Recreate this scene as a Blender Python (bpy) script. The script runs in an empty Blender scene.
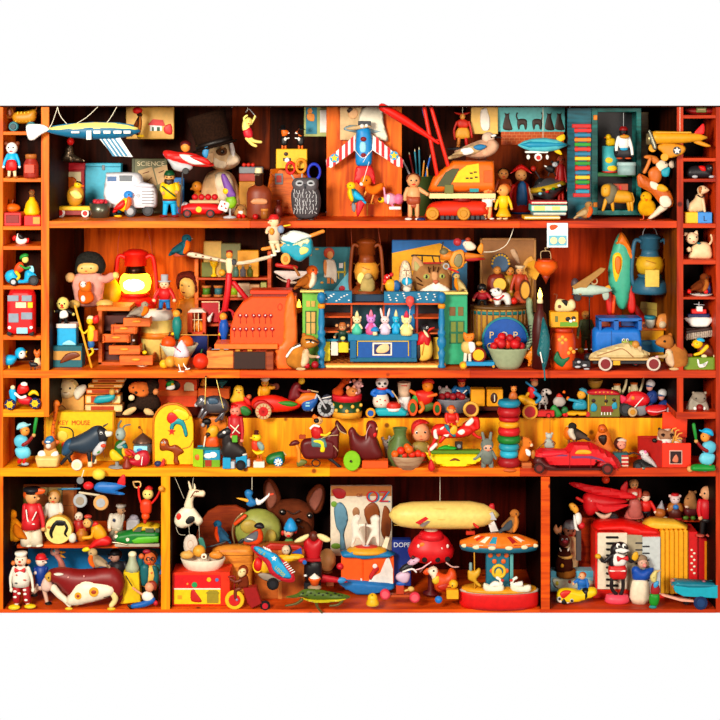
import bpy,bmesh,math,random
from mathutils import Vector,Matrix
from mathutils.geometry import delaunay_2d_cdt
random.seed(7)
SC=bpy.context.scene
COL=SC.collection
S=0.004
D=1500.0
HY=107.0
ZH=(613-HY)*S
PI=math.pi
PAL=dict(red='e0140f',dred='8a0c0c',wine='5a0c0e',orange='f06808',lorange='f89838',yel='fcc808',lyel='f8e278',cream='f6e2b0',
 grn='149030',dgrn='0a4c24',lime='98d028',olive='6c7030',mint='58d0a0',teal='08707c',dteal='083c48',cyan='10b0e8',lcyan='98e0ee',
 blue='0c50c8',lblue='3090e8',navy='0c1c58',pur='7848a0',pink='f47cae',lpink='f8b8c0',white='f6f4ee',ivory='f0e8d0',tan='d89c58',
 skin='f8b47c',lskin='fcd0a0',brn='74320e',lbrn='b06424',dbrn='30140a',blk='0c0b0d',gry='7c8086',dgry='34363c',lgry='bcc0c6',
 gold='c88818',sil='a8acb0',rust='a83c10',fox='e07020',sand='c8a878',fog='9c8c78',coal='1c1c22')
MATS={}
def lin(h):
 def f(c):
  c/=255.0
  return c/12.92 if c<=.04045 else((c+.055)/1.055)**2.4
 return tuple(f(int(h[i:i+2],16))for i in(0,2,4))+(1,)
def mat(spec):
 if not isinstance(spec,str):return spec
 if spec in MATS:return MATS[spec]
 base,_,kind=spec.partition('/')
 c=lin(PAL.get(base,base))
 m=bpy.data.materials.new(spec.replace('/','_'));m.use_nodes=True
 nt=m.node_tree;N=nt.nodes;K=nt.links
 p=N['Principled BSDF'];p.inputs['Roughness'].default_value=.45
 p.inputs['Specular IOR Level'].default_value=.35
 def nd(t,**kw):
  n=N.new(t)
  for k,v in kw.items():setattr(n,k,v)
  return n
 tc=nd('ShaderNodeTexCoord')
 nz=nd('ShaderNodeTexNoise');ramp=nd('ShaderNodeMix',data_type='RGBA')
 K.new(tc.outputs['Object'],nz.inputs['Vector'])
 nz.inputs['Detail'].default_value=3
 amp,sc=.1,60
 if kind=='w':amp,sc=.55,14
 if kind=='f':amp,sc=.5,140
 if kind=='k':amp,sc=.3,25
 nz.inputs['Scale'].default_value=sc
 dk=tuple(v*(1-amp)for v in c[:3])+(1,)
 if kind=='w':dk=(c[0]*.72,c[1]*.5,c[2]*.45,1)
 lt=tuple(min(1,v*(1+amp*.4))for v in c[:3])+(1,)
 ramp.inputs[6].default_value=dk;ramp.inputs[7].default_value=lt
 mr=nd('ShaderNodeMapRange');mr.inputs['From Min'].default_value=.3;mr.inputs['From Max'].default_value=.62
 K.new(nz.outputs['Fac'],mr.inputs['Value']);K.new(mr.outputs['Result'],ramp.inputs[0])
 K.new(ramp.outputs[2],p.inputs['Base Color'])
 if kind=='w':
  mp=nd('ShaderNodeMapping');mp.inputs['Scale'].default_value=(1,1,6);K.new(tc.outputs['Object'],mp.inputs['Vector']);K.new(mp.outputs['Vector'],nz.inputs['Vector'])
  p.inputs['Roughness'].default_value=.5
 if kind in 'fk' and kind:
  p.inputs['Roughness'].default_value=.9;p.inputs['Specular IOR Level'].default_value=.1
  bp=nd('ShaderNodeBump');bp.inputs['Strength'].default_value=.5;bp.inputs['Distance'].default_value=.003
  K.new(nz.outputs['Fac'],bp.inputs['Height']);K.new(bp.outputs['Normal'],p.inputs['Normal'])
 if kind=='m':p.inputs['Metallic'].default_value=.75;p.inputs['Roughness'].default_value=.32
 if kind=='g':
  p.inputs['Transmission Weight'].default_value=.75;p.inputs['Roughness'].default_value=.08;p.inputs['IOR'].default_value=1.3
 if kind=='l':
  p.inputs['Emission Color'].default_value=c;p.inputs['Emission Strength'].default_value=8
 MATS[spec]=m
 return m
def wood(name,c1,c2,horiz=True,scale=1.0,knots=True):
 m=bpy.data.materials.new(name);m.use_nodes=True
 nt=m.node_tree;N=nt.nodes;K=nt.links;p=N['Principled BSDF']
 p.inputs['Roughness'].default_value=.5;p.inputs['Specular IOR Level'].default_value=.2 if knots else .04
 tc=N.new('ShaderNodeTexCoord');mp=N.new('ShaderNodeMapping')
 mp.inputs['Scale'].default_value=(2.2,9,26)if horiz else(26,9,2.2)
 nz=N.new('ShaderNodeTexNoise');nz.inputs['Scale'].default_value=1.6*scale;nz.inputs['Detail'].default_value=6;nz.inputs['Distortion'].default_value=.6
 K.new(tc.outputs['Object'],mp.inputs['Vector']);K.new(mp.outputs['Vector'],nz.inputs['Vector'])
 cr=N.new('ShaderNodeValToRGB');cr.color_ramp.elements[0].position=.3;cr.color_ramp.elements[1].position=.66
 cr.color_ramp.elements[0].color=lin(c2);cr.color_ramp.elements[1].color=lin(c1)
 K.new(nz.outputs['Fac'],cr.inputs['Fac'])
 out=cr.outputs['Color']
 if knots:
  vo=N.new('ShaderNodeTexVoronoi');vo.inputs['Scale'].default_value=9
  K.new(tc.outputs['Object'],vo.inputs['Vector'])
  mr=N.new('ShaderNodeMapRange');mr.inputs['From Min'].default_value=.06;mr.inputs['From Max'].default_value=.12
  K.new(vo.outputs['Distance'],mr.inputs['Value'])
  mx=N.new('ShaderNodeMix');mx.data_type='RGBA';mx.inputs[6].default_value=tuple(v*.3 for v in lin(c2)[:3])+(1,)
  K.new(mr.outputs['Result'],mx.inputs[0]);K.new(out,mx.inputs[7]);out=mx.outputs[2]
 K.new(out,p.inputs['Base Color'])
 bp=N.new('ShaderNodeBump');bp.inputs['Strength'].default_value=.25;bp.inputs['Distance'].default_value=.002
 K.new(nz.outputs['Fac'],bp.inputs['Height']);K.new(bp.outputs['Normal'],p.inputs['Normal'])
 return m
def P(s):
 if isinstance(s,str):
  v=[float(a)for a in s.split()]
  return[(v[i],v[i+1])for i in range(0,len(v)-1,2)]
 return list(s)
def E(x,y,rx,rz=None,dy=0,ry=None,rot=0,n=14,m=9):
 rz=rx if rz is None else rz;ry=min(rx,rz)if ry is None else ry
 vs=[];fs=[];ca,sa=math.cos(math.radians(rot)),math.sin(math.radians(rot))
 for i in range(m+1):
  ph=PI*i/m
  for j in range(n):
   a=2*PI*j/n
   X_,Z_,Y_=rx*math.sin(ph)*math.cos(a),rz*math.cos(ph),ry*math.sin(ph)*math.sin(a)
   vs.append((x+X_*ca-Z_*sa,y+X_*sa+Z_*ca,dy+Y_))
 for i in range(m):
  for j in range(n):
   k=(j+1)%n
   fs.append((i*n+j,i*n+k,(i+1)*n+k,(i+1)*n+j))
 return[(vs,fs,True)]
def bm_out(bm,smooth):
 bm.verts.ensure_lookup_table();bm.verts.index_update()
 r=([tuple(v.co)for v in bm.verts],[tuple(v.index for v in f.verts)for f in bm.faces],smooth)
 bm.free();return[r]
def B(x0,y0,x1,y1,dep=8,dy=0,bev=.5,rot=0):
 bm=bmesh.new();bmesh.ops.create_cube(bm,size=1)
 sx,sy=abs(x1-x0),abs(y1-y0)
 for v in bm.verts:v.co=Vector((v.co.x*sx,v.co.y*sy,v.co.z*dep))
 b=min(bev,sx*.3,sy*.3,dep*.3)
 if b>.05:bmesh.ops.bevel(bm,geom=bm.edges[:],offset=b,segments=1,affect='EDGES',clamp_overlap=True)
 r=bm_out(bm,False)
 return Rt(rot,(x0+x1)/2,(y0+y1)/2,[([(v[0]+(x0+x1)/2,v[1]+(y0+y1)/2,v[2]+dy)for v in r[0][0]],r[0][1],False)])
def Rt(deg,cx,cy,*sh):
 if not deg:return[q for s in sh for q in s]
 a=math.radians(deg);ca,sa=math.cos(a),math.sin(a)
 return[([(cx+(v[0]-cx)*ca-(v[1]-cy)*sa,cy+(v[0]-cx)*sa+(v[1]-cy)*ca,v[2])for v in vs],fs,sm)for s in sh for vs,fs,sm in s]
def Yw(deg,cx,dc,*sh):
 a=math.radians(deg);ca,sa=math.cos(a),math.sin(a)
 return[([(cx+(v[0]-cx)*ca-(v[2]-dc)*sa,v[1],dc+(v[0]-cx)*sa+(v[2]-dc)*ca)for v in vs],fs,sm)for s in sh for vs,fs,sm in s]
def Pt(deg,cy,dc,*sh):
 a=math.radians(deg);ca,sa=math.cos(a),math.sin(a)
 return[([(v[0],cy+(v[1]-cy)*ca-(v[2]-dc)*sa,dc+(v[1]-cy)*sa+(v[2]-dc)*ca)for v in vs],fs,sm)for s in sh for vs,fs,sm in s]
def Mv(dx,dyy,dd,*sh):
 return[([(v[0]+dx,v[1]+dyy,v[2]+dd)for v in vs],fs,sm)for s in sh for vs,fs,sm in s]
def crom(p,n=4,closed=True):
 out=[];L_=len(p)
 rng=range(L_)if closed else range(L_-1)
 for i in rng:
  g=(lambda k:p[k%L_])if closed else(lambda k:p[max(0,min(L_-1,k))])
  a,b,c,d=g(i-1),g(i),g(i+1),g(i+2)
  for j in range(n):
   t=j/n
   out.append(tuple(.5*((2*b[q])+(c[q]-a[q])*t+(2*a[q]-5*b[q]+4*c[q]-d[q])*t*t+(3*b[q]-a[q]-3*c[q]+d[q])*t**3)for q in range(len(b))))
 if not closed:out.append(tuple(p[-1]))
 return out
def inside(x,y,pl):
 r=False;j=len(pl)-1
 for i in range(len(pl)):
  xi,yi=pl[i];xj,yj=pl[j]
  if(yi>y)!=(yj>y)and x<(xj-xi)*(y-yi)/(yj-yi)+xi:r=not r
  j=i
 return r
def edist(x,y,pl):
 best=1e9;j=len(pl)-1
 for i in range(len(pl)):
  ax,ay=pl[j];bx,by=pl[i];dx,dy=bx-ax,by-ay;q=dx*dx+dy*dy
  t=0 if q==0 else max(0,min(1,((x-ax)*dx+(y-ay)*dy)/q))
  e=(x-ax-t*dx)**2+(y-ay-t*dy)**2
  if e<best:best=e
  j=i
 return math.sqrt(best)
def F(pts,th=4,dy=0,R=None,sm=3):
 """rounded solid with the given outline, th = half thickness"""
 pl=crom(P(pts),sm)if sm>1 else P(pts)
 q=[]
 for a in pl:
  if not q or(a[0]-q[-1][0])**2+(a[1]-q[-1][1])**2>.01:q.append(a)
 pl=q
 xs=[a[0]for a in pl];ys=[a[1]for a in pl]
 w,h=max(xs)-min(xs),max(ys)-min(ys)
 st=max(.45,math.sqrt(w*h)/11)
 inn=[]
 y=min(ys)+st*.5;row=0
 while y<max(ys):
  x=min(xs)+st*(.5 if row%2 else 0)
  while x<max(xs):
   if inside(x,y,pl):
    e=edist(x,y,pl)
    if e>st*.3:inn.append((x,y,e))
   x+=st
  y+=st*.87;row+=1
 mx=max([e for*_,e in inn]or[1]);R=min(R,mx)if R else mx
 nb=len(pl)
 vv=[Vector(a)for a in pl]+[Vector((a[0],a[1]))for a in inn]
 try:
  ov,oe,of,om,_,_=delaunay_2d_cdt(vv,[],[list(range(nb))],1,1e-4)
 except Exception:
  return X(pts,th,dy)
 vs=[];ff=[]
 hh=[]
 for k,v in enumerate(ov):
  src=om[k][0]if om[k]else 0
  e=inn[src-nb][2]if src>=nb else 0
  if not om[k]:e=edist(v[0],v[1],pl)
  u=min(1,e/R);hh.append(th*math.sqrt(max(0,1-(1-u)**2)))
 n=len(ov)
 back=[]
 for k,v in enumerate(ov):vs.append((v[0],v[1],dy-hh[k]))
 for k,v in enumerate(ov):
  if hh[k]<1e-6:back.append(k)
  else:back.append(len(vs));vs.append((v[0],v[1],dy+hh[k]))
 for f in of:
  ff.append(tuple(f));ff.append(tuple(back[i]for i in reversed(f)))
 ff=[f for f in ff if len(set(f))>2]
 return[(vs,ff,True)]
def X(pts,th=4,dy=0,bev=.4,sm=0):
 """flat-faced board with the given outline, th = half thickness"""
 pl=P(pts)
 if sm:pl=crom(pl,sm)
 bm=bmesh.new();vs=[bm.verts.new((a[0],a[1],dy-th))for a in pl]
 try:f=bm.faces.new(vs)
 except Exception:bm.free();return E(pl[0][0],pl[0][1],1)
 r=bmesh.ops.extrude_face_region(bm,geom=[f])
 nv=[g for g in r['geom']if isinstance(g,bmesh.types.BMVert)]
 for v in nv:v.co.z+=2*th
 bmesh.ops.recalc_face_normals(bm,faces=bm.faces[:])
 if bev>.04 and len(pl)<60:
  es=[e for e in bm.edges if abs(e.verts[0].co.z-e.verts[1].co.z)<1e-6 and e.verts[0].co.z<dy]
  bmesh.ops.bevel(bm,geom=es,offset=min(bev,th*.6),segments=1,affect='EDGES',clamp_overlap=True)
 bmesh.ops.triangulate(bm,faces=[f for f in bm.faces if len(f.verts)>4])
 return bm_out(bm,False)
def lath(prof,n,fn,smooth=True):
 vs=[];fs=[];m=len(prof)
 for(t,r)in prof:
  for j in range(n):
   a=2*PI*j/n+.01
   vs.append(fn(t,r*math.cos(a),r*math.sin(a)))
 for i in range(m-1):
  for j in range(n):
   k=(j+1)%n
   fs.append((i*n+j,i*n+k,(i+1)*n+k,(i+1)*n+j))
 if prof[0][1]>.01:fs.append(tuple(range(n)))
 if prof[-1][1]>.01:fs.append(tuple((m-1)*n+j for j in range(n)))
 return[(vs,fs,smooth)]
def L(x,prof,dy=0,n=18,sq=1,sm=True):
 return lath(P(prof),n,lambda t,a,b:(x+a,t,dy+b*sq),sm)
def LH(y,prof,dy=0,n=16,sq=1):
 return lath(P(prof),n,lambda t,a,b:(t,y+a,dy+b*sq))
def C(x,y,r,th=2,dy=0,n=20,sx=1):
 b=min(th*.25,r*.15)
 pr=[(-th/2,r*.0),(-th/2,r-b),(-th/2+b,r),(th/2-b,r),(th/2,r-b),(th/2,0)]
 return lath(pr,n,lambda t,a,c:(x+a*sx,y+c,dy+t),False)
def O(x,y,r,w=1,dy=0,n=20,sx=1):
 vs=[];fs=[];m=8
 for i in range(n):
  a=2*PI*i/n
  for j in range(m):
   c=2*PI*j/m;rr=r+w*math.cos(c)
   vs.append((x+rr*math.cos(a)*sx,y+rr*math.sin(a),dy+w*math.sin(c)))
 for i in range(n):
  for j in range(m):
   fs.append((i*m+j,i*m+(j+1)%m,((i+1)%n)*m+(j+1)%m,((i+1)%n)*m+j))
 return[(vs,fs,True)]
def TB(pts,r=1,dy=0,n=8,sm=3):
 if isinstance(pts,str):pts=P(pts)
 p=[(a[0],a[1],a[2]if len(a)>2 else dy)for a in pts]
 rs=list(r)if hasattr(r,'__len__')else[r]*len(p)
 while len(rs)<len(p):rs.append(rs[-1])
 q=[p[i]+(rs[i],)for i in range(len(p))]
 if len(q)>2 and sm>1:q=crom(q,sm,False)
 pr=[];vs=[];fs=[]
 T0=Vector(q[1][:3])-Vector(q[0][:3]);T0.normalize()
 cap=[(-.9,.3),(-.6,.75)]
 seq=[(Vector(q[0][:3])+T0*c*q[0][3],q[0][3]*f)for c,f in cap]+[(Vector(a[:3]),a[3])for a in q]
 T1=Vector(q[-1][:3])-Vector(q[-2][:3]);T1.normalize()
 seq+=[(Vector(q[-1][:3])-T1*c*q[-1][3],q[-1][3]*f)for c,f in reversed(cap)]
 up=Vector((0,0,1))
 for i,(c,rr)in enumerate(seq):
  t=seq[min(i+1,len(seq)-1)][0]-seq[max(i-1,0)][0]
  if t.length<1e-6:t=Vector((1,0,0))
  t.normalize();u=up if abs(t.z)<.9 else Vector((0,1,0))
  a=t.cross(u).normalized();b=t.cross(a)
  for j in range(n):
   w=2*PI*j/n
   vs.append(tuple(c+a*(rr*math.cos(w))+b*(rr*math.sin(w))))
 m=len(seq)
 for i in range(m-1):
  for j in range(n):
   k=(j+1)%n;fs.append((i*n+j,i*n+k,(i+1)*n+k,(i+1)*n+j))
 fs.append(tuple(range(n)));fs.append(tuple((m-1)*n+j for j in range(n)))
 return[(vs,fs,True)]
def mkmesh(name,shapes,conv,material):
 vs=[];fs=[];sm=[]
 for v,f,s in shapes:
  o=len(vs);vs+=[conv(a)for a in v]
  for q in f:fs.append(tuple(i+o for i in q));sm.append(s)
 me=bpy.data.meshes.new(name);me.from_pydata(vs,[],fs);me.validate()
 if len(me.polygons)==len(sm):me.polygons.foreach_set('use_smooth',sm)
 bm=bmesh.new();bm.from_mesh(me)
 bmesh.ops.remove_doubles(bm,verts=bm.verts[:],dist=1e-6)
 bmesh.ops.recalc_face_normals(bm,faces=bm.faces[:]);bm.to_mesh(me);bm.free()
 me.materials.append(mat(material));return me
SHELF=dict(r1=221,r2=370.5,r3=468,r4=610)
def depth_for(front,base):return D*((front-HY)/(base-HY))-D
ALL=[]
class T:
 """one thing: built in photo units around its own base point, standing at its own depth on its board"""
 def __init__(s,name,label,cat,cx,by,on=None,d=None,g=None):
  s.name,s.label,s.cat,s.cx,s.g=name,label,cat,cx,g;by0=by
  if d is None:
   f=SHELF[on]if isinstance(on,str)else on
   d=min(depth_for(f,by),(34 if on=='r3' else 104))
   by=HY+(f-HY)*D/(D+d)
  s.by=by0 if abs(by0-by)>.01 else by;s.d=d;s.k=S*(1+d/D);s.root=None
  s.loc=((cx-360)*s.k,d*S,ZH-(by-HY)*s.k)
  ALL.append(s)
 def conv(s,a):return((a[0]-s.cx)*s.k,a[2]*s.k,(s.by-a[1])*s.k)
 def mkroot(s,data):
  o=bpy.data.objects.new(s.name,data);COL.objects.link(o);o.location=s.loc
  o['label']=s.label;o['category']=s.cat
  if s.g:o['group']=s.g
  s.root=o;return o
 def __call__(s,name,m,*shapes,par=None,label=None):
  sh=[q for a in shapes for q in a]
  me=mkmesh(name or s.name,sh,s.conv,m)
  if name is None and s.root is None:return s.mkroot(me)
  if s.root is None:s.mkroot(None)
  o=bpy.data.objects.new(name or 'detail',me);COL.objects.link(o);o.parent=par or s.root
  if label:o['label']=label
  return o
 def text(s,body,x,y,h,m,dy=0,w=None,rot=0,par=None,name='lettering'):
  if s.root is None:s.mkroot(None)
  cu=bpy.data.curves.new(name,'FONT');cu.body=body;cu.align_x='CENTER';cu.align_y='CENTER';cu.extrude=.02;cu.size=1
  tmp=bpy.data.objects.new(name,cu);COL.objects.link(tmp)
  bpy.context.view_layer.update()
  me=bpy.data.meshes.new_from_object(tmp);bpy.data.objects.remove(tmp);bpy.data.curves.remove(cu)
  xs=[v.co.x for v in me.vertices];ys=[v.co.y for v in me.vertices]
  if not xs:return
  W_,H_=max(xs)-min(xs),max(ys)-min(ys);mx,my=(max(xs)+min(xs))/2,(max(ys)+min(ys))/2
  fy=h/H_;fx=w/W_ if w else fy
  a=math.radians(rot);ca,sa=math.cos(a),math.sin(a)
  for v in me.vertices:
   X_,Y_=(v.co.x-mx)*fx,-(v.co.y-my)*fy
   X2,Y2=X_*ca-Y_*sa,X_*sa+Y_*ca
   v.co=Vector(s.conv((x+X2,y+Y2,dy-v.co.z*4)))
  me.materials.append(mat(m));me.name=name
  o=bpy.data.objects.new(name,me);COL.objects.link(o);o.parent=par or s.root
  return o
def eyes(t,pts,r=.9,dy=-3,white=None,par=None):
 for x,y in P(pts):
  if white:w=t('eye',white,E(x,y,r*1.6,r*1.6,dy=dy,ry=r*.6),par=par);t('pupil','blk',E(x,y,r,r,dy=dy-r*.6,ry=r*.5),par=w if par is None else par)
  else:t('eye','blk',E(x,y,r,r,dy=dy,ry=r*.6),par=par)
def wheel(t,x,y,r,tyre='blk',hub='red',th=3,dy=-4,sx=1,spokes=0):
 w=t('wheel',tyre,C(x,y,r,th,dy,sx=sx))
 t('hubcap',hub,C(x,y,r*.6,th*.5,dy-th*.45,sx=sx),*([B(x-r*.9*sx,y-.25,x+r*.9*sx,y+.25,.6,dy-th*.6,rot=180*i/spokes)for i in range(spokes)]),par=w)
 return w
def copy_tree(o,parent=None):
 c=o.copy();COL.objects.link(c)
 if parent:c.parent=parent
 for ch in list(o.children):copy_tree(ch,c)
 return c
def dup(t,cx,by,label,on=None,d=None,sc=1,flip=False):
 n=T(t.name,label,t.cat,cx,by,on,d,t.g)
 c=copy_tree(t.root);c.location=n.loc;c['label']=label;f=n.k/t.k*sc;c.scale=(-f if flip else f,f,f);n.root=c
 return n
def doll(name,label,cx,top,bot,skin='skin',hat=None,hair=None,shirt='red',pants='blue',shoe='blk',on=None,d=None,w=None,cat='doll',hands=None,feet=None,look=0,head=.27,skirt=None,hatk='cap',g=None,collar=None,by=None,belt=None,lean=0,nose=None,dd=0,arms=None,body=True):
 """a jointed doll: hands / feet are photo points"""
 t=T(name,label,cat,cx,by or bot,on,d,g)
 H=bot-top;hr=H*head/2;hx=cx+lean;hy=top+hr*(1.25 if hat else 1.0)
 if hat:hr*=.9
 w=w or H*.16;ny=hy+hr*.85;wy=ny+(bot-ny)*.5
 z=dd
 hd=t('head',skin,E(hx,hy,hr*.95,hr,z,ry=hr*.9),TB([(hx,hy+hr*.6),(hx,ny+1)],hr*.4,z))
 t('nose',nose or skin,E(hx+look*hr*.95,hy+hr*.15,hr*.22,hr*.2,z-hr*(.9 if not look else .3)),par=hd)
 if look:eyes(t,[(hx+look*hr*.5,hy-hr*.12)],hr*.14,z-hr*.72,par=hd)
 else:
  eyes(t,[(hx-hr*.36,hy-hr*.1),(hx+hr*.36,hy-hr*.1)],hr*.14,z-hr*.82,par=hd)
  t('mouth','red',E(hx,hy+hr*.5,hr*.3,hr*.1,z-hr*.76,ry=hr*.1),par=hd)
 t('ear',skin,E(hx-(look or 1)*hr*.8,hy,hr*.2,hr*.28,z,ry=hr*.15),par=hd)
 if hair:t('hair',hair,E(hx-look*hr*.25,hy-hr*.25,hr*1.08,hr*.9,z+hr*.3,ry=hr*.85))
 if hat:
  if hatk=='cap':t('hat',hat,L(hx,[(hy-hr*1.35,0),(hy-hr*1.3,hr*.6),(hy-hr*.8,hr*.95),(hy-hr*.45,hr*1.02),(hy-hr*.4,hr*.9)],z),E(hx+look*hr*.7,hy-hr*.45,hr*.7,hr*.12,z-hr*(.3 if look else .7),ry=hr*.5))
  elif hatk=='top':t('hat',hat,L(hx,[(hy-hr*2,0),(hy-hr*2,hr*.75),(hy-hr*.75,hr*.7),(hy-hr*.7,hr*1.3),(hy-hr*.55,hr*1.3),(hy-hr*.5,0)],z))
  elif hatk=='cone':t('hat',hat,L(hx,[(hy-hr*2.2,.1),(hy-hr*1.4,hr*.5),(hy-hr*.5,hr*1.0),(hy-hr*.4,hr*.9)],z),E(hx,hy-hr*2.2,hr*.2,dy=z))
  elif hatk=='flat':t('hat',hat,L(hx,[(hy-hr*1.25,0),(hy-hr*1.25,hr*1.15),(hy-hr*.9,hr*1.2),(hy-hr*.75,hr*.85),(hy-hr*.5,hr*.85),(hy-hr*.45,0)],z))
  elif hatk=='brim':t('hat',hat,L(hx,[(hy-hr*1.5,0),(hy-hr*1.45,hr*.6),(hy-hr*.7,hr*.8),(hy-hr*.6,hr*1.5),(hy-hr*.45,hr*1.5),(hy-hr*.4,0)],z))
  elif hatk=='helm':t('hat',hat,E(hx,hy-hr*.3,hr*1.15,hr*1.0,z,ry=hr*1.1))
 t('shirt',shirt,L(cx,[(ny-.3,w*.35),(ny+H*.03,w*.85),(ny+(wy-ny)*.5,w*.9),(wy,w*.8),(wy+H*.02,w*.5)],z,sq=.75))
 if collar:t('collar',collar,L(cx,[(ny-.4,w*.5),(ny+H*.035,w*.75),(ny+H*.05,w*.3)],z-.3,sq=.9))
 if belt:t('belt',belt,L(cx,[(wy-H*.02,w*.5),(wy-H*.02,w*.86),(wy+H*.02,w*.86),(wy+H*.02,w*.5)],z,sq=.8))
 hands=hands or[(cx-w*1.45,wy+H*.03),(cx+w*1.45,wy+H*.03)]
 for i,h in enumerate(hands):
  sgn=-1 if i==0 else 1;sx=cx+sgn*w*.75;sy=ny+H*.05
  mxp=((sx+h[0])/2+sgn*w*.15,(sy+h[1])/2+H*.015)
  hz=z-w*.4 if len(h)<3 else h[2]
  a=t('arm',arms or shirt,TB([(sx,sy,z),mxp+((z+hz)/2,),(h[0],h[1],hz)],[w*.33,w*.28,w*.2]))
  t('hand',skin,E(h[0],h[1],w*.26,w*.26,hz),par=a)
 if skirt:
  t('skirt',skirt,L(cx,[(wy-H*.02,w*.6),(wy+(bot-wy)*.5,w*1.2),(bot-H*.1,w*1.45),(bot-H*.08,w*1.2)],z,sq=.8))
 elif body:t('trousers',pants,L(cx,[(wy-H*.01,w*.5),(wy+H*.03,w*.82),(wy+H*.08,w*.75),(wy+H*.1,w*.3)],z,sq=.75))
 feet=feet or[(cx-w*.55,bot),(cx+w*.55,bot)]
 for i,f in enumerate(feet):
  sgn=-1 if i==0 else 1
  lg=t('leg',skin if skirt else pants,TB([(cx+sgn*w*.4,wy+H*.05,z),((cx+sgn*w*.42+f[0])/2,(wy+f[1])/2,z),(f[0],f[1]-H*.04,z)],[w*.38,w*.32,w*.26]))
  t('shoe',shoe,E(f[0]+(look or sgn*.5)*w*.25,f[1]-H*.025,w*.5,H*.028,z-w*.25,ry=w*.5),par=lg)
 return t
def bird(name,label,x0,y0,x1,y1,look=1,back='brn',breast='orange',wing=None,head=None,beak='dgry',on=None,d=None,g=None,belly=None,legs='dbrn',cat='bird',by=None,big=1,nolegs=False,mk='/k'):
 """a small perching bird inside the given box, looking left (-1) or right (1)"""
 w,h=x1-x0,y1-y0;cx=(x0+x1)/2
 fx=lambda u:(x0+u*w)if look>0 else(x1-u*w)
 fy=lambda v:y0+v*h
 t=T(name,label,cat,cx,by or y1,on,d,g)
 th=min(w,h)*.3
 o=lambda*a:[(fx(u),fy(v))for u,v in zip(a[::2],a[1::2])]
 hr=min(w,h)*.21
 t('body',back+mk,F(o(.62,.24,.84,.24,.9,.4,.88,.6,.78,.82,.6,.92,.4,.88,.2,.76,.1,.66,.26,.5,.46,.34),th))
 t('head',(head or back)+mk,E(fx(.74),fy(.17),hr*1.1,hr,-th*.15,hr))
 t('breast',breast+mk,F(o(.72,.22,.86,.24,.94,.45,.86,.72,.68,.88,.58,.74,.66,.45),th*.85,dy=-th*.38))
 if belly:t('belly',belly+mk,F(o(.86,.62,.84,.8,.62,.94,.42,.9,.55,.72),th*.8,dy=-th*.4))
 t('wing',(wing or back)+mk,F(o(.5,.38,.62,.42,.64,.6,.48,.76,.2,.8,.05,.78,.25,.55),th*.45,dy=-th*.8))
 t('tail',(wing or back)+mk,F(o(.3,.62,.3,.8,.02,.96,0,.84),th*.3))
 t('beak',beak,TB([(fx(.86),fy(.14)),(fx(1.0*big),fy(.17))],[h*.045,h*.012],-th*.2,sm=1))
 eyes(t,[(fx(.79),fy(.14))],max(.5,hr*.17),-th*.15-hr*.93)
 if not nolegs:
  for u in(.55,.68):t('leg',legs,TB([(fx(u),fy(.86)),(fx(u+.02),fy(.99)),(fx(u+.1),fy(1.0))],h*.02,sm=1))
 return t
def box(name,label,x0,y0,x1,y1,m,dep=14,on=None,d=None,cat='box',g=None,by=None,rot=0,yaw=0,one=True,dy=0):
 t=T(name,label,cat,(x0+x1)/2,by or y1,on,d,g)
 s=B(x0,y0,x1,y1,dep,dep/2+dy,.6,rot)
 if yaw:s=Yw(yaw,(x0+x1)/2,dep/2,s)
 t(None if one else 'body',m,s)
 return t
def ball(name,label,x,y,r,m,on=None,d=None,cat='ball',g=None,stem=None,leaf=None):
 t=T(name,label,cat,x,y+r,on,d,g)
 t(None,m,E(x,y,r,r*.96,ry=r))
 if stem:t('stem',stem,TB([(x,y-r*.8),(x+r*.2,y-r*1.4)],r*.1,sm=1))
 return t
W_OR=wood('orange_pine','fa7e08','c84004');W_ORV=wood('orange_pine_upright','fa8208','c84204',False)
W_RD=wood('dim_red_pine','d84208','921c04');W_RDV=wood('dim_red_pine_upright','d03c08','8c1c04',False)  # one pine in lit and dimmed colours: light falloff put into the boards
W_MD=wood('half_dim_pine','ea5a08','b03004');W_YE=wood('lit_yellow_pine','ffaa06','f07404');W_YEV=wood('lit_yellow_pine_upright','ffac06','ee7a04',False)
W_RI=wood('riser_pine','ffb810','e88008',False);W_PI=wood('pillar_pine','f47410','b83c04',False)
def dk(n,a,b):return wood(n,a,b,False,1,False)
t=T('display_cabinet','tall orange pine display cabinet with open compartments, packed with old toys','cabinet',360,613,d=0)
def bd(name,m,x0,y0,x1,y1,dep=131,dy=0):return t(name,m,B(x0,y0,x1,y1,dep,dy+dep/2,.35))
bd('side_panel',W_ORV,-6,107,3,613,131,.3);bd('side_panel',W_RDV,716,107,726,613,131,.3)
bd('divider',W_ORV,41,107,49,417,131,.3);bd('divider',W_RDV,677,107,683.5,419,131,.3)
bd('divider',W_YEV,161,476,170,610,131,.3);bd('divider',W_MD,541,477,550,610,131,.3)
bd('top_board',dk('dark_top','3a1608','1c0a04'),-6,105.6,726,107)
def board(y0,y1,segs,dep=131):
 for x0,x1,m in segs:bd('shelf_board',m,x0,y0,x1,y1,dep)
board(221,228,[(49,250,W_OR),(250,520,W_MD),(520,677,W_RD)])  # segment colours paint the light fading redder from left to right
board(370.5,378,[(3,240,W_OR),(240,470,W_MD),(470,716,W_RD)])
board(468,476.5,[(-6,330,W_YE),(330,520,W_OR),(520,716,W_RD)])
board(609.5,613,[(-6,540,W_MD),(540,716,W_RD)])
for y0,y1 in((131.5,135),(178,182),(226,230),(246,250),(285.5,289.5),(335,340)):bd('cubby_board',W_OR,3,y0,41,y1,60)
for y0,y1 in((115,118.5),(158,161.5),(179,182),(223.5,228),(259.5,264.5),(297,299.5)):bd('cubby_board',W_RD,683,y0,716,y1,60)
bd('cubby_board',W_YE,3,409.5,44,417,60);bd('cubby_board',W_RD,676,412,716,419,60)
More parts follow.
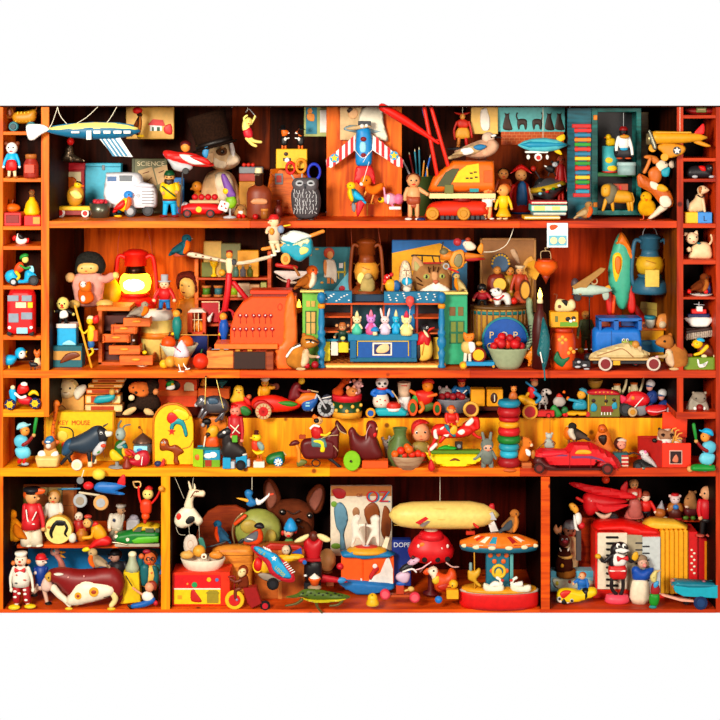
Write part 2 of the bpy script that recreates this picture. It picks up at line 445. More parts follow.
f1=lambda v:max(-5,min(725,360+(v-360)*1.0867))
def back(x0,x1,y0,y1,m,dd=130):bd('back_panel',m,f1(x0)if dd==130 else x0,y0,f1(x1)if dd==130 else x1,y1,2,dd)
DK=dk('shade_brown','3a1407','180803');RU=dk('half_lit_rust','7c2c06','401404');BK=dk('shade_black','140806','080303')  # back panel colours carry the shade of dim compartments and the lit middle
OB=dk('lantern_lit_orange','c85c10','8a3406');RB=dk('red_tone','c83c08','882004');WN=dk('wine_tone','4a0c04','240502');BN=dk('brown_tone','8a4408','4c2004')  # the orange paints the lantern's glow on the panel behind it
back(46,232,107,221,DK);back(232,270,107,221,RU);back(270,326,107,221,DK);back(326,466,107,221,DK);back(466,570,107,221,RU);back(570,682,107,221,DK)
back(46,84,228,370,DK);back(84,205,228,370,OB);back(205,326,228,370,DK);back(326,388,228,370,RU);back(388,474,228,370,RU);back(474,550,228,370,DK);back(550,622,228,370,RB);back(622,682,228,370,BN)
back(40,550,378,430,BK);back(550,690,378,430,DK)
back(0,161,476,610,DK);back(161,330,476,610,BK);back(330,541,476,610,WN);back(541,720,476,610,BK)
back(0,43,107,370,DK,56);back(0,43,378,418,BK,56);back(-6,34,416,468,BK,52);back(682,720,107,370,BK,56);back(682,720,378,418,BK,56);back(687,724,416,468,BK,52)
for x0,y0,y1,m in((49,107,221,DK),(49,228,370.5,DK),(49,378,415,BK),(676.4,107,221,DK),(676.4,228,370.5,BN),(676.4,378,415,BK),(3,476,609,DK),(160.4,476,556,DK),(170,476,609,BK),(540.4,476,609,BK),(550,476,609,BK),(715.4,476,609,BK)):bd('shade_lining',m,x0,y0,x0+.6,y1,129,.6)  # thin dark sheets added so the divider sides look shaded
bd('riser',W_RI,34,427,490,468.2,2,47);bd('riser',W_RI,490,427,687,468.2,2,47)
bd('ledge_board',WN,34,425.3,490,427.4,85,45.8);bd('ledge_board',WN,490,425.3,687,427.4,85,45.8)
bd('pillar',W_PI,325,107,403.5,221,8,62)
bd('inner_shelf',W_MD,8,556,161,559.5,90,38);bd('inner_shelf',W_RD,606,538,716,541.5,60,70)
bd('inner_back_panel',mat('0c86d0'),2,559,161,609,3,110);bd('inner_shelf',W_RD,590,538,618,610,52,74)
IN1=556;IN2=538;LG=425.3
t=T('dachshund_pull_toy','striped yellow dachshund on teal wheels in the top left cubby','toy dog',22,131.5,d=20)
t('body','gold',F('12 116 16 112 26 111 34 109 37 111 36 119 32 123 20 124 14 122',5));t('head','lbrn',F('5 113 8 108 12 107.5 14 112 13 117 9 119 5 117',4));t('ear','brn',F('9 109 12 109 13 115 10 117 8 113',1.5,-4))
t('stripes','yel',*[B(x,111.5,x+1.2,122,8,0,.5,12)for x in(17,20.5,24,27.5,31)]);t('tail','lbrn',TB('35 112 37 107',.8));wheel(t,14.5,126.5,5,'teal','dteal');wheel(t,32,126.5,5,'teal','dteal')
t=doll('bear_figurine','white faced bear figurine in red dungarees and blue coat in left cubby',12,142,178,'white',None,'brn','cyan','cream','lbrn',178,None,5.5,'figurine',head=.34)
t('ear','brn',E(6.5,143.5,2.4));t('ear','brn',E(17.5,143.5,2.4));t('apron','red',F('8 160 16 160 17.5 169 12 171 6.5 169',3,-2.5))
t=T('glass_jar','small red filled glass jar with cork lid beside bear figurine','jar',31,178,178)
t('body','a02818',L(31,'177.8 0 177.8 7 176 7.6 165 7.6 162 6.5 159.5 5.2 158 5.2'));t('lid','lbrn',L(31,'158.5 5.6 155 5.8 154 5 154 0'));t('label','d04020',B(26,164,36,173,3,-6.5))
t=box('matchbox','red box under an orange gourd in left cubby',4,212.5,21,226,'c81c1c',16,226);t('label','dred',B(6,215,19,223,1,-.2))
t=T('gourd','squat orange gourd with a stalk lying on red box','gourd',12,212.5,d=20);t('fruit','orange',E(12,208,8.5,4.6,ry=7));t('stem','brn',TB('12 204 13 200',.6))
t=box('matchbox','red and cream box under a yellow bottle in left cubby',24,215.5,40.5,226,'red',16,226);t('label','lorange',B(33,217,40,224,1,-.2))
t=T('bottle','yellow squat bottle with glass neck standing on red box','bottle',32,215.5,d=20);t('body','yel',L(32,'215.4 0 215.4 8 212 8.5 207 7 203 6 199 3 197 2.5'));t('neck','tan/g',L(32,'199 2.6 194 2.4 192 3.2 191 3'));t('stopper','brn',L(32,'192 2.4 189.5 2.2 189.5 0'))
t=T('rocking_bird','small white bird with red beak and tail in shallow left cubby','toy bird',20,246,d=20)
t('body','white',F('16 237 18 233 21 238 26 238 28 240 25 244 19 244.6 16 242',3));t('wing','blk',F('18 236 20 233 24 236 24 239 20 239',2,-1.5));t('beak','red',F('12 238 15 235 17 238 14 241',1.6));t('tail','red',F('26 239 29 238 29 242 27 243',1.5));t('base','brn',B(17,244.3,26,246,5));eyes(t,'17 235.5',.5)
t=T('scooter_with_rider','tin rider in orange shirt and green cap on turquoise scooter','toy scooter',21,285.5,285.5)
t('body','cyan',F('5 275 8 271 14 270 17 276 21 280 24 279 25 272 29 270 34 273 37 277 33 277 31 282 22 283.5 10 283 6 280',3.5));wheel(t,34.5,280,5.2,'blk','dgry',2.5);wheel(t,14.5,281.5,4,'blk','lgry',2.5)
t('shirt','f04810',F('15 266 19 262 23 263 24 270 19 273 14 272',3.4));t('head','lyel',E(25.3,259.5,3.4,3.6));t('hat','grn',F('20 256 24 253.5 28 254 28 257 22 259 20 260',3));t('arm','grn',TB('21 265 26 268 30 267',1.2,-3));t('leg','yel',TB('17 272 20 276 17 280',[1.8,1.5,1.2],-3));t('handlebar','lgry',TB('28 267 31 267 30 276',.7));t('windshield','lcyan',F('29 267 33 266 34 272 30 272',.7))
t=T('toy_bus','red double decker toy bus seen from the front','toy bus',22,335,335)
t('body','d80810',F('8 333 8 295 10 290 14 289 30 289 34 290 36 295 36 333 28 334 16 334',10,R=2.5,sm=1))
for x0,x1,y0,y1 in((10,21,294,300),(24,34,294,300),(11,21,312,321),(23.5,34.5,311,318)):t('window','8a98a8',B(x0,y0,x1,y1,1.4,-10.4))
t('sign','cream',B(18,301,28.5,306.5,1,-10.4));t('sign','yel',B(30,301,35,306.5,1,-10.4));t('grille','lcyan',B(19,326,30,332,1.4,-10.6));t('headlight','white',C(12,326,1.6,1.5,-10.6));t('headlight','white',C(33.5,326,1.6,1.5,-10.6));t('wheel','blk',C(11,332.5,2.5,3,-6),C(33,332.5,2.5,3,-6))
t=T('chick_figurine','bright blue chick with white face and yellow legs in left cubby','toy bird',15,370,d=15)
t('body','cyan',F('4 358 6 355 13 355 17 357 16 361 12 365 6 365 4 362',5));t('head','cyan',E(20.5,353,5.6,5.8));t('face','white',E(22.5,354,3.8,4.4,-2.4,4));t('beak','yel',F('25 352 27.5 351 26 354 27 357 24.5 356',1.2));eyes(t,'22.5 352.5',.9,-6);t('leg','yel',TB('9 364 9 368',.9));t('foot','yel',E(11,369,5,1.1,ry=3))
t=T('fox_figurine','small orange and white fox figurine at cubby side','figurine',37,370,d=15);t('body','cream',F('35 370 34 362 36 357 40 358 41 370',2.6));t('head','fox',F('33.5 352 35 349 37 351 39.5 349 41 353 39 358 36 358',2.6));eyes(t,'36 353.5 39 353.5',.4,-2.6)
t=T('goat_figurine','tiny black goat figurine standing on orange board edge','figurine',33.5,370.5,d=2);t('body','coal',F('29.5 363 32 362 37 363 38 366 33 367 30 366',2));
for x in(31,35):t('leg','coal',TB([(x,366),(x,370.3)],.5))
t('head','coal',E(30,362.5,1.3))
t=T('motorcycle_with_rider','tin rider with red jacket on yellow wheeled motorcycle, left cubby','toy motorcycle',23,409.5,409.5)
t('body','d01020',F('18 398 24 396 32 398 31 404 26 405 19 403',3));wheel(t,11,403.5,5.5,'navy','yel',spokes=3);wheel(t,36,402.5,5.5,'navy','yel',spokes=3)
t('jacket','red',F('17 389 20 384 27 385 29 390 24 394 18 394',3.5));t('helmet','white',E(24,384.5,3.6,2.6));t('shirt','cyan',F('9 391 12 388 16 391 16 403 13 404 10 398',3));t('head','cream',E(12.8,387.5,2.4));t('leg','white',TB('16 393 21 397 26 396',1.5,-3));t('fender','yel',F('28 394 32 390 37 391 39 396 34 394 30 396',2))
def slugger(x,y0,flip,lab,on,by):
 f=(lambda v:x+v)if not flip else(lambda v:x-v)
 t=T('baseball_figure',lab,'figurine',x,by,on)
 Q=lambda s:[(f(a),y0+b)for a,b in P(s)]
 t('shirt','58bcd8',F(Q('-5 18 -1 14 5 14 9 18 8 25 1 27 -4 24'),4));t('trousers','68cce4',F(Q('-4 28 1 26 9 26 12 32 9 37 1 38 -3 34'),4.2));t('head','lorange',E(f(6),y0+10,4.6,5));t('ear','lbrn',E(f(2.5),y0+9,1.2,1.5,-3));t('hat','lcyan' if not flip else 'cyan',F(Q('-2 9 -1 3 5 1 9 3 12 3 8 6'),3.8));eyes(t,[(f(8.5),y0+8.5)],.6,-4)
 t('arm','dred',TB(Q('5 23 10 20 14 15'),[2.2,1.8,1.5],-3));t('hand','tan',E(f(15.5),y0+13.5,2,dy=-3));t('bat','grn',TB(Q('15.5 13 16.5 6 18 -3'),[1,1.7,1.8],-3,sm=1))
 t('sock','red',TB(Q('3 35 0 41'),2));t('shoe','sil',E(f(6),y0+43,4,1.7));t('sock','red',TB(Q('6 36 5 42'),1.6));return t
t=slugger(19,421,False,'blue uniformed baseball figure with green bat in left cubby',466.5,466.5);t('base','dbrn',E(23,465.2,6,1.2))
t=slugger(711,427,True,'blue capped baseball figure on green grass base in right cubby',469,470);t('base','grn',F('691 466 696 464 713 464.5 715 467 714 471 693 471',5))
t=T('toy_boat','dark red shallow toy boat peeking from top right cubby','toy boat',700,115,d=20);t('hull','dred',F('686 108 716 108 713 114 690 114.5',5));t('cabin','olive',B(695,107.5,705,112.5,5,-4));t('stripe','sand',B(696,109,704,110,5,-5))
t=T('dog_figurine','lying black dog figurine with red collar in shallow right cubby','figurine',700,179,d=15);t('body','coal',F('686 170 692 166 704 166 710 170 712 176 706 178 690 178 686 175',5));t('head','coal',E(709,169,4.5,4.8));t('collar','red',F('698 166 704 166 705 171 700 171',3,-3));t('paw','lgry',E(694,176.5,3,1.6,-4));t('paw','lgry',E(711,176.5,3,1.4,-4));eyes(t,'710 168',.7,-4,'lgry')
t=T('toy_block','yellow and blue toy block under the labrador pup','toy block',697,223.5,d=12);t('body','yel',B(684,212,697,223.5,14,2));t('side','lblue',B(697,212,711,223.5,14,2));t.text('L',704,218,5,'navy',-5.4)
t=T('puppy_figurine','cream labrador pup figurine sitting on toy block','figurine',697,211.8,d=14);t('body','f0c898',F('688 212 689 204 694 199 697 194 703 195 705 202 704 211',5));t('head','f4d0a4',F('697 189 701 185.5 705 186 709 189 709 191 704 194 699 195',4));t('ear','lbrn',F('698 187 701 187 700 193 698 192',1.5,-3.5));t('leg','f4d0a4',TB('702 200 704 211',[1.8,1.3],-3));t('collar','blk',TB('697 195 700 197 704 196',.7,-4));t('tail','gry',F('686 201 688 199 690 208 687 210',1.4));eyes(t,'704.5 188',.6,-3.6)
t=T('cat_figurine','cream cat figurine with one paw raised in right cubby','figurine',698,259.5,d=15);t('body','f6d8a8',F('691 248 697 243 706 242 711 247 711 258.5 689 258.5 690 253',6));t('head','f8dcb0',E(691.5,238,6.4,6,-2));t('ear','f8dcb0',F('684 236 685 232 690 234',1.5));t('ear','f8dcb0',F('693 234 697 230 698 236',1.5));t('leg','f6d8a8',E(688,249,2.6,2.6,-4));t('tail','f6d8a8',TB('709 245 712 240 711 235',1.1));eyes(t,'688.5 238 695 236.5',.8,-7);t('nose','red',E(692,241,.8,.6,-8));t('bow','teal',E(698,243,2,1,-4))
t=bird('robin_figurine','brown round robin ornament on a small white dish',688,274,710,294,1,'brn','lbrn',on=None,d=16,by=293);
t=T('dish','white dish with red berries below round robin ornament','dish',701,297,d=12);t('body','white',L(701,'296.8 0 296.8 5 294 11 293.4 11.5 294.5 9 295.5 0'));[t('berry','red',E(x,291.5,2.4))for x in(689,706)];t('bottle_cap','navy',L(709,'293 2 287 2 285 1 283 1'))
t=T('toy_ship','white hulled toy ship with red and blue deckhouse','toy ship',699,326.8,d=22);t('hull','white',F('685 317 713 317 710 324 706 326.8 692 326.8 688 323',5,R=2));t('deckhouse','navy',B(687,313.5,709,317,7));t('cabin','red',B(691,309,706,313.5,5));t('mast','lgry',TB('699 309 699 302',.5),TB('694 304 704 305',.4));t('bridge','white',B(696,306,702,311,4,-2))
t=T('scrub_brush','grey bristled wooden scrub brush lying across the right cubby','brush',700,337,d=20);t('handle','dbrn',B(685,328,716,331,9,0,.5,-8));t('bristles','b8a898/f',*[TB([(x,330-(x-700)*.14),(x-.6,337-(x-700)*.14)],1,z,sm=1)for x in range(687,716,2)for z in(-3,0,3)])
t=T('shelf_rest','dark wooden rest under the ship in the right cubby','wooden strip',700,328,d=30);t(None,'dbrn',B(684,326.8,716,328.2,20))
t=T('bear_figurine','yellow bear figurine in brown waistcoat and blue cap, crouching on green tin','figurine',703,357.5,d=14);t('body','6a2410',F('697 349 703 343 710 345 716 352 715 357 704 357 700 355',5));t('head','yel',E(697.5,344,5.5,4.6));t('snout','lorange',E(693.5,344.5,2.4,1.8,-1));t('hat','cyan',F('696 341 699 337.5 704 339 704 342',3.5));t('arm','yel',TB('706 346 700 352 694 354',[2.2,1.8,1.4],-4));t('foot','cream',E(703,355.5,3,2,-5));t('foot','cream',E(714,355.5,2,2,-5));t('pot','rust',B(686,353.5,692,357.5,5));eyes(t,'696 342.5',.6,-4.5)
t=box('tin_box','green tin box with a white goose printed on its front',684,357.5,716,370.5,'6c9018',16,None,d=6,by=370.5);t('goose','white',F('697 359 699 360 700 364 704 363 708 361 706 366 701 368 698 366',.5,-.4));t('wing','lgry',F('702 364 706 363 704 366',.4,-.8))
t=T('hamster_figurine','grey hamster figurine holding a red berry in right cubby','figurine',697,412,d=15);t('body','a8a090/k',F('687 411 688 402 693 395 700 394 706 400 709 408 708 411.5',7));t('head','988c7c/k',F('691 398 693 392.5 698 391.5 704 392.5 706 398 702 404 696 404',6,-2));[t('ear','fog',E(x,392.5,1.5,dy=-2))for x in(693,705)];eyes(t,'694.5 397 702.5 397',.8,-7.5);t('berry','dred',E(698,406,3.6,dy=-8));t('paw','white',E(693.5,407,1.8,dy=-7));t('paw','white',E(702.5,407,1.8,dy=-7));t('base','white',B(686,410.5,709,412,10,-2))
t=T('toy_airship','blue tin toy airship with yellow stripe and windows hanging on strings','toy airship',92,138,d=-13)
t('hull','106890',LH(131,'46 .5 55 3.5 70 6.5 92 8.5 115 8 130 5.5 140 1'));t('top_stripe','lyel',LH(128.6,'48 .5 58 2.8 75 5.4 95 6.6 115 6.1 128 4 138 1',-1.4));t('crest','1878a0',LH(126.3,'52 .3 65 2.5 92 4.4 118 4 134 1.5',-1))
[t('window','white',B(x,130.5+(.6 if x<80 else 0),x+w_,130.5+h_+2,1,-9.2))for x,w_,h_ in((73,8,.6),(88,5,7),(95,7,1),(105,7,1),(115,8,1),(125,7,1))]
t('tail_fin','white',F('26 126 33 124 44 125 50 130 42 134 34 140 28 139',1.6,R=1.5));fan=t('fan_fin','white',X('98 137 120 137 133 157 114 156',.8,-1,.2))
t('fan_stripes','1878a0',*[X([(100+i*4.2,137),(102+i*4.2,137),(114+i*4.2+2,156.4),(111+i*4.2+2,156)],.3,-2,0)for i in range(4)],par=fan)
[t('string','ivory',TB(p,.35,-2))for p in('58 107 53 122 49 129','58 107 62 118 79 136','98 107 86 118 70 127','117 107 112 116 107 123')]
t=box('picture_card','yellow picture card with a red roofed house, hung behind airship',126,107,174,139,'f0b850',3,None,d=85,cat='picture');t('house','white',B(150,125,162,131,.6,-.4));t('roof','red',X('148 125 153 119 163 120 165 126',.4,-.8,0));t('window','dgrn',B(152,127,154,131,.4,-1),B(157,127,160,131,.4,-1));t('flower','red',F('164 127 171 124 172 134 165 133',.5,-.6))
t=bird('duck_figure','brown duck figure with red hat and yellow legs sitting before picture card',131,110,143,138,1,'dbrn','lbrn','brn',beak='gold',d=60,cat='toy bird');t('hat','red',E(137.5,110.5,5,3.6));t('foot','yel',E(141,136,3.6,1.6,-2))
t=T('sea_lion_figure','bronze sea lion balancing a ball on top of red tin','figurine',73,162,d=58);t('body','584838/m',F('62 161 64 153 66 147 69 145 73 147 74 154 80 158 84 161.5',3.6));t('head','685848/m',E(70,147.5,2.8));t('flipper','584838/m',F('70 154 74 158 72 162 69 160',1.4,-3));t('ball','red',E(70.5,141.5,3.9));t('band','yel',O(70.5,141.5,3.7,.7,sx=.45))
t=T('tin_canister','tall red tin canister with a picture panel behind duck pull toy','tin',73,213,221);k=t('body','b80c18',B(60,163,85,213,18,4));t('lid','d81828',B(59.4,162,85.6,169,19,4));t('panel','cream',B(63,171,82,206,.8,-5.3));t('figure','orange',F('66 182 70 176 77 178 80 190 76 202 68 200 65 192',.6,-5.8))
t=T('duck_pull_toy','yellow duck playing on a yellow wheeled pull toy platform','pull toy',74,217,221);t('platform','yel',B(58,206,92,210,12));t('body','gold',F('68 190 74 185 81 186 84 194 80 205 71 206 67 199',4));t('head','yel',E(78,185,4));t('hat','dbrn',F('75 184 77 181 81 182 82 184',3));t('beak','orange',E(82.5,186,2,1));t('wing','lyel',F('70 192 78 190 83 197 76 199',1.6,-4));eyes(t,'79 184',.6,-4);wheel(t,61,212.5,5,'white','red');wheel(t,86,213,4,'white','red');t('axle_block','dred',B(64,210,90,215,8))
t=box('suitcase','turquoise toy suitcase behind the white truck',85,161,121,211,'38b8d8',12,221,cat='suitcase',by=211.5);t('seam','2090b0',B(85,164,121,165,1,-.3));t('latch','gry',B(102,163,105,168,1.2,-.6))
t=T('toy_truck','white tin delivery truck with grey grille','toy truck',131,216,221)
t('cab','e8e8f0',F('106 176 110 172.5 136 172.5 142 176 145 183 156 186 157 205 148 208 107 205',11,R=3));t('window','4068a0',B(109,176,118.5,181,1,-10.6));t('window','687078',B(121,175,134,181,1,-10.6));t('grille','8a8a90',*[B(143,y,155,y+1.6,1.4,-10.4)for y in(190,193,196,199,202)]);t('hood','d4d4e0',F('134 183 146 182 155 185 150 188 137 187',3,-9));[wheel(t,x,210,6,'blk','dgry',dy=-7)for x in(113,149)];t('bumper','e0e0e8',B(107,203,146,207,20));t('headlight','lgry',C(140,195,2,2,-11))
t=T('berry_bucket','small mossy metal bucket heaped with red berries','bucket',100,217.5,221);t('body','6c7060/m',L(100,'217.4 0 217.4 9 203 11 203 10 206 9 207 0'));BK_=t.d;[ball('berry','red berry heaped in the mossy metal bucket',100+8*math.cos(i*.9)*(.3+.7*(i%3)/2),201.5+(i%2),2.6,'d02838',d=BK_+6*math.sin(i*.9),cat='berry',g='berries in the metal bucket')for i in range(11)]
t=bird('parrot_figure','yellow toy parrot with blue crown and red wing on a wheel',113,191,134,214,1,'yel','f06820','red','lblue','orange',on=221,by=217,mk='');wheel(t,131,211,6,'dgry','sil');t('foot','yel',E(118,216,4,1))
t=bird('songbird_figure','small green songbird figure with brown head by berry bucket',104,191,117,207,1,'yel','brn','grn','brn',on=221,by=214);t('perch','brn',L(110,'214 3 213 3 207 1 206 0'))
t=box('book','grey green book with science lettering leaning at back wall',132,156,167,211,'707048',5,221,cat='book',by=211);t('spine','484c2c',B(132,156,135,211,.8,-.3));t.text('SCIENCE',151,161,4.4,'cream',-.8,27)
t=T('paper_sheets','folded tan paper sheets with drawings in front of grey book','papers',153,212,221);t('sheet','c8a068',X('138 169 152 165 157 183 143 190',.5,0,.1));t('sheet','d0a870',X('154 167 167 163 169 178 158 183',.5,0,.1));t('drawing','brn',TB('143 172 149 170',.4,-1),TB('159 171 164 169',.4,-1),TB('146 181 152 176',.4,-1));t('stand','dbrn',B(145,183,160,212,3,2))
t=T('toy_plane','red and white tin toy plane with round headed pilot','toy plane',188,172,d=35)
t('fuselage','e0201c',F('163 152 167 150 178 152 196 154 212 163 213 166 204 167 186 165 170 161 164 156',5));t('wing','white',F('180 154 196 156 210 163 196 165 184 160',3,-4));t('wing_stripe','red',F('190 156 205 157 212 164 202 163',1.8,-6));t('belly','lgry',F('168 158 190 164 192 169 184 172 174 170 170 164',4));t('pilot','lorange',E(185.5,147,4.8,5.2));t('helmet','wine',E(185.5,144.5,5.4,4));t('tail_fin','2888c0',F('202 154 205 147 209 148 207 158',1.2));t('wheel','blk',C(186,171,3.4,3,-3));t('nose_cone','pink',E(165,154,2));t('strut','dgry',TB('183 168 180 212',.9))
t=doll('farmer_doll','bearded toy man in yellow shirt, blue trousers and green hat',169.5,170,217,'tan','dgrn','dbrn','yel','cyan','dred',221,w=8.5,head=.26,hands=[(164,193),(177,192)],belt='brn');t('beard','dbrn',F('165 179 174 179 173 186 169.5 188 166 186',2.5,-3));t('sash','dgrn',TB('163 186 176 196',.8,-7))
t=box('blue_card','blue printed tin card with a yellow figure behind bearded doll',173,176,184,212,'0868b0',3,221,cat='tin',by=212);t('figure','gold',F('176 184 179 180 182 188 182 202 178 206 176 196',.6,-.4));t('ring','lcyan',O(179,186,4,.4,-.5))
t=T('duck_figure','orange duck figure standing behind the red toy car','toy bird',198,211,221);t('body','d07818',F('194 190 198 188 204 194 205 211 192 211 192 200',5));t('head','e08820',E(197,184,5.2,5.4));t('beak','f09828',F('193 184 190 186 191 187.5 195 187',1.4));eyes(t,'196 183',.7,-5)
t=T('toy_car','low red tin toy car with black wheels and yellow dot','toy car',200,217.5,221);t('body','e01418',F('179 208 184 204 200 202.5 218 204 222 209 220 214 182 214',7));t('windscreen','lgry',F('181 206 184 202 188 203 186 207',3));[wheel(t,x,213,4.3,'blk','dred',dy=-6)for x in(188,211)];t('badge','yel',C(199.5,209,3,1,-7));t('tray','sand',B(190,200,220,203,10))
CA_=t.d;[ball('berry','red berry in a row on the tray of the low red toy car',x,197,3.3,'c81018',d=CA_,cat='berry',g='berries on the toy car tray')for x in(195,201.6,208.2,214.8)]
t=T('top_hat','tall black felt top hat worn by the big tan dog','hat',215,148,d=48);t('crown','241208/f',Rt(-16,215,148,L(215,'146 19 138 18 114 19.5 112 18.5 112 0',2,sq=.75)));t('brim','1c0e06/f',Rt(-16,215,147,L(215,'147.6 0 147.6 22 146 23.5 145 22 145 0',2,sq=.75)));t('ribbon','140a06',Rt(-16,215,147,L(215,'145.5 18.8 145.5 19.3 140 18.9 140 18.3',2,sq=.75)))
t=T('dog_figurine','big tan and white dog figurine looking right under top hat','figurine',220,212,221)
t('body','d8ac7c/k',F('204 178 210 170 222 168 232 172 238 184 241 198 240 212 202 212 201 192',13));t('chest','ecd8b8/k',F('216 172 230 172 236 188 236 206 224 206 216 190',8,-8));t('head','e4c090/k',F('208 150 213 143 224 140 232 142 235 150 240 156 239 162 232 167 222 169 212 165',11));t('muzzle','f0d8b8/k',F('227 155 232 151 239 155 240 160 233 164 226 163',5,-7));t('blaze','white/k',F('230 140 234 142 236 152 234 156 231 150',3,-9));t('patch','6a4628/k',F('217 149 221 146 227 146 228 151 224 154 219 153',1.6,-10.6));t('cheek','f4e0c0/k',F('214 156 222 156 228 160 226 166 216 165',2,-9));t('brow','b07840',E(223,145.6,2,1,-12,1));t('nose','blk',E(237.5,158,2.6,2.2,-8));t('eye','blk',E(224,150,2,1.9,-13));t('eye_glint','white',E(223.4,149.2,.5,.5,-14.8,.4));t('ear','f0c898/k',F('206 156 209 150 214 151 215 158 211 162 207 160',2.4,-8));t('paw','ecd8b8/k',E(222,209,6,3.4,-10));t('paw','ecd8b8/k',E(234,209,6,3.4,-10))
t=T('juggling_bird_toy','purple, green and yellow toy bird balancing over a white stand','toy bird',229,218,221);t('body','80b818',F('226 198 234 196 237 202 234 208 228 208',3.5));t('tail','pur',F('221 176 225 174 232 186 236 196 228 198 224 188',2.4));t('head','yel',E(226,191,3.4));t('dice','white',B(219,201,229,211,8,0,1.2,20));t('spot','red',E(222,206,1,dy=-4),E(226,208,1,dy=-4),E(225,203.5,1,dy=-4));t('stand','lgry',L(230,'218 0 218 7 216.6 6.5 215.5 1 208 .8'))
for x1,y0,y1,c,n_,l in((263,167,173.5,'gry','book','grey book on top of the red one beside the tan dog'),(261,173.6,181.5,'a83020','book','red book lying between grey book and gold box'),(259,181.6,215,'gold','small_box','gold box under the red and grey books')):t=box(n_,l,239,y0,x1,y1,c,14,None,d=100,cat=n_.replace('small_',''));t('edge','cream' if n_=='book' else 'a87010',B(240,y0+1.4,x1+.2,y0+2.2,13,7))
[ball('berry','red berry lying on the grey book',x,164.8,2.2,'d82818',d=106,cat='berry',g='berries on the grey book')for x in(244,248.5,253)]
t=T('swinging_doll','little doll in red suit swinging from a ring on a string','doll',252,146,d=30);t('body','lyel',F('243 121 246 119 249 122 250 128 248 133 243 131 242 126',2.4));t('head','lyel',E(248.5,121.5,4,4.2));t('suit','c81428',F('243 130 250 127 253 134 251 139 245 138',3));[t('leg','lyel',TB(p,[2.2,1.8,1.4]))for p in('249 137 254 141 261 142','247 138 252 144 256 146')];[t('arm','lyel',TB(p,1.1))for p in('245 124 244 118 247 115.5','251 124 254 119 255 116')];t('ring','sil',TB('246 112 249 109 256 117',.4));t('string','ivory',TB('247.5 107 247.5 111',.3));t('mouth','red',E(249,123.4,1,.4,-3.8));eyes(t,'247.4 121 250 121',.4,-3.9)
t=T('flask','flat brown glass flask with dark neck and white stopper','bottle',259,218.5,221);t('body','803010',L(259,'218.4 0 218.4 11.5 216 12.4 193 12.4 188 10.5 185 5 184 4',sq=.6));t('neck','dbrn',L(259,'186 4.2 175 4.2 174.5 4.8 173 4.8 173 0'));t('stopper','cream',L(258.5,'175 4.4 170 3.6 168 3.4 167.5 0'));t('label','d08858',F('251 201 255 198 264 198 268 200 266 204 254 204',1,-7))
t=T('hamster_figurine','little brown hamster with a red berry beside the flask','figurine',241,217.5,221);t('body','b88048/k',F('235 216 235 210 238 205 244 205 247 210 247 217',5));t('face','white/k',E(241,212,3.4,2.6,-3));t('berry','red',E(239.5,215.5,2.4,dy=-5),E(244,215.8,2,dy=-5));eyes(t,'238.5 209 243.5 209',.6,-4.4);[t('ear','lbrn',E(x,205.5,1.2))for x in(237.5,244.5)]
t=ball('berry','red berry on the board at the left of the small jar',255.5,216.5,3,'c01010',221,cat='berry')
t=T('jar','small amber jar with a flat lid in front of flask','jar',264.5,218.5,d=2);t('body','a05818',L(264.5,'218.4 0 218.4 3.6 211 3.6 210.5 3'));t('lid','d08030',L(264.5,'210.8 3.8 208.8 3.8 208.6 0'))
t=T('small_bottle','small dark red bottle between the flask and owl','bottle',278.5,217.5,221);t('body','6c1c10',L(278.5,'217.4 0 217.4 4.2 209 4.4 206.5 3 205 1.8'));t('neck','4c1008',L(278.5,'206 1.9 201.5 1.9 201 2.4 200 2.4 200 0'))
t=T('wooden_case','orange wooden case with rounded top and a small framed picture','case',290,215,221);t('body','d86810/w',F('269 214 270 174 273 169 290 168 309 175 311 190 311 214',9,R=1.5));t('frame','gry',B(275.5,173,283.5,184,1.2,-9.3));t('picture','c02818',B(277,175,282,182,.6,-10))
t=T('scissors','scissors with red, orange and blue loop handles standing in wooden case','scissors',303,185,d=42);[t('handle',c,O(x,y,r,1.7,sx=.75),label=l)for c,x,y,r,l in(('red',290.5,168,5.5,'red loop handle'),('f08810',301,166,6.5,'orange loop handle'),('1030c0',314,172,8,'blue loop handle'))];t('blade','sil',TB('291 174 297 184',.8),TB('302 173 302 184',.8),TB('310 179 305 186',.8))
t=box('yellow_box','yellow box carrying two small fox figures in top hats',276,149,307,168.5,'f0b808',12,None,d=50);t('print','dbrn',E(286,154,2.2,2,-.3,.5),B(283,158,291,161,.6,-.3));t('face_print','white',E(287,160,3,2.4,-.3,.5))
for cx,fl,lab in((284,1,'fox figure in top hat on left end of yellow box'),(300.5,-1,'fox figure in top hat on right end of yellow box')):
 t=T('fox_figure',lab,'figurine',cx,149,d=54);t('body','blk',F([(cx-3,137),(cx+3,136),(cx+4,142),(cx+2,146),(cx-3,145)],2.6));t('head','orange',F([(cx-2.5,129),(cx+1,129),(cx+fl*5,132),(cx+2,136),(cx-2,136)],2.4));t('muzzle','white',E(cx+fl*4,133,1.6,1));t('hat','blk',L(cx-fl,'125 0 125 2.4 128.6 2.2 129 4 129.8 4 130 0'));t('leg','orange',TB([(cx-1.5,144),(cx-1.5,148.6)],1.1),TB([(cx+1.5,144),(cx+1.5,148.6)],1.1));t('shirt_front','white',E(cx+fl*1.5,139,1.2,2,-2.4,.8));t('arm','white',TB([(cx,139),(cx+fl*5,138)],.7,-2))
t=T('owl_figurine','grey streaked owl figurine in front of orange wooden case','figurine',306,219.5,221)
t('body','504c50/k',F('291 196 293 188 299 182 311 181 318 188 321 199 320 210 315 218 300 219 293 212',10));hd=t('head','5c585c/k',F('292 184 294 179 300 177.5 313 177.5 318 179 318.5 186 315 192 305 193 296 191',8,-3))
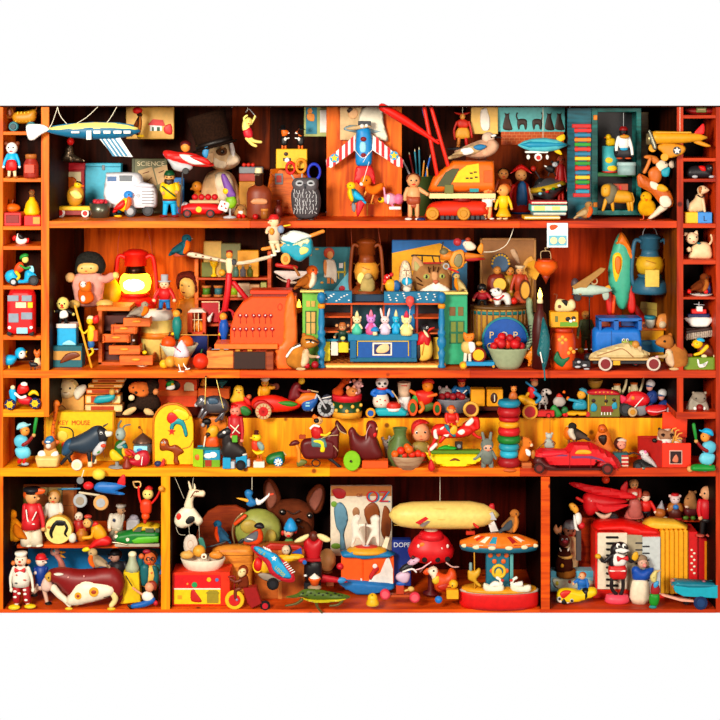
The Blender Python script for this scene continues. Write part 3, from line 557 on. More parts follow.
t('feathers','c8c8cc',*[TB([(x+random.uniform(-1.4,1.4),y+random.uniform(-2,2)),(x+random.uniform(-1,1),y+3)],.35,-10.4+abs(x-306)*.22,sm=1)for y in range(190,214,4)for x in range(295,319,3)])
t('face','lgry/k',E(300,183,4.4,3.4,-9,3),E(311,183,4.4,3.4,-9,3),par=hd);t('eye','blk',E(300,182.6,2.4,1.1,-12,1),E(311,182.6,2.4,1.1,-12,1),par=hd);t('beak','dgry',F('304 184 307 184 305.6 188.5',1.4,-11),par=hd);t('foot','dbrn',E(300,219,3,1.2,-8));t('foot','dbrn',E(312,219,3,1.2,-8))
t=T('framed_picture','pale green framed picture of a doll by a window, top centre','picture',317,136.5,d=78);t('frame','a8b068',B(304,107,330,136.5,3));t('scene','20809c',B(306,107.5,317,134,.8,-1.8));t('window','white',B(320,110,327,132.5,.8,-1.8));t('doll_print','lorange',E(310,111,2.6,3,-2,.6),F('307 114 314 114 314 121 308 120',.5,-2.2))
t=T('poster','pale paper poster of a doll in white dress pinned on pillar','poster',365,142,d=57);t('sheet','d8b480',B(340,107.5,383,140,1));t('dress','ivory',F('362 108 381 108 384 124 388 139 383 141 368 132 358 132',.8,-.8));t('figure','f0b880',F('348 112 354 108 358 112 356 118 350 118',.8,-.8));t('shadow_shape','dbrn',F('347 110 350 107.6 353 109 349 113',.5,-1.4));t('ribbon','88a0a8',F('344 130 350 125 366 127 386 132 366 134',.7,-1))
t=T('striped_toy_plane','toy plane with red and white striped wings hanging nose up','toy plane',363.5,187,d=44)
t('fuselage','0c88d0',F('356 140 357 129 363.5 126 370 129 372 140 372 160 369 166 358 166 355.5 160',5));wl=t('wing','white',X('355 135 355.5 150 331 168 326.5 166 326 160',1.3,0,.4));wr=t('wing','white',X('373 135 372 150 398 167 402.5 166 403.5 160',1.3,0,.4))
for i,x in enumerate((326.5,333,339,345,350.5)):
 yt=160-(x-326)*.86;yb=min(168,168-(x-331)*.73);t('stripe','d01820',X([(x,yt-.3),(x+2.9,yt-2.8),(x+2.9,yb-2.1),(x,yb)],.4,-1.4,0),par=wl);xx=729.3-x;t('stripe','d01820',X([(xx,yt-.3),(xx-2.9,yt-2.8),(xx-2.9,yb-2.1),(xx,yb)],.4,-1.4,0),par=wr)
def star(x,y,r,th=.5,dy=0,k=.42,n=5):return X([(x+(r if i%2==0 else r*k)*math.sin(PI*i/n),y-(r if i%2==0 else r*k)*math.cos(PI*i/n))for i in range(2*n)],th,dy,0)
for x,y,p_ in((334.5,158,wl),(394,155.5,wr)):t('roundel','20a0d8',C(x,y,4.4,.6,-2),par=p_);t('star','yel',star(x,y,4.4,.3,-2.7),par=p_)
t('canopy','lcyan',F('360 142 366 142 366 152 360 152',3,-3));t('stripe','dred',E(363.5,139,3.2,2.6,-4),E(363.5,155,3,2.4,-4));t('tailplane','d01018',F('355 172 358 166 370 166 374 172 375 184 370 181 363 188 356 182 354 186',2));t('propeller','sand',F('346 128 360 125 372 126 366 128 352 130',.8,-4));t('pilot','dgry',B(358,121,371,127,5));t('pilot_face','white',E(362,126,2.2,dy=-4),E(366.5,125.5,1.8,dy=-4));t('wire','white',TB('355 150 363 158 372 150',.35,-5),TB('363 162 369 152',.3,-5))
t=bird('parrot_figure','yellow and teal toy parrot with red tail hanging below striped plane',346,182,366,205,-1,'teal','yel','cyan','yel','dbrn',d=30,mk='',cat='toy bird');t('tail_feather','d01828',F('357 200 365 198 363 208 357 217',1.6));t('tail_feather','gry',F('352 203 356 205 355 212 352 210',1));t('string','white',TB('363 182 369 162',.3,2))
t=T('squirrel_figure','orange squirrel figure perched below the striped toy plane','figurine',371,197,d=42);t('body','e87010/k',F('366 184 373 186 380 183 384 184 381 191 374 195 366 192',4));t('head','f07c18/k',F('360 182 362 177 367 175 371 178 371 184 365 187 361 186',3.6));t('muzzle','white',E(361.5,184,2.2,2,-1.5));t('tail','orange/k',F('376 188 382 184 385 188 380 191',2));t('leg','lorange',TB('367 190 364 196',1));t('leg','lorange',TB('374 193 371 203',.9));eyes(t,'366.5 180',.9,-3.8)
t=T('mouse_figure','pink and white mouse figure lying sideways above the board','figurine',390,210,d=38);t('body','f0a0c0',F('384 196 390 193 396 196 396 203 390 205 384 202',4));t('ball','f478a8',E(399,199,5,5.4));t('head','yel',E(381.5,200,3.6,3));t('mask','dbrn',E(380,199,2,2,-2));t('stripe','white',F('387 195 390 195 389 203 387 203',1,-4));t('foot','white',B(389,206.5,401,209.5,4));t('arm','f0a0c0',TB('385 196 384 188',.9));t('leg','pink',TB('391 203 394 208',1))
t=T('parrot_perch','thin wooden peg rail holding the small hanging figures on pillar','rail',368,216,d=50);t(None,'gold',B(366.5,200,368,216,1.5),B(364,203,374,204.2,8,2))
t=doll('baby_doll','bare baby doll with brown shorts standing before pencil tin',413.5,174,220,'e0a068',None,'brn','e0a068','a84828','white',221,w=7.5,head=.3,hands=[(405,199),(427,194)]);t('shorts','a84828',F('407 196 419 196 420 203 416 205 408 205',5.5,-1));t('leg_skin','e0a068',TB('410 204 410 215',2.2,-2),TB('417 204 417 215',2.2,-2));t('shoe','navy',E(421,219,4.4,1.8,-5))
t=T('pencil_tin','dark green tin holding coloured pencils','tin',420,215,221);t('body','3c4c20',L(420,'215 0 215 12.5 176 13 176 12 180 11 180 0'))
for i,(x,y,c)in enumerate(((404,160,'lgry'),(409.5,152,'a02018'),(415,149,'188098'),(419,147,'107088'),(424,160,'e08810'),(430,155,'1860c0'),(427,166,'f0a030'))):
 n_=T('pencil','%s pencil, number %s from left in the dark green tin'%(('grey','red','light teal','dark teal','yellow','blue','pale orange')[i],('one','two','three','four','five','six','seven')[i]),'pencil',420,178,d=t.d,g='pencils in the green tin');dx=412+i*2.6
 n_('barrel',c,TB([(dx,179),(x,y+3)],.95,-3+(i%3)*3,sm=1));n_('tip','cream',TB([(x,y+3),(x+(x-dx)*.08,y)],[.8,.15],-3+(i%3)*3,sm=1))
t=T('toy_excavator','orange and red toy excavator with tall crossed red booms','toy excavator',461,219.5,221)
t('cab','e86808',F('428 190 433 177 441 170 453 160.5 494 160.5 495 192 430 192',9,R=1,sm=1));t('side_panel','yel',X('452 182 458 171 466 165 478 163 479 182',.6,-9.2,.1));t('window','484c28',X('436 186 445 172 452 168 459 168 449 186',.5,-9.3,.1));t('panel_print','dbrn',*[B(x,y,x+3,y+1.4,.5,-10)for x,y in((469,172),(473,171),(465,177),(469,177),(474,176))]);t('vent','d05808',B(483,170,492,182,.8,-9.2));t('badge','189098',B(469,188,478,191.5,.8,-9.2));t('deck','f0d898',B(429,193,495,198,18));t('turntable','dred',L(462,'198 9 201 9'));t('chassis','e02c10',F('426 212 430 204 442 201 484 201 487 207 486 216 430 218',8));t('track','dgry',*[B(440+i*5,215,444+i*5,219,18)for i in range(9)]);[t('roller','gold',C(x,213,6.5,3,-9),C(x,213,3.8,4,-9.5))for x in(432,463)]
[t('boom','e02008',TB(p,2.0,-4,sm=1))for p in('424 107 439 186','431 107 452 180')];t('boom','203c80',TB('422 107 431 138',1,2,sm=1));t('boom_arm','e81808',TB('382 107 404 120 438 143',[4,4.5,1.4],-5));t('cross_bar','c82010',TB('432 140 441 140',1,-4,sm=1));t('bucket','6c6c30',B(444,184,453,193,8,-6))
t=bird('jay_figurine','pinkish brown jay with blue wing standing on excavator cab',449,133,502,160.8,1,'d0a080','d8a888','sand','e0c0a8','coal',d=38,cat='bird');t('wing_patch','1c78b0',F('473 146 480 144 486 146 480 150 474 149',1.4,-10));t('wing_tip','white',F('460 149 472 147 474 152 464 155',1.6,-9));t('tail','coal',F('448 148 464 147 464 150 450 150',1.5));t('cap','white',F('490 136 493 134 496 135 493 137',1,-7))
t=T('jumping_jack','red and yellow wooden jumping jack hanging beside excavator booms','jumping jack',463,160,d=70);t('torso','d02810',F('457 122 460 119 465 119 469 123 467 128 459 128',2));t('skirt','f0a830',F('458 128 468 128 470 138 462 139 455 137',2.2));t('head','f0a040',E(462.5,116.5,2.8,3.4));t('hat','c02010',F('454 112 462 113 470 112 466 115 458 115',1.5));[t('arm','d02818',TB(p,1.2))for p in('457 122 454 130 455 139','469 122 471 130 472 137')];[t('leg',c,TB(p,1.8))for p,c in(('459 138 458 150','lorange'),('466 138 467 146','red'))];t('foot','red',E(459,154,1.8,4));t('string','ivory',TB('462.5 107 462.5 113',.3));eyes(t,'461.4 116 463.8 116',.35,-2.6)
t=box('picture_card','cream picture card of a small child, left of cats picture',471,107.2,498,134,'f0c060',1.5,d=75,cat='picture');t('figure','fcf0e0',F('481 110 486 107.8 488 112 490 120 489 130 482 130 480 120',.6,-.3))
t=T('cats_picture','turquoise picture of black cats sitting along a brick wall','picture',532,146,d=82);t('panel','60c0c0',B(498,107.2,565,132,1.5));br=t('bricks','c85018',B(501,131.5,564,145,1.8));t('mortar','e09050',*[B(501,y,564,y+.4,.3,-1)for y in(134.5,137.5,140.5)],*[B(504+i*5+(k%2)*2.5,131.5+k*3,504.4+i*5+(k%2)*2.5,134.5+k*3,.3,-1)for i in range(12)for k in range(4)],par=br)
for x,st in((507,1),(522,0),(537,2),(549,1),(559,1)):
 if st==1:t('cat','38241c',F([(x-4,129),(x-3,120),(x-2,116),(x-2.6,112.6),(x-1,113.6),(x+1,113.6),(x+2.6,112.6),(x+2,117),(x+4,124),(x+5,130)],.7,-1))
 else:s_=1 if st==2 else-1;t('cat','38241c',F([(x-4,129),(x-5,122),(x-3,119),(x+3,119),(x+5,122),(x+4.4,129),(x+2.6,129),(x+1.6,125),(x-1.6,125),(x-2.6,129)],.7,-1),TB([(x+s_*4,121),(x+s_*5.6,116),(x+s_*4.8,113)],.7,-1))
t=doll('small_doll','little doll with red shorts and white vest next to the excavator',488,183,219.5,'e89850',None,'e87820','white','red','white',221,w=5.4,head=.32,hands=[(484,203),(494,201)]);t('leg_skin','f0a860',TB('486 208 484 217',1.9,-2),TB('490 208 489 217',1.9,-2))
t=doll('girl_doll','small doll with ginger hair in a yellow dress',503.5,184.5,219.5,'f0a050',None,'d05810','yel','yel','cream',221,w=5.5,head=.34,skirt='f0b008',look=-1)
t=doll('boy_doll','doll with black hair and orange coat behind yellow dressed doll',503.5,168,213,'e09048',None,'blk','b04010','e0c890','brn',221,w=7,head=.24,by=213)
t=T('wooden_peg_doll','wooden peg doll in red coat, blue robe and red pointed hood','doll',521,212,221);t('robe','d02010',L(521,'210 0 210 11 208 12 190 9 183 8 180 4'));t('robe_front','1060a0',F('517 182 525 182 526 210 516 210',2,-9));t('base','1060a0',L(521,'212 10 208 11 207 10'));t('head','f0a860',E(521,173.5,6,6));t('hood','red',F('510 172 515 166 521 162.5 527 166 532 172 527 170 521 168 515 170',4));t('arm','lskin',F('528 184 532 192 533 200 529 199 526 190',1.6,-3));t('arm','red',TB('513 184 510 192 511 200',1.8,-3));eyes(t,'518.5 173.5 523.5 173.5',.6,-5.8);t('mouth','red',E(521,176.6,1,.4,-5.4))
t=T('toy_airship','small light blue airship with yellow tail fins, right of cats picture','toy airship',543,163,d=30);t('hull','58c8d8',LH(145,'518 .5 524 4 532 6.4 545 7.2 556 5.6 567 1'));t('stripe','1890b8',LH(144.6,'520 .3 530 3.5 545 4 558 2 566 .4',-3.6));t('fin','yel',F('556 138 564 134 565 139 560 142',.9));t('fin','yel',F('553 149 560 150 562 155 556 153',.9));t('gondola','white',B(525,151,548,153,4));[t('wheel','white',C(x,157,3.8 if x==538 else 2.4,2,-2,sx=s_))for x,s_ in((528,.7),(538,1),(547,.6))];t('hubcap','red',C(538,157.5,2.2,1,-3.4));t('string','ivory',TB('543 107 543 138',.25))
t=T('spinning_top','tilted metal humming top printed with bright figures','spinning top',548,211,221);t('body','9098a0/m',Rt(-14,548,186,L(548,'176 5 180 13 185 19 189 16 194 8 199 1')));t('print_band','d8b020',Rt(-14,548,186,L(548,'181.5 15.8 184.5 19.3 186.5 18.9 184.5 17.6',0)));t('dome','404448/m',L(541,'183 7 179 6 176 3 175 0'));t('knob','c02010',E(533.5,166,3,dy=0));t('handle','dgry',TB('540 176 537 171 534 167',.6));t('stand','dbrn',L(548,'211 7 210 7 199 2 197 1'));[t('print_dot',c,E(x,y,2,1.4,-18.4,1.6))for x,y,c in((538,190,'lcyan'),(545,188,'red'),(551,185,'grn'),(557,182,'white'),(541,186,'coal'))]
t=doll('red_puppet','thin red puppet with pink face standing behind spinning top',561,153,211,'d86040',None,None,'b01818','c02010','red',221,w=4,head=.15,by=211)
t=T('mouse_toy','tiny black and white mouse toy above spinning top','toy mouse',553,175,d=50);t('body','blk',F('545 168 550 165 555 168 553 173 548 172',2));t('head','lgry',E(555,164.5,3,2.6));t('ear','blk',E(552,162,1.6),E(558,162,1.6));t('leg','blk',TB('550 171 548 176',.6),TB('553 171 556 176',.6));t('arm','white',TB('549 168 545 166',.8));eyes(t,'555 164',.5,-2.6)
for i,(x0,y0,x1,y1,c,l)in enumerate(((531,201,567,204.5,'c02030','red covered book on top of the pile by teal cupboard'),(531,205,567,211.5,'50b8b0','turquoise picture book in the middle of the pile'),(533,212,566,215.5,'8098a0','grey ring bound notebook in the pile'),(524,216,560,219.5,'e8a810','yellow covered book at the bottom of the pile'))):
 t=T('book',l,'book',(x0+x1)/2,219.5,d=(12,12,10,4)[i],g=None);t('cover',c,B(x0,y0,x1,y1,22,11));t('pages','ivory',B(x0+.6,y0+.8,x1+.3,y1-.8,21,10.2))
 if i==1:t('print','lyel',B(534,206,545,210.5,.5,-.2),B(552,206.5,560,210,.5,-.2))
t=T('teal_cupboard','worn teal cupboard with open door and two dark compartments','cupboard',604,218,221)
TE='0c6c68/w'
t('door','085868/w',B(567,108,591,219,4,-2));t('frame',TE,B(591,108,597.5,215,4),B(636,108,641,215,4),B(597,108,637,112,4),B(597,210,637,215,4));t('shelf','389050/w',B(597,172.5,637,176.5,34,17));t('side',TE,B(638,110,641,215,34,17));t('back','coal',B(591,108,641,215,1.5,34));t('side',TE,B(591,110,594,215,34,17));t('floor',TE,B(592,211,641,215,34,17));t('side','5c4820/w',B(641.4,112,655,175,2,34));[t('hinge','e08010',B(593,y,597,y+5,1.5,-2.8))for y in(115,202)]
t=T('xylophone','toy xylophone with rainbow coloured bars hanging on teal door','xylophone',582,198,d=6);t('rail','dred',B(575,125,578,196,2),B(587,125,590,196,2));t('cap','c01818',B(572,124,591,128,4));t('cap','c01818',B(573,193,590,197,4))
for i,c in enumerate('e02020 1878a0 f08010 209828 e03018 1878a0 f0c010 209020 e02018 1878a0 f0c010 189020 e02018 1890b0'.split()):t('bar',c,B(574+i*.1,128.6+i*4.7,591-i*.15,132+i*4.7,2.4,-2,.5))
t=T('picture_can','turquoise printed can holding yellow toy ducks in teal cupboard','can',610,172.5,d=38);t('body','48b8c0',L(610,'172.4 0 172.4 8 146 8 146 7.4 148 7 148 0'));t('print','yel',E(608,160,4,3,-7.4,1),E(611,168,5,3,-7.4,1));t('rim','red',L(610,'172.4 8.3 171 8.3 171 7.9'))
t=T('toy_duck','yellow toy duck sitting on the printed can','toy bird',610,146,d=38);t('body','yel',F('606 140 610 138 615 139 615 145 607 146',3));t('head','yel',E(608.5,137,3));t('beak','orange',E(605.6,137.6,1.6,.7))
t=T('tin','plain pale grey round tin beside printed can in cupboard','tin',626.5,175,d=20);t('body','90b0b0',L(626.5,'174.8 0 174.8 9 165 9'));t('lid','a8c8c8',L(626.5,'166 9.6 162.5 9.6 162 8.6 162 0'))
t=doll('penguin_puppet','black puppet with yellow beak, white shirt and red cap in cupboard',623.5,126,159,'blk','dred',None,'white','18a0d0','d85010',d=16,w=6.4,head=.3,hands=[(616,152),(632,156)],arms='white');t('beak','gold',E(623.5,136.5,5,2,-6));t('body','coal',F('616 146 631 146 633 155 628 159 618 159 614 154',4,1));t('string','sil',TB('623.5 113 623.5 127',.3))
t=T('lion_figurine','yellow lion figurine with grey mane in lower cupboard compartment','figurine',617,211.5,d=20);t('body','d89818',F('610 190 620 190 631 192 633 200 630 203 612 202',5));t('mane','787058/k',F('604 186 609 183 616 186 618 194 614 202 608 204 604 196',6));t('head','e0a020',F('601 187 605 184 610 185 610 194 606 197 601 195',5,-3));[t('leg','d89818',TB(p,[2.2,1.4]))for p in('606 200 603 210','612 201 613 210','628 201 629 210','631 200 632 210')];t('tail','gold',TB('632 193 634 200 632 205',.6));eyes(t,'604 188.5',.6,-7.6);t('block','rust',B(614,184,629,191,4,6));t('letter','red',B(620,186,622,191,.5,3.4))
t=bird('robin_figurine','plump robin figurine with orange breast at foot of teal door',574,202,594,220,1,'b08048','f06020','sand',beak='brn',on=221,big=1.0)
t=T('toy_chick','fluffy yellow toy chick at right end of top row','toy bird',647,219.5,221);t('body','e8a808/k',F('638 207 640 201 647 198 654 202 656 210 652 216 643 216 639 212',7));t('head','f0b010/k',E(646,197,5.8,5.6,-1));t('beak','orange',F('643 197 645 199 647 197 645 201',1.2,-6));eyes(t,'642.5 195.5',.7,-6);t('leg','d85010',TB('643 215 643 219 640 219.4',.7,-2));t('leg','d85010',TB('650 215 650 219 647 219.4',.7,-2))
t=T('horse_acrobat_toy','brown and white rearing tin horse with acrobat at right divider','toy horse',657,219,d=14)
t('body','c85c14',F('637 177 640 174 647 177 655 183 664 186 672 194 674 204 668 208 660 204 652 194 642 188 639 186',4));t('patch','f4e4cc',F('660 196 668 196 671 204 664 208 659 203',1.6,-3.5));t('patch','f4e4cc',F('650 181 658 184 656 190 650 187',1.4,-3.5));t('hind_leg','f0dcc0',F('664 204 668 208 660 214 652 219 648 218 654 212 659 206',2.4));t('fore_leg','c85c14',F('637 176 641 174 641 184 638 186',2));t('neck','d06818',F('648 172 656 166 662 172 660 182 652 184',3.4));t('head','f0dcc0',F('656 163 662 160 668 164 666 170 658 172',3));t('arm','d87828',F('644 158 646 155 656 156 660 162 654 164 650 160',2));t('arm','d87828',TB('650 158 647 166 644 172',1.8,-2));t('ear','c85c14',E(656,160,1.8,3));t('snout','e0c8b0',E(672,164.5,3.4,3.8));t('scarf','18a0b8',F('661 170 669 167 668 176 662 176',1.6,-3));t('saddle','f0a818',F('652 186 662 184 668 190 660 192',2,-3));eyes(t,'665 163',.7,-3)
t=T('toy_biplane','yellow toy plane with red tail fin hanging in front of right divider','toy plane',680,160,d=-8);t('fuselage','e8a010',LH(137.5,'652 6 656 6.6 680 6 700 3.6 707 1'));t('tail_fin','f01818',F('694 134 700 126 704 124 704 134',1));t('tailplane','e09010',F('695 139 706 143 711 146 706 147 694 143',1));t('wing','d88c10',F('656 147 664 143 682 145 685 150 680 155 668 158 661 152',1.2,-3));t('roundel','dgry',C(676,150.5,4,.6,-4.3));t('star','white',star(676,150.5,3.8,.3,-4.8));t('propeller','808070/m',F('647 132 650 131 656 147 652 149',.8,-6));t('engine','908058/m',L(650,'133 2 134 4 144 4 145 2'));t('wheel','f0a010',C(652,148,4,2,-3));t('wheel','f0a010',C(664,157,4,2,-3));t('top_wing','e0a018',B(654,131.6,690,133.4,14));t('string','ivory',TB('680 107 680 132',.25))
R2=370.5
def lantern(label,x,y0,y1,w,col,glass,glow=False,d=None,on=None,handle=True):
 h=y1-y0;t=T('lantern',label,'lantern',x,y1,on,d);v=lambda f:y0+h*f
 t('tank',col,L(x,[(v(1),0),(v(1),w*.46),(v(.96),w*.5),(v(.84),w*.46),(v(.76),w*.32),(v(.75),0)]));t('burner',col,L(x,[(v(.76),w*.3),(v(.72),w*.34),(v(.7),w*.28)]))
 t('globe',glass,L(x,[(v(.71),w*.24),(v(.66),w*.34),(v(.55),w*.38),(v(.46),w*.34),(v(.41),w*.24)]));
 t('collar','dbrn/m' if glow else col,L(x,[(v(.42),w*.28),(v(.4),w*.24),(v(.32),w*.22),(v(.3),w*.26)]));t('hood',col,L(x,[(v(.31),w*.27),(v(.16),w*.25),(v(.14),w*.3),(v(.12),w*.3),(v(.08),w*.16),(v(.07),0)]))
 for s in(-1,1):t('side_tube',col,TB([(x+s*w*.24,v(.2)),(x+s*w*.36,v(.17)),(x+s*w*.44,v(.26)),(x+s*w*.5,v(.7)),(x+s*w*.44,v(.88))],w*.055))
 t('wire_guard','b06820',*[TB([(x-w*.4,v(.44+k)),(x,v(.5+k),-w*.4),(x+w*.4,v(.56-k))],.35)for k in(0,.12)])
 if glow:t('flame','fff0a0/l',E(x,v(.57),w*.27,h*.115,-w*.2,w*.22),label='glowing flame')
 return t
t=lantern('glowing red hurricane lantern with white hot globe',135.5,244,313,42,'d81408','ffb020/l',True,d=95);t('bail','rust',TB('118 260 118 244 120 230',.4));t('bail','rust',TB('153 258 150 240 147 229',.4));LMP=t
t=lantern('unlit blue hurricane lantern with yellowed globe, far right',650,229,293,37,'28607c','d8a818',d=60);t('inner_glass','e8c850',B(642,268,656,285,3,-16));t('hook','sil',TB('642 238 645 228 654 228 658 238',.5))
t=lantern('dark brass lantern with a mouse figure inside, above the doll house',366.5,233,302,33,'8a3c0c','e8a030',d=78);t('mouse','b8a060/k',F('362 278 368 272 374 278 374 290 361 290',3,-12));t('mouse_head','c8b078/k',E(368,275,4,3.6,-13));t('bail','rust',TB('352 248 351 228',.35));t('bail','rust',TB('381 248 378 228',.35));t('moon_print','lyel',E(362,277,5,6,-11,1));t('leaves','686020',E(364,289,6,1.6,-12))
PL=[('pulp',LMP)]
t=box('printed_tin','teal and tan printed tin box at the left end of second row',51,346,82,367.5,'18606c',18,R2);t('label','c89040',B(53,351,81,360,.8,-.3));t('print','brn',F('60 363 66 354 76 352 80 356 70 360',.6,-.8))
t=box('blue_tin','bright blue tin with white lid strip, standing on teal printed tin',57,326,76,346,'18a8e0',14,None,d=22);t('lid','f4e0d8',B(56.4,323.6,76.6,328,15,6));t('label','lcyan',F('63 343 69 340 75 343 75 345 63 345',.5,-.3))
t=doll('clown_doll','pale bald clown doll in black suit sitting on blue tin',63,297,323.6,'lyel',None,None,'blk','blk','blk',d=26,w=6,head=.5,hands=[(54,311),(74,314)],nose='red');t('shirt_front','white',F('61 311 67 310 69 316 61 318',2,-4))
t=T('climbing_figure','yellow toy figure with a red pack climbing a leaning pole','toy figure',91,368,R2);t('pole','e8a020',TB('75 306 91.5 367',1.2,sm=1));t('head','yel',E(90,321,3.6));t('hat','cream',F('87 320 88 316 93 316 93 320',2.4));t('pack','d82018',F('92 318 98 315 99 322 94 324',3));t('jacket','yel',F('88 326 94 326 96 334 94 341 88 341',3));t('back_pack','e05010',B(93,330,98,341,5));t('shorts','2060a0',F('88 341 94 341 94 347 89 348',2.8));t('arm','yel',TB('88 330 84 333 80 327',1.1,-2));t('leg','yel',TB('91 347 93 352 89 356',[1.6,1.2]));eyes(t,'88.6 320.6',.5,-3.2)
t=T('large_doll','large soft doll in pale pink coat with thick black hair','doll',92,307,d=56);t('coat','e8a090/k',F('72 280 80 272 98 271 104 280 103 296 98 306 78 306 74 296',10));t('hair','242420/f',F('75 268 78 256 88 251 100 254 106 264 104 272 98 274 84 272 76 274',8,-1));t('face','e8b860',F('79 266 84 262 96 262 100 266 97 272 84 273 79 271',3,-8));t('arm','e8b070/k',E(71,277,5,5,-4));t('arm','e8a090/k',TB('98 278 106 279 112 276',4,-3));t('hand','lyel',E(116,275,3.4,3.4,-3));t('foot','d8b058',E(106,303,8.5,4.6,-8));t('foot','d8b058',E(76,303,6,4.2,-8));eyes(t,'84 267 93 267',.8,-11);t('mouth','red',E(88,270,1.2,.5,-11))
t=T('squirrel_plush','orange and white squirrel plush held by the pink doll','plush toy',85,303,d=40);t('body','e06010/k',F('78 291 84 288 92 292 94 300 88 304 80 303',5));t('head','e87018/k',F('79 285 81 281 85 283 90 281 92 286 90 292 82 292',4,-2));t('muzzle','white',E(84,284,3.2,3.4,-4));t('belly','white',E(84,298,2.4,3.4,-4));eyes(t,'82.6 283.6 86.6 283',.6,-7)
t=T('yellow_pot','yellow round pot behind the pink doll beside red lantern','pot',110,306,d=92);t('body','e8b000',L(110,'306 0 306 8 298 11 288 11 280 6 276 5 276 0'));t('rim','d09000',L(110,'277 5.4 275 5.8 274.5 5 277 4.8'))
t=T('drawer_cabinet','small wooden cabinet with five open orange drawers full of trinkets','cabinet',118,365,R2);W1='c05810/w'
t('side',W1,B(98,307,102,365,34,17));t('side','602808/w',B(130,311,133,365,34,17));t('top','e07818/w',B(97,306.5,130,311,36,17));t('back','501c08',B(100,310,132,364,2,33));t('base',W1,B(98,362,133,365.5,34,17))
for i,(x0,x1,y0,y1,zz)in enumerate(((125,152,316.5,325,-10),(112,138,323.5,333,-6),(102.5,131,333.5,342,-3),(111,142,343.5,352.5,-12),(122,155,353,362.5,-15))):
 dr=t('drawer','d86418/w',B(x0,y0,x1,y1,2.4,zz),B(x0+1,y0+1,x0+3,y1,-zz+12,0),B(x1-3,y0+1,x1-1,y1,-zz+12,0),B(x0+1,y1-2,x1-1,y1-1,-zz+12,0));t('knob','f0a030',E((x0+x1)/2,(y0+y1)/2-1,4.4,1.4,zz-2,1.6),par=dr);t('drawer_runner','4c1408',B(102,y0+.5,x0+.5,y1,2,14))
[t('trinket',c,E(x,y,r,r*.8,-9))for x,y,r,c in((121,349,2.4,'teal'),(127,351,2,'lime'),(133,350,2,'red'),(139,349,1.8,'cream'),(146,351,2.4,'yel'),(135,339,1.4,'lgry'),(115,350,2,'red'))]
t=bird('robin_figurine','grey robin figurine with orange breast perched on open drawer',127,302,151,318,1,'988878','e07010','a09080','a89880','brn',d=-3,cat='bird');DR=1
t=T('toy_bird_whistle','small toy bird on its side, white, black and red, at cabinet foot','toy bird',142,366.5,R2);t('body','e8d8b8',F('134 359 138 363 144 365 148 362 147 366 140 367 135 364',2.4));t('head','coal',F('134 358 140 357 144 359 140 362 136 361',2));t('wing','white',E(144,361,2.4,3));t('tail','d02030',E(149,361.5,3,2.2))
t=T('storage_jar','tall cream ceramic jar with orange band and white lid','jar',163,360,R2);t('body','e8c868',L(158,'360 0 360 13 340 17 322 16 318 14'));t('band','e07818',L(158,'337 17.4 331 17.6 331 17',0));t('lid','e8e4d8',L(158,'320 14 317 15.5 313 14.5 310 13 309 0'));
t=doll('toy_soldier','toy soldier with red coat, blue trousers and silver helmet on jar',164.5,277.5,309.5,'lskin','lgry','blk','d01818','1870b8','navy',d=38,w=7,head=.34,hatk='top')
t=bird('kingfisher_figurine','kingfisher figurine with long beak perched on a wooden wall block',169,235,193,257,1,'1c6070','f06810','1c5864','1c5868','a08060',d=60,nolegs=True);t('perch','a83808/w',B(170,255,188,260,16,40))
t=T('curly_haired_doll','vintage doll with curly brown hair and pale yellow face','doll',186,366,d=98);t('body','d88820',F('178 300 196 298 198 320 196 366 178 366 176 320',7));t('face','f0c060',F('180 280 186 276 194 280 196 290 194 296 187 298 181 292',6,-3));t('hair','5c1c10/f',F('176 282 178 274 186 271 194 272 198 280 199 292 195 294 193 282 186 279 181 284 178 290',7));t('neck','f0c060',TB('188 295 188 302',4));eyes(t,'183 284 190 285',.7,-9.2);t('mouth','dred',E(184.5,291.5,1.4,.7,-8.4))
t=T('tightrope_toy','tightrope wire toy with two peg dolls facing each other','balance toy',196,366,d=46);t('wire','d09838',TB('160 334 198 335 234 335',.5),TB('160 334 160 366',.7),TB('234 335 234 366',.7));t('bead','yel',E(173,333.5,1.6,dy=-2));t('bead','yel',E(220,334,1.6,dy=-2))
for x,c,y0,s_,lab in((177,'108078',309,-1,'teal peg doll with black hair on the left of wire'),(224,'1058c0',312,1,'blue peg doll with black hair on right of wire')):
 t=T('peg_doll',lab,'doll',x,y0+31,d=44);t('body',c,L(x,[(y0+31,0),(y0+30,2.4),(y0+25,3),(y0+18,5),(y0+12,4.6),(y0+7,2.6)]));t('head','f0a030',E(x-.5,y0+4.6,4));t('hair','blk',E(x+1,y0+2.6,4,3,2))
t=T('toy_phone_booth','little red toy house with window bars and orange figure inside','toy house',197,366,d=84);t('body','d84818',B(188,312,193,334,12),B(203,312,206.5,334,12),B(188,331,206,335,12));t('roof','f0d8c8',X('188 312 191 308.6 203 308.6 206.5 312',6));t('window_bars','cream',*[TB([(x,313),(x,331)],.4,-5)for x in(195,199)],TB('190 319 205 319',.4,-5));t('figure','f09010',F('190 330 193 322 200 320 203 324 204 331',3));t('pedestal','0c2878',B(189.5,335,208,366,12));t('post','gold',TB('208 335 208 366',.7,-4))
t=T('wall_shelf','small orange two tier shelf full of spools and boxes','wall shelf',232,366,d=104);t('upright','d86810/w',B(195.5,258,199.5,366,20));t('upright','c04810/w',B(268,250,272,366,20));t('shelf','b84410/w',B(198,276.5,269,279,20));t('shelf','b84410/w',B(198,296.5,269,299,20));t('shelf','b84410/w',B(198,322,269,325,20));WS=t.d
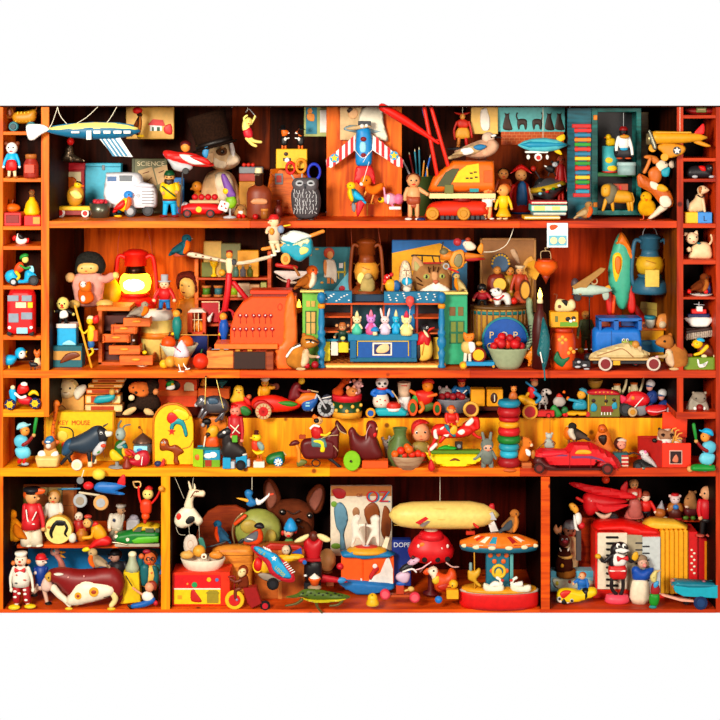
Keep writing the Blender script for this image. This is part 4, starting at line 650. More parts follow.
for i,(x0,y0,x1,c,l)in enumerate(((204,241,222,'c8a048','pale gold box on wall shelf top, left'),(202,262,214,'686c20','olive green box at the left end of wall shelf'),(221,243,241,'707040','mossy green tall box on wall shelf'),(238,250,259,'e09818','golden yellow tilted box on wall shelf'))):box('small_box',l,x0,y0,x1,276.5,c,9,None,d=WS-6+(i%2)*-2,dy=-5)
for i,(x,c,l)in enumerate(((206.5,'488020','thread spool with green thread on wall shelf'),(218.5,'307078','thread spool with blue thread on wall shelf'),(234,'90b818','thread spool with lime thread on wall shelf'))):
 t=T('thread_spool',l,'spool',x,296.5,d=WS-6);t('spool','c07030',L(x,'296.5 0 296.5 4.8 294.5 4.8 294 2 288 2 287.6 4.8 285.5 4.8 285.5 0'));t('thread',c,L(x,'294.3 3.8 288 3.8 288 2',n=12))
t=T('goblet','yellow goblet on wall shelf between the boxes','goblet',214,276.5,d=WS-14);t(None,'yel',L(214,'276.4 0 276.4 3 275 3 274 1.5 268 1.5 265 3.4 261 4.4 261 3.6 265 0'))
ball('ball','golden ball on wall shelf next to goblet',222,272.6,3.6,'e8a828',d=WS-14)
for x,c,l in((236,'507868','little green bottle on the wall shelf'),(243,'787880','little grey bottle on the wall shelf'),(250,'5c6820','little olive bottle on the wall shelf')):
 t=T('small_bottle',l,'bottle',x,276.5,d=WS-14);t('body',c,L(x,'276.4 0 276.4 2.8 270 2.8 268 1.2 266 1.2'));t('stopper','sand',L(x,'266.6 1.3 265 1.3 265 0'))
for x,y0,x1,c,l in((238,283,250,'e8c8a0','cream bundle on middle tier of the wall shelf'),(250,284,260,'c89868','tan bundle on middle tier of the wall shelf'),(261,282,267,'a8a858','pale green bottle box on middle tier of the wall shelf')):box('small_box',l,x,y0,x1,296.5,c,8,None,d=WS-6,dy=-6)
t=box('red_notebook','dark red card box with white edge under wall shelf spools',202,301,220,322,'b81020',6,None,d=WS-12,dy=-3);t('edge','cream',B(202,301,220,302,.8,-3.3),B(219,301,220,322,.8,-3.3))
t=T('garlic_bulb','white garlic shaped ornament below the wall shelf','ornament',210,322,d=WS-20);t(None,'white',F('207 318 210 315 213 312 212 318 211 322 208 322',3))
t=T('toy_helicopter','red tripod toy with long white feathered rotor blades and pilot doll','toy helicopter',229,345,d=48);t('mast','d01420',TB('229 275 228 290 225 310',3.4,sm=1));t('strut','c81420',TB('234 283 250 303',2.6,0,sm=1));t('hoop','c01420',O(227,318,8.5,1.2));t('leg','b01018',TB('222 312 219 330 219 345',1),TB('232 312 236 330 236 345',1))
t('rotor_blade','e0d0b0',F('187 254 192 252 210 256 231 261 231 264 210 260 190 257',1.2));t('rotor_blade','e0d0b0',F('236 262 250 260 270 255 271 258 252 263 238 265',1.2));t('hub','dgry',C(233.5,262,3,4));t('pilot_head','lorange',E(229.5,255,3.4,3.8));t('pilot_hair','dred',E(229.5,252,3.4,2));t('pilot_body','cream',F('226 259 233 259 232 273 227 273',2.6));t('blade_marks','brn',*[B(x,254.4+(x-195)*.21,x+2,255.6+(x-195)*.21,.4,-1.3)for x in(195,202,210,218)])
t=T('toy_cash_register','large orange red toy cash register with open drawer and two key rows','cash register',256,368,R2);RG='f04c0c'
t('body',RG,X('230 346 230 330 234 314 242 303 252 297 288 297 288 346',13,13,1));t('side_panel','f86c20',F('285 300 295 296 296 366 274 368 276 346 282 340',3,1,R=1.5),B(286,296,296,367,26,14));t('top_rail','d83808',B(250,290.5,292,294.5,24,14));t('top_slot','802410',B(252,294,290,298.5,20,14));t('shelf_ledge','f87020',B(215,343,278,348,30,8));t('base','d84008',B(228,347,296,368,24,16));
for y,xs in((315.5,(240,246,253.5,259,265,270.5)),(329,(234,240,246,252.5,259,265.5,272))):
 for x in xs:k=t('key','a01010',C(x,y,2,2.4,-1),TB([(x,y,-.2),(x+.6,y+8,-.2)],.35,sm=1));t('key_symbol','white',E(x+.4,y-.6,.7,.7,-2.5,.3),par=k)
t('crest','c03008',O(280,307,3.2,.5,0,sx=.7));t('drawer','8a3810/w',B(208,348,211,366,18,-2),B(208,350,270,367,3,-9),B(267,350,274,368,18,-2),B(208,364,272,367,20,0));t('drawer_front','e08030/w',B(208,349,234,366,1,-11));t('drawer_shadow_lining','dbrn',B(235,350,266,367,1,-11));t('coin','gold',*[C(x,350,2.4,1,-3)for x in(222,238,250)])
t=T('fruit_bowl','white conical bowl holding two oranges','bowl',179,366,R2);t('bowl','d0d8b8',L(179,'365.8 0 365.8 7 363 8 353 14 344 19.4 344 18.6 353 13 360 0'));BW=t.d
ball('orange','dark leaved orange at the left in white bowl',168.5,343,7.4,'e85008',d=BW,cat='fruit',stem='dbrn');ball('orange','orange at the right in white bowl',186,342.5,7.6,'f05c08',d=BW,cat='fruit')
t=box('picture_block','teal block with orange rim behind white fruit bowl',155,332,166,366,'106068',12,None,d=62);t('rim','e07010',B(154,331,167,335,13,6))
ball('tomato','shiny red tomato with stalk beside cash register',200.5,361,8.2,'e02c08',d=4,cat='fruit',stem='dgrn');ball('lemon','yellow lemon at the foot of white bowl',164,364,4.6,'e8c020',d=10,cat='fruit');ball('onion','orange onion between lemon and sprinkled cone figure',170.5,361.5,6,'e8a030',d=2,cat='vegetable')
t=T('cone_figure','white sprinkled cone figure with thin white legs hanging over board edge','figurine',181,368,d=-8);t('body','e08828',F('174 354 189 354 188 362 185 367 177 367 174 362',4));t('cone','f0e0e8',L(181.5,'356 8 350 7 344 3.4 340 .6 340 0',sm=True));t('sprinkle','c03060',*[E(175+(i*5.3)%13,346+(i*3.7)%9,.7,dy=-7+abs((i*5.3)%13-6)*.5)for i in range(14)]);[t('leg','white',TB(p,.6,-3))for p in('178 360 181 371','184 356 184 364 188 369')];t('foot','white',TB('179 371 184 371',.6,-3));t('foot','white',TB('186 369 190 368',.6,-3))
t=T('toy_cart_plane','turquoise and white toy cart with orange wings flying over board edge','toy plane',295,262,d=-18);t('body','1898b0',F('279 244 288 240 300 243 311 238 313 252 306 258 299 262 288 256 281 252',8,R=3));t('cover','e8f0e8',F('277 238 284 234 294 230.5 308 234 311 237 302 241 294 245 284 242',5));t('icing','f0e8b8',F('280 240 292 244 308 238 309 244 304 243 302 248 298 244 290 246',2,-7));t('window','lyel',F('300 248 304 246 309 248 307 252 301 254',1,-8));t('wing','e08828/w',TB('263 248.6 286 244',1.8,-6,sm=1));t('wing','e08828/w',TB('308 237 323 231.5',2,2,sm=1));w_=t('wheel','e8a040',C(286,258,6,3,-9,sx=.8));t('hubcap','d07818',C(286,258,3,3.6,-9.5,sx=.8),par=w_)
t=doll('pilot_doll','doll with red cap and patched shirt riding behind turquoise cart',274,214,254,'lskin','d01818','brn','e0c0a0','e0d0a8','white',d=-26,w=6.5,head=.3,hands=[(267,232),(281,228)],feet=[(275,256),(279,252)],look=-1);t('sleeve','8090b0',E(281,229,3.4,4,-4));t('waistcoat','e89020',E(272,231,2.6,3.6,-5));t('tuft','yel',TB('284 226 290 225',.8))
t=T('toy_glider','white feathered toy glider with red nose stick by wall shelf','toy glider',290,284,d=60);t('stick','c02018',TB('277 265 296 267.5',2.2,sm=1));t('wing','d8c8c0',F('274 271 290 271 317 271.5 314 274 296 279 290 281 280 276',1.4));t('wing','c0a890',F('276 276 284 280 298 282 292 284 282 281',1));t('mast','c01820',TB('289 280 287 292',2,sm=1));t('stand','dbrn',TB('287 290 287 296',1))
t=box('girl_painting','painting of a girl in white towel on blue ground',309,247,351,292,'20707c',2,None,d=84,cat='painting');t('hair','b83810',E(329,253,5.4,5.6,-.6,.8));t('face','e89850',E(330,255,3.2,4,-1.2,.8));t('towel','f4ecd8',F('325 260 334 260 337 272 336 283 331 278 324 277 325 268',.7,-.8));t('arm_print','e08c40',F('324 260 327 262 326 276 323.6 270',.6,-1.2));t('leg_print','d87c30',B(327,277,330,283.5,.5,-.5),B(331,277,334,283.5,.5,-.5));t('chair_print','c8b020',B(337,271,346,273,.5,-.5),B(344,262,345.4,279,.5,-.5),B(338,273,339.2,279,.5,-.5));t('tent','68c0d8',X('332 292 349 271 350 292',.5,-.8,0));t('cloth_print','white',B(339,263,343,268,.5,-.5));t('berry_print','c01028',E(342,288.5,3.2,3,-1.4,.6));t('flowers','gold',E(317,249,2,1,-.5,.4),E(322,282.5,1.6,1.2,-.5,.4),E(311,253,1,3,-.5,.4))
t=bird('robin_figurine','robin figurine with raised tail perched on green doll house wall',294,266,318.5,291,1,'b86820','f4e0c0','a85818','d05818','brn',d=22,cat='bird');t('tail_feather','a06020',TB('299 275 294 267',[1.6,1]));t('face','f05010',E(314.4,272,3.2,3.6,-3))
t=T('round_bottle','dark brown round bottle with glowing amber top beside cash register','bottle',300,363,R2);t('body','402418/m',L(300,'363 0 363 10 345 11 335 10.6 328 11 322 6 318 3.4 312 2.8'));t('cap','f0a010',L(299,'313 3 308 3.4 307 3'));t('flame','ffb030/l',L(299,'307.5 2.2 303 1.5 299 0'))
def chipmunk(label,x0,flip,on,lb,by,stripe=True):
 f=(lambda v:x0+v)if not flip else(lambda v:x0-v)
 t=T('chipmunk_figurine',label,'figurine',x0,by,on);Q=lambda s:[(f(a),by+b)for a,b in P(s)]
 t('body',lb+'/k',F(Q('-17 -8 -16 -18 -9 -25 -2 -26 4 -20 6 -10 2 -3 -6 0 -14 -3'),8));t('head',lb+'/k',F(Q('-2 -30 0 -34 4 -35 10 -34 16 -29 15 -25 9 -22 2 -21 -2 -25'),6,-2));t('belly','f0c8a0/k',F(Q('0 -20 6 -20 6 -8 0 -3 -3 -8'),5,-4));t('ear','lbrn/k',E(f(1),by-34,2.2,2.8));t('arm','sand/k',TB(Q('2 -18 8 -14 14 -14'),[2.6,1.8,1.3],-6));t('foot','sand/k',E(f(-2),by-1.4,5,1.6,-5));t('paw','lpink',E(f(15),by-13.6,2,1.4,-6))
 if stripe:t('stripe','white',TB(Q('-16 -14 -10 -22 -3 -25'),1.2,-6));t('stripe','coal',TB(Q('-14 -17 -9 -23 -3 -27'),1.0,-6));t('face_stripe','dbrn',TB(Q('3 -31 9 -31 15 -28'),.8,-8));t('face_stripe','white',TB(Q('4 -28.4 8 -29 11 -28'),.5,-8.4))
 t('eye','blk',E(f(8),by-29.4,1.3,1.2,-8));t('nose','dbrn',E(f(16),by-28,1,.9,-3));return t
chipmunk('chipmunk figurine with striped back sitting beside cash register',303,False,R2,'c07828',369.5);chipmunk('plain ginger squirrel figurine at right end of second row',671,True,R2,'b87030',369.5,False)
ball('cherry','cherry lying next to chipmunk',307,365.5,3,'c01020',d=2,cat='fruit');ball('cherry','larger cherry beside the blue doll house post',315,364.5,3.7,'a81020',d=4,cat='fruit')
t=T('doll_house','open doll house with green side walls, blue posts and patterned balcony','doll house',384,367.5,R2);HB='0c6c94'
t('side_wall','70b840',B(302,292,322,367,2,10));t('side_wall','28a070',B(444,294,468,366,2,10));t('roof_trim','e8d070',B(300,290.5,324,292.6,12,6));t('roof_trim','e8d070',B(440,292,468,294.5,12,6));t('back_wall','coal',B(322,302,444,352,2,40));
t('balcony',HB,B(322,291.5,352,303.5,8,6));t('balcony',HB,B(384,292,441,303.5,8,6));t('blossom_print','white',*[E(324+(i*7.7)%26 if i<12 else 385+(i*7.3)%52,293.6+(i*3.1)%8,1.1,.6,1.9,.5)for i in range(34)]);t('balcony_base','08304c',B(352,296,384,303,6,14))
t('lintel','d85820',B(322,303.4,441,305,10,6));t('shelf_rail','d85820',B(324,317.5,351,319,28,22),B(414,318.5,441,320,28,22));t('shelf_rail','d86830',B(324,332.5,350,334,28,22),B(414,334,441,335.5,28,22));t('jamb','c85020',B(350.5,304,352.4,334,4,12));t('jamb','c85020',B(383,304,385,334,4,24));t('blue_panel','1878b8',B(385,305,416,334,1,34));t('jamb','a03020',B(416,304,418.6,334,4,12));t('inner_panel','dteal',B(352.5,305,383,334,1,36))
for x in(321.5,441.5):t('post','1478ac',L(x,'367 4 366 4 364 2.6 357 3 352 4 350 2.6 348 2.6 344 4.6 340 4.6 336 3 334 4 331 4 329 2.6 322 3.4 310 2.6 306 2.6',-2));t('post_band','e89018',L(x,'308 3.4 305.5 3.8 303.6 3.4',-2));t('post_band','e8c030',L(x,'334.6 3.2 332.4 3.6 331 3',-2));t('post_cap','1070a8',E(x,297.5,4.4,6,-2))
t('floor','d88830',B(322,364,446,366.6,52,28));t('floor_edge','e8dc80',B(322,365.4,442,368,2,1));t('floor_checks','a85018',*[B(326+i*7+(k%2)*3.5,363.4,329.5+i*7+(k%2)*3.5,364,8,6+k*8)for i in range(16)for k in range(6)])
for x0,y0 in((306,302),(311,302)):t('window','d0a850',B(x0,y0,x0+4,y0+6,.8,8.6))
t('window_frame','406838',B(305,312,316,313,1,8.4),B(305,312,306,336,1,8.4),B(310,312,311,336,1,8.4),B(315,312,316,336,1,8.4),B(305,323,316,324,1,8.4));t('window','d8a858',B(306,313,310,335,.6,8.6),B(311,313,315,335,.6,8.6));t('window','785028',B(450,308,456,317,.8,8.6));t('window','786030',B(458.6,308,464,317,.8,8.6));t('window_frame','186848',B(450,322,465,345,.6,8.8));t('window','708030',B(451.5,323,456.5,333,.8,8.4),B(458.5,323,464,333,.8,8.4),B(451.5,335,456.5,344,.8,8.4),B(458.5,335,464,344,.8,8.4));t('bed_rail','1080a0',B(326,341,350,344,3,14));t('wall_panel','e8c030',B(434,340,441,362,2,18));HD=t.d
t=T('toy_sideboard','blue toy sideboard with yellow mouldings in the doll house','toy furniture',382,362,d=HD+2);t('body','0c50a0',B(351,341,416,358,12,6));t('top','1078a0',B(348,334,418,340.5,15,6));t('foot','0c6080',B(350,357.5,417,361.8,14,6));t('corner','0c6090',B(350,340,356.5,358,3,-1),B(411,340,416.5,358,3,-1));t('moulding','d8b028',B(357,340.6,409,341.6,.6,-.6),B(357,341,358,356,.6,-.6),B(408,341,409,356,.6,-.6));t('picture','f0e0d0',B(372.5,342.5,392,355.5,.6,-.4));t('picture_field','202c68',B(374,344,390.5,354,.6,-.7));t('print','f0c890',F('376 350 380 345 388 344 389 350 384 353 378 353',.5,-1.2))
for x0,x1,c,yb,l in((323.5,330,'e8d820',361,'longest yellow towel on doll house rail'),(331,338,'e0d8cc',355.5,'white towel on doll house rail'),(338.5,348.5,'e0cc18',352.5,'short yellow towel beside sideboard')):
 t=T('towel',l,'towel',(x0+x1)/2,yb,d=HD+8);t(None,c,B(x0,342.6,x1,yb,1.2,0,.4),B(x0,342,x1,343.6,4,2,.4))
t=doll('monkey_doll','small monkey doll in dark jumper sitting beside sideboard',342.5,322,342,'d89860','b86830',None,'183828','dteal','brn',d=HD+10,w=5.4,head=.42,cat='doll');t('badge','d8d070',E(343,337.5,2.6,2,-5));t('ear','d89860',E(336.8,325.5,1.6));t('ear','d89860',E(348.2,325.5,1.6))
def plush(label,x,y0,y1,c,c2,hat,d,ears,w=5.2,name='animal_figurine',cat='figurine'):
 h=y1-y0;t=T(name,label,cat,x,y1,None,d,'animal figurines on the blue sideboard');hy=y0+h*.36
 t('body',c2,L(x,[(y1,0),(y1,w*.9),(y1-h*.15,w),(y1-h*.38,w*.7),(y1-h*.48,w*.4)]));t('head',c,E(x,hy,w*.78,h*.18));[t('ear',c,E(x+s*w*.62,hy-h*ears*.6,w*.22,h*ears*.5,rot=s*12))for s in(-1,1)];t('arm',c,TB([(x-w*.5,hy+h*.2),(x-w*.9,hy+h*.36)],1.1,-2));t('arm',c,TB([(x+w*.5,hy+h*.2),(x+w*.9,hy+h*.36)],1.1,-2));eyes(t,[(x-w*.26,hy),(x+w*.26,hy)],.5,-min(w*.78,h*.18)+.2);t('nose','lpink',E(x,hy+h*.06,.6,.5,-min(w*.78,h*.18)))
 if hat:t('hat',hat,L(x,[(y0-h*.08,0),(y0,w*.2),(hy-h*.13,w*.5)]))
 return t
plush('cream cat figurine in party hat and mint outfit, leftmost on blue sideboard',357,312,334,'f4dca8','48c0a0','f0e0a0',HD+4,.16,5.4);plush('pink elephant figurine in striped party hat on sideboard',371,311,334,'d088d8','e85890','f07898',HD+4,.2,5.6);plush('white rabbit figurine with tall ears on blue sideboard',385,312,334,'f0d8d8','d8c8e0',None,HD+4,.5,5.6);plush('bright blue figurine with yellow party hat on sideboard',396,311,334,'28b8e0','18a0d8','f0e0a0',HD+8,.1,4.6);plush('cream cat figurine in red party hat, rightmost on blue sideboard',406.5,312,335,'f4e8a0','f0e090','d02848',HD+2,.2,6.4)
t=T('toy_mushroom','blue capped toy mushroom on sideboard in front of the elephant','toy mushroom',375,335,d=HD-2);t('stem','cream',L(375,'335 2.6 330 2'));t('cap','1888d0',L(375,'331 4.4 329 4 327 2 326.6 0'))
t=T('balloon','red toy balloon floating in front of balcony','balloon',410,334,d=HD-2);t('balloon','f05048',L(410,'309 1 307.4 .6 304 3.6 301 4.4 297 3.4 295.6 0'));t('string','white',TB('410 309 409 322 408 334',.25))
t=T('cloaked_penguin','black bird figure with long red beak, red cape and yellow belly','figurine',425,361,d=HD+6);t('body','e8c050',F('420 338 430 338 433 350 430 359 420 361 417 350',5));t('cape','c81018',F('418 334 424 330 430 334 431 346 426 348 420 346 415 352 416 342',5.6));t('head','coal',E(425,328.5,4.6,4.2));t('throat','cream',F('423 329 427 332 429 337 425 335',1.6,-4));t('beak','d82010',TB('428 330 434 327.4',[1.8,.7],-1));t('wing','coal',F('416 346 420 344 421 356 417 358',1.6,-3));t('stripe','gold',TB('424 342 422 354',.7,-5));eyes(t,'427 327',.8,-4.2,'white')
t=T('toy_rooster','small red and yellow rooster figure with blue tail on balcony','toy bird',389,292,d=32);t('body','e8a818',F('385 282 392 279 396 284 394 291 387 291',3));t('wing','105898',F('392 283 397 280 401 285 399 291 393 290',2.4));t('crest','d01818',E(387,277,3.4,3),E(391.5,274.6,2.2),E(385,281,2.2,3));t('spot','white',E(387,277,.8,dy=-3),E(389,275.5,.6,dy=-3));t('beak','orange',E(384,284,1.8,.8))
t=T('plush_owl','fluffy white plush figure with pinched face on balcony','plush toy',405,292,d=44);t('body','f0d8b8/f',F('400 270 402 262 406 260.5 410 264 412 274 412 290 400 291 399 280',5));t('face_line','brn',TB('403.5 270 406 269.6 408.5 270',.4,-5));t('beak','brn',TB('406 271 406 276',.4,-5));t('mane','d88030/f',F('399 270 401 266 402 280 400 288',3,2))
t=T('mouse_racer','grey mouse figurine in blue striped helmet on balcony','figurine',407.5,292,d=22);t('body','e0d8c8',E(407,289,4,3.4));t('head','a08878',E(409,285,3.6,3));t('helmet','18a8d8',E(407,281.5,5.4,4.4));t('stripe','white',E(406.6,280.6,1.2,4,-4,1.6));eyes(t,'410 284.6',.6,-3.4,'white')
t=T('cat_figurine','big tabby cat head figurine with green eyes between poster and balcony','figurine',432,293,d=40);t('head','a07040/k',F('412 280 414 270 418 264 430 264 444 264 450 270 452 282 448 292 418 292',11));t('ear','c09060/k',F('412 270 412 258 416 255.5 424 264 420 270',3,-3));t('ear','b08050/k',F('440 266 447 260 451 268 450 276',3,-3));t('inner_ear','a8a068/k',F('414 268 414.6 260 420 266 417 271',1.4,-5.4));t('muzzle','f4e8d8/k',F('424 286 430 282 436 279 444 284 450 290 440 293 418 293',5,-8));t('nose','b85838',F('432 279 438 279 435 283',1.2,-13));t('stripe','482410/k',*[TB(p,.7,-11)for p in('428 266 429 271','433 265 433 270','438 266 437 271','416 276 421 280','417 282 422 284')]);e_=t('eye','a8b058',E(426,275.5,3.4,2.8,-10,2),E(441.5,275,3,2.6,-10,2));t('pupil','blk',E(426,275.4,1.2,1.8,-11.6,1),E(441.5,275,1.1,1.7,-11.6,1),par=e_);t('nose_bridge','c89060/k',F('431 271 437 271 437 279 432 279',2,-11))
t=bird('parakeet_figurine','round olive and orange parakeet figurine at the right of tabby cat',453,273,467,293,-1,'c8a860','f08c10','d0b878','c0a868','gold',d=20)
t=box('blue_yellow_poster','poster board with blue and yellow diagonal halves behind cat',392,240,467,293,'1868b0',2,None,d=90,cat='poster');t('yellow_field','f0a808',X('392 253 440 243 467 262 467 272 440 293 392 293',.5,-.4,0));t('red_band','c81818',B(422,262,456,268,.6,-.8));t('teal_field','186890',X('452 274 467 262 467 293 452 293',.5,-.8,0));t('line','coal',TB('412 256 414 255 440 256',.7,-1.4),TB('422 255 422 263',.6,-1.4),TB('432 256 434 262',.6,-1.4),TB('439 256 440 262',.6,-1.4))
t=T('biplane_toy','orange and grey toy plane flown by a white mouse','toy plane',462,268,d=24);t('fuselage','d87818',LH(256,'440 4 446 5 460 4.6 474 2.6 484 1'));t('belly','b01c18',LH(259,'446 1 456 2.4 474 2.4 485 .6'));t('wing','e89028',F('452 252 460 249 464 252 464 264 460 268 452 267 449 262',1.6,-5));t('wing_grey','807850',F('453 262 456 254 461 254 462 262 458 267',.8,-6.6));t('engine','706848',E(444,252,4.6,4.2,-1));t('tail_fin','f09018',F('477 250 481 243 483.5 246 482 254',1));t('propeller','coal',TB('443 242 440 256',.7,-2));t('wheel','sil',O(446,266,2.6,.8,-3));t('skid','d02018',TB('448 268 458 272',1,-3))
t=T('mouse_pilot','white mouse pilot with red ball riding orange toy plane','figurine',468,251,d=24);t('body','f0e0c8',F('464 243 470 241 476 246 474 250 466 250',3));t('head','f4e4d0',E(466,244,3.4,3));t('cap','a83818',E(468,239.5,2.8,2.2));eyes(t,'465 243.6',.5,-3)
ball('ball','dull red ball balanced on orange toy plane',457.5,242,4.2,'b83038',d=24)
t=T('framed_poster','faded brown framed poster behind the musician dolls','poster',508,305,d=96);t('board','a87038',B(480,238,536,312,2));t('frame','c08848',B(480,238,482.4,312,3.4),B(533.6,238,536,312,3.4),B(480,238,536,240,3.4));t('glow_print','f0b048',F('524 262 534 258 534 296 526 300 522 280',.5,-1));t('horn_print','d8b088',F('510 251 515 249 520 262 517 263',.6,-1))
t=T('string','white string hanging in an arc from the board over poster','string',498,256,d=20);t(None,'ivory',TB('484 252 496 251 507 244 513 230 513 228',.4))
t=T('fan_dancer_doll','costumed doll with a wide blue and gold feather fan headdress','doll',496,306,d=70);t('fan','385878',F('491 266 492 258 498 253.5 505 254 509.5 260 509 268 504 272 496 271',1.6,R=1));t('fan_edge','d8a828',*[E(500.5+8.4*math.cos(a),263.5+8.8*math.sin(a),1.3,dy=-1.6)for a in[PI+i*.35 for i in range(10)]]);t('head','d08838',E(497,270,4,4.2,-2));t('robe','7c2410',F('490 275 503 274 506 288 504 305 487 305 487 284',5));t('skirt_trim','gold',B(488,298,505,301,10));t('gong','e8b838',C(499,283.5,6.4,2,-8));eyes(t,'495.6 269.6 498.8 269.6',.4,-6)
t=doll('robed_doll','black haired doll in olive robe between gong and drum dolls',510,266.5,306,'c88030',None,'blk','a07818','a07818','dbrn',d=74,w=6.6,head=.24,skirt='b08820')
t=doll('drummer_doll','doll in red and white costume beating an upright oval drum',520,265,306,'d89858','e0c8a0',None,'b03818','c89860','brn',d=66,w=6.4,head=.22,skirt='b84820',hatk='flat');t('drum','5c2c10',C(524,289,10.4,5,-9,sx=.55));t('drum_skin','e0a030',C(524,289,9,5.4,-9.6,sx=.52))
t=T('paper_fan','glowing yellow pleated paper fan beside poster edge','fan',531,300,d=80);t('leaf','f0a820',X('525 270 528 263 534 260 539 264 540 272 536 280 530 278',.8,0,.2));t('handle','gold',TB('532 278 530 300',.8))
t=T('popcorn_tin','large striped popcorn tin with round blue label','tin',499,361,370.5);t('body','b88830',L(499,'361 0 361 28 308 28.5 306 29',sq=.6,n=48));t('stripes','7c4c14',*[TB([(499+28.2*math.sin(a),309,-17.2*math.cos(a)),(499+28.2*math.sin(a),360,-17.2*math.cos(a))],1,sm=1)for a in[(-80+i*13)*PI/180 for i in range(13)]]);t('lid','604018',L(499,'308 29.2 305 29.2 304.6 27 304.6 0',sq=.6,n=48));t('band','087070',L(499,'313 28.8 309.6 28.8',sq=.62,n=48));t('label_rim','187c80',C(503.5,337.5,23.4,1.6,-18.5,n=40));t('label','1050a8',C(503.5,337.5,21.4,2,-19,n=40));PT=t
for ch,x,y in(('P',490,332),('O',502,332),('P',513.5,332),('C',488,343)):t.text(ch,x,y,6.6,'e8c890',-20.2)
PD=t.d
t=doll('guardsman_doll','small doll with big black hat and red coat on popcorn tin',482,283,305,'e08858','blk','blk','a81828','blk','blk',d=PD-2,w=6,head=.44,hatk='helm')
t=T('white_dog_figurine','white dog figurine with red collar on top of popcorn tin','figurine',500,305,d=PD-6);t('body','f0ece8',F('494 297 500 293 508 293 511 298 511 304.6 506 305 504 301 501 301 500 305 495 305',4.6));t('head','f4f0ec',F('490 290 493 288 499 287.6 502 291 501 296 495 297 491 294',4.2,-2));t('collar','c81820',TB('493 298 498 299 503 295',.9,-5));t('nose','blk',E(491,292,1.2,1,-4));t('ear','dgry',F('496 288 499 288 498.6 291',.8,-6));eyes(t,'494.5 290.5',.6,-6)
ball('berry','red berry beside white dog on popcorn tin',514,301,3.6,'e02010',d=PD-4,cat='berry')
t=T('berry_bowl','pale green enamel bowl in front of popcorn tin','bowl',508,368.5,R2);t('bowl','98a480',L(508,'368.5 0 368.5 10 365 13 356 17 351 19 348.4 20.6 347.6 20.4 350 18 356 15 362 0',0,sq=.6));BB=t.d
for i,(x,y,r,c)in enumerate(((494,346,4,'c01018'),(501,343.5,5.4,'c01820'),(508,344,5,'e03818'),(515,344,5.4,'c81018'),(521,346,4,'b80c18'),(502,337,4.6,'d01018'),(510,338,4,'b01018'),(497.5,341,3.6,'d82018'),(517,340,4,'b01818'))):ball('plum','shiny red plum heaped in the pale green bowl',x,y,r,c,d=BB+(i%3)*4-5,cat='fruit',g='red plums in pale green bowl')
t=T('cat_pull_toy','orange cat playing a drum on blue wheeled board','pull toy',477,368,R2);t('platform','1890c8',B(466,361,494,365,12));wheel(t,463,364.5,3.8,'gold','yel');wheel(t,493,365.5,2.4,'blk','gold');t('trousers','e8e0d0',TB('466 350 465 361',1.8),TB('470 350 470 361',1.8));t('jacket','d8b868',F('463 342 472 341 474 348 471 354 464 353 461 348',4));t('head','f08020',F('463 336 464 332 468 333.6 474 333 474 339 470 342 465 341',3.6));t('bib','white',F('468 342 474 342 475 350 470 352',2,-4));dr=t('drum','801808',C(478.5,354.5,7.4,8,-2));t('drum_skin','f8b810',C(478,354,5.6,1,-6.4),par=dr);t('bell','gold',E(479,343.5,3.6,2.4));eyes(t,'467.6 337 471 336.6',.5,-3.6)
t=T('curled_fish_toy','orange and grey curled tin fish standing next to the bowl','toy fish',530,368,R2);t('body','f08818',F('520 356 526 352 532 346 534 336 538 334 540 342 539 352 534 358 532 364 528 366 528 360',3));t('upper_body','7c9070',F('526 300 532 299 533 312 538 322 538 334 533 344 527 350 525 346 530 336 528 322',2.4));t('fins','coal',*[TB([(526+(i%2),326+i*3),(531,325+i*3)],.35,-2.4)for i in range(7)]);t('base','brn',E(534,365.4,4,2.6))
t=T('folded_umbrella','folded teal toy umbrella leaning over board edge','umbrella',543,366,d=-9);t('canopy','086068',F('543 317 547 326 550 340 549 354 546 366 543 370 541 358 537 354 539 342 541 328',3));t('handle','teal',TB('544 366 545 380',.8));t('tip','white',TB('540 352 542 362',.7,-3))
t=T('brown_bottle','brown bottle with glowing yellow flame top right of poster','bottle',539,368,370);t('body','48100c',L(540,'368 0 368 8 330 8 322 7 314 6 311 3.4 303 3'));t('candle','cream',L(540,'303.4 3 300 3 298.6 2'));t('flame','ffd050/l',L(540,'299 1.6 295 2.6 290 1 287.6 0'))
t=T('paper_lantern','orange paper lantern hanging from a wire','lantern',546,284,d=44);t('shade','f06010',L(546,'276 3 272 8 267 12 262 11 260 7'));t('rim','c84010',L(546,'263 8.6 260 8.6 259 8.4 261 8'));t('tassel','902808',L(546,'284 .2 280 2 276 4.4 275 3'));t('hook','sand',TB('541 259 541 252 546 251 550 252 551 259',.4),TB('546 251 545 248 548 248',.4))
t=box('small_card','small white playing card with a bird and two circles pinned on board',547,223,568,247.5,'e8f4f4',.8,None,d=-2,cat='card');t('field','68b8d0',B(549,235.5,566.5,245.5,.4,-.3));t('ring','cream',C(553.6,240.5,3.6,.5,-.8),C(562,240.5,3.6,.5,-.8));t('bird_print','e05010',F('549.6 226 554 224.6 558 226 555 229 551 230',.4,-.3))
t=T('toy_monoplane','white toy plane with wide tan wing and yellow tail','toy plane',590,300,d=50);t('fuselage','c0d8c8',LH(290,'573 5 580 6 592 5.6 606 3 612 1'));t('wing','a87830',X('571 286 590 274 600 267 605 268 603 271 590 282 580 295',1,-4,.3));t('tail_fin','f0a020',F('604 288 609 285 611 289 608 292',1));t('tailplane','b0c0b0',F('602 291 608 291 609 298 604 300',.9));t('engine','504048',E(575,284,4,6));t('strut','sand',O(594,281,3,.7,-2));t('wheel','coal',C(577,297,4,4,-2));t('stand','dbrn',TB('590 295 590 330',.7,4));t('axle','dgry',TB('572 294 592 296',.9,-3))
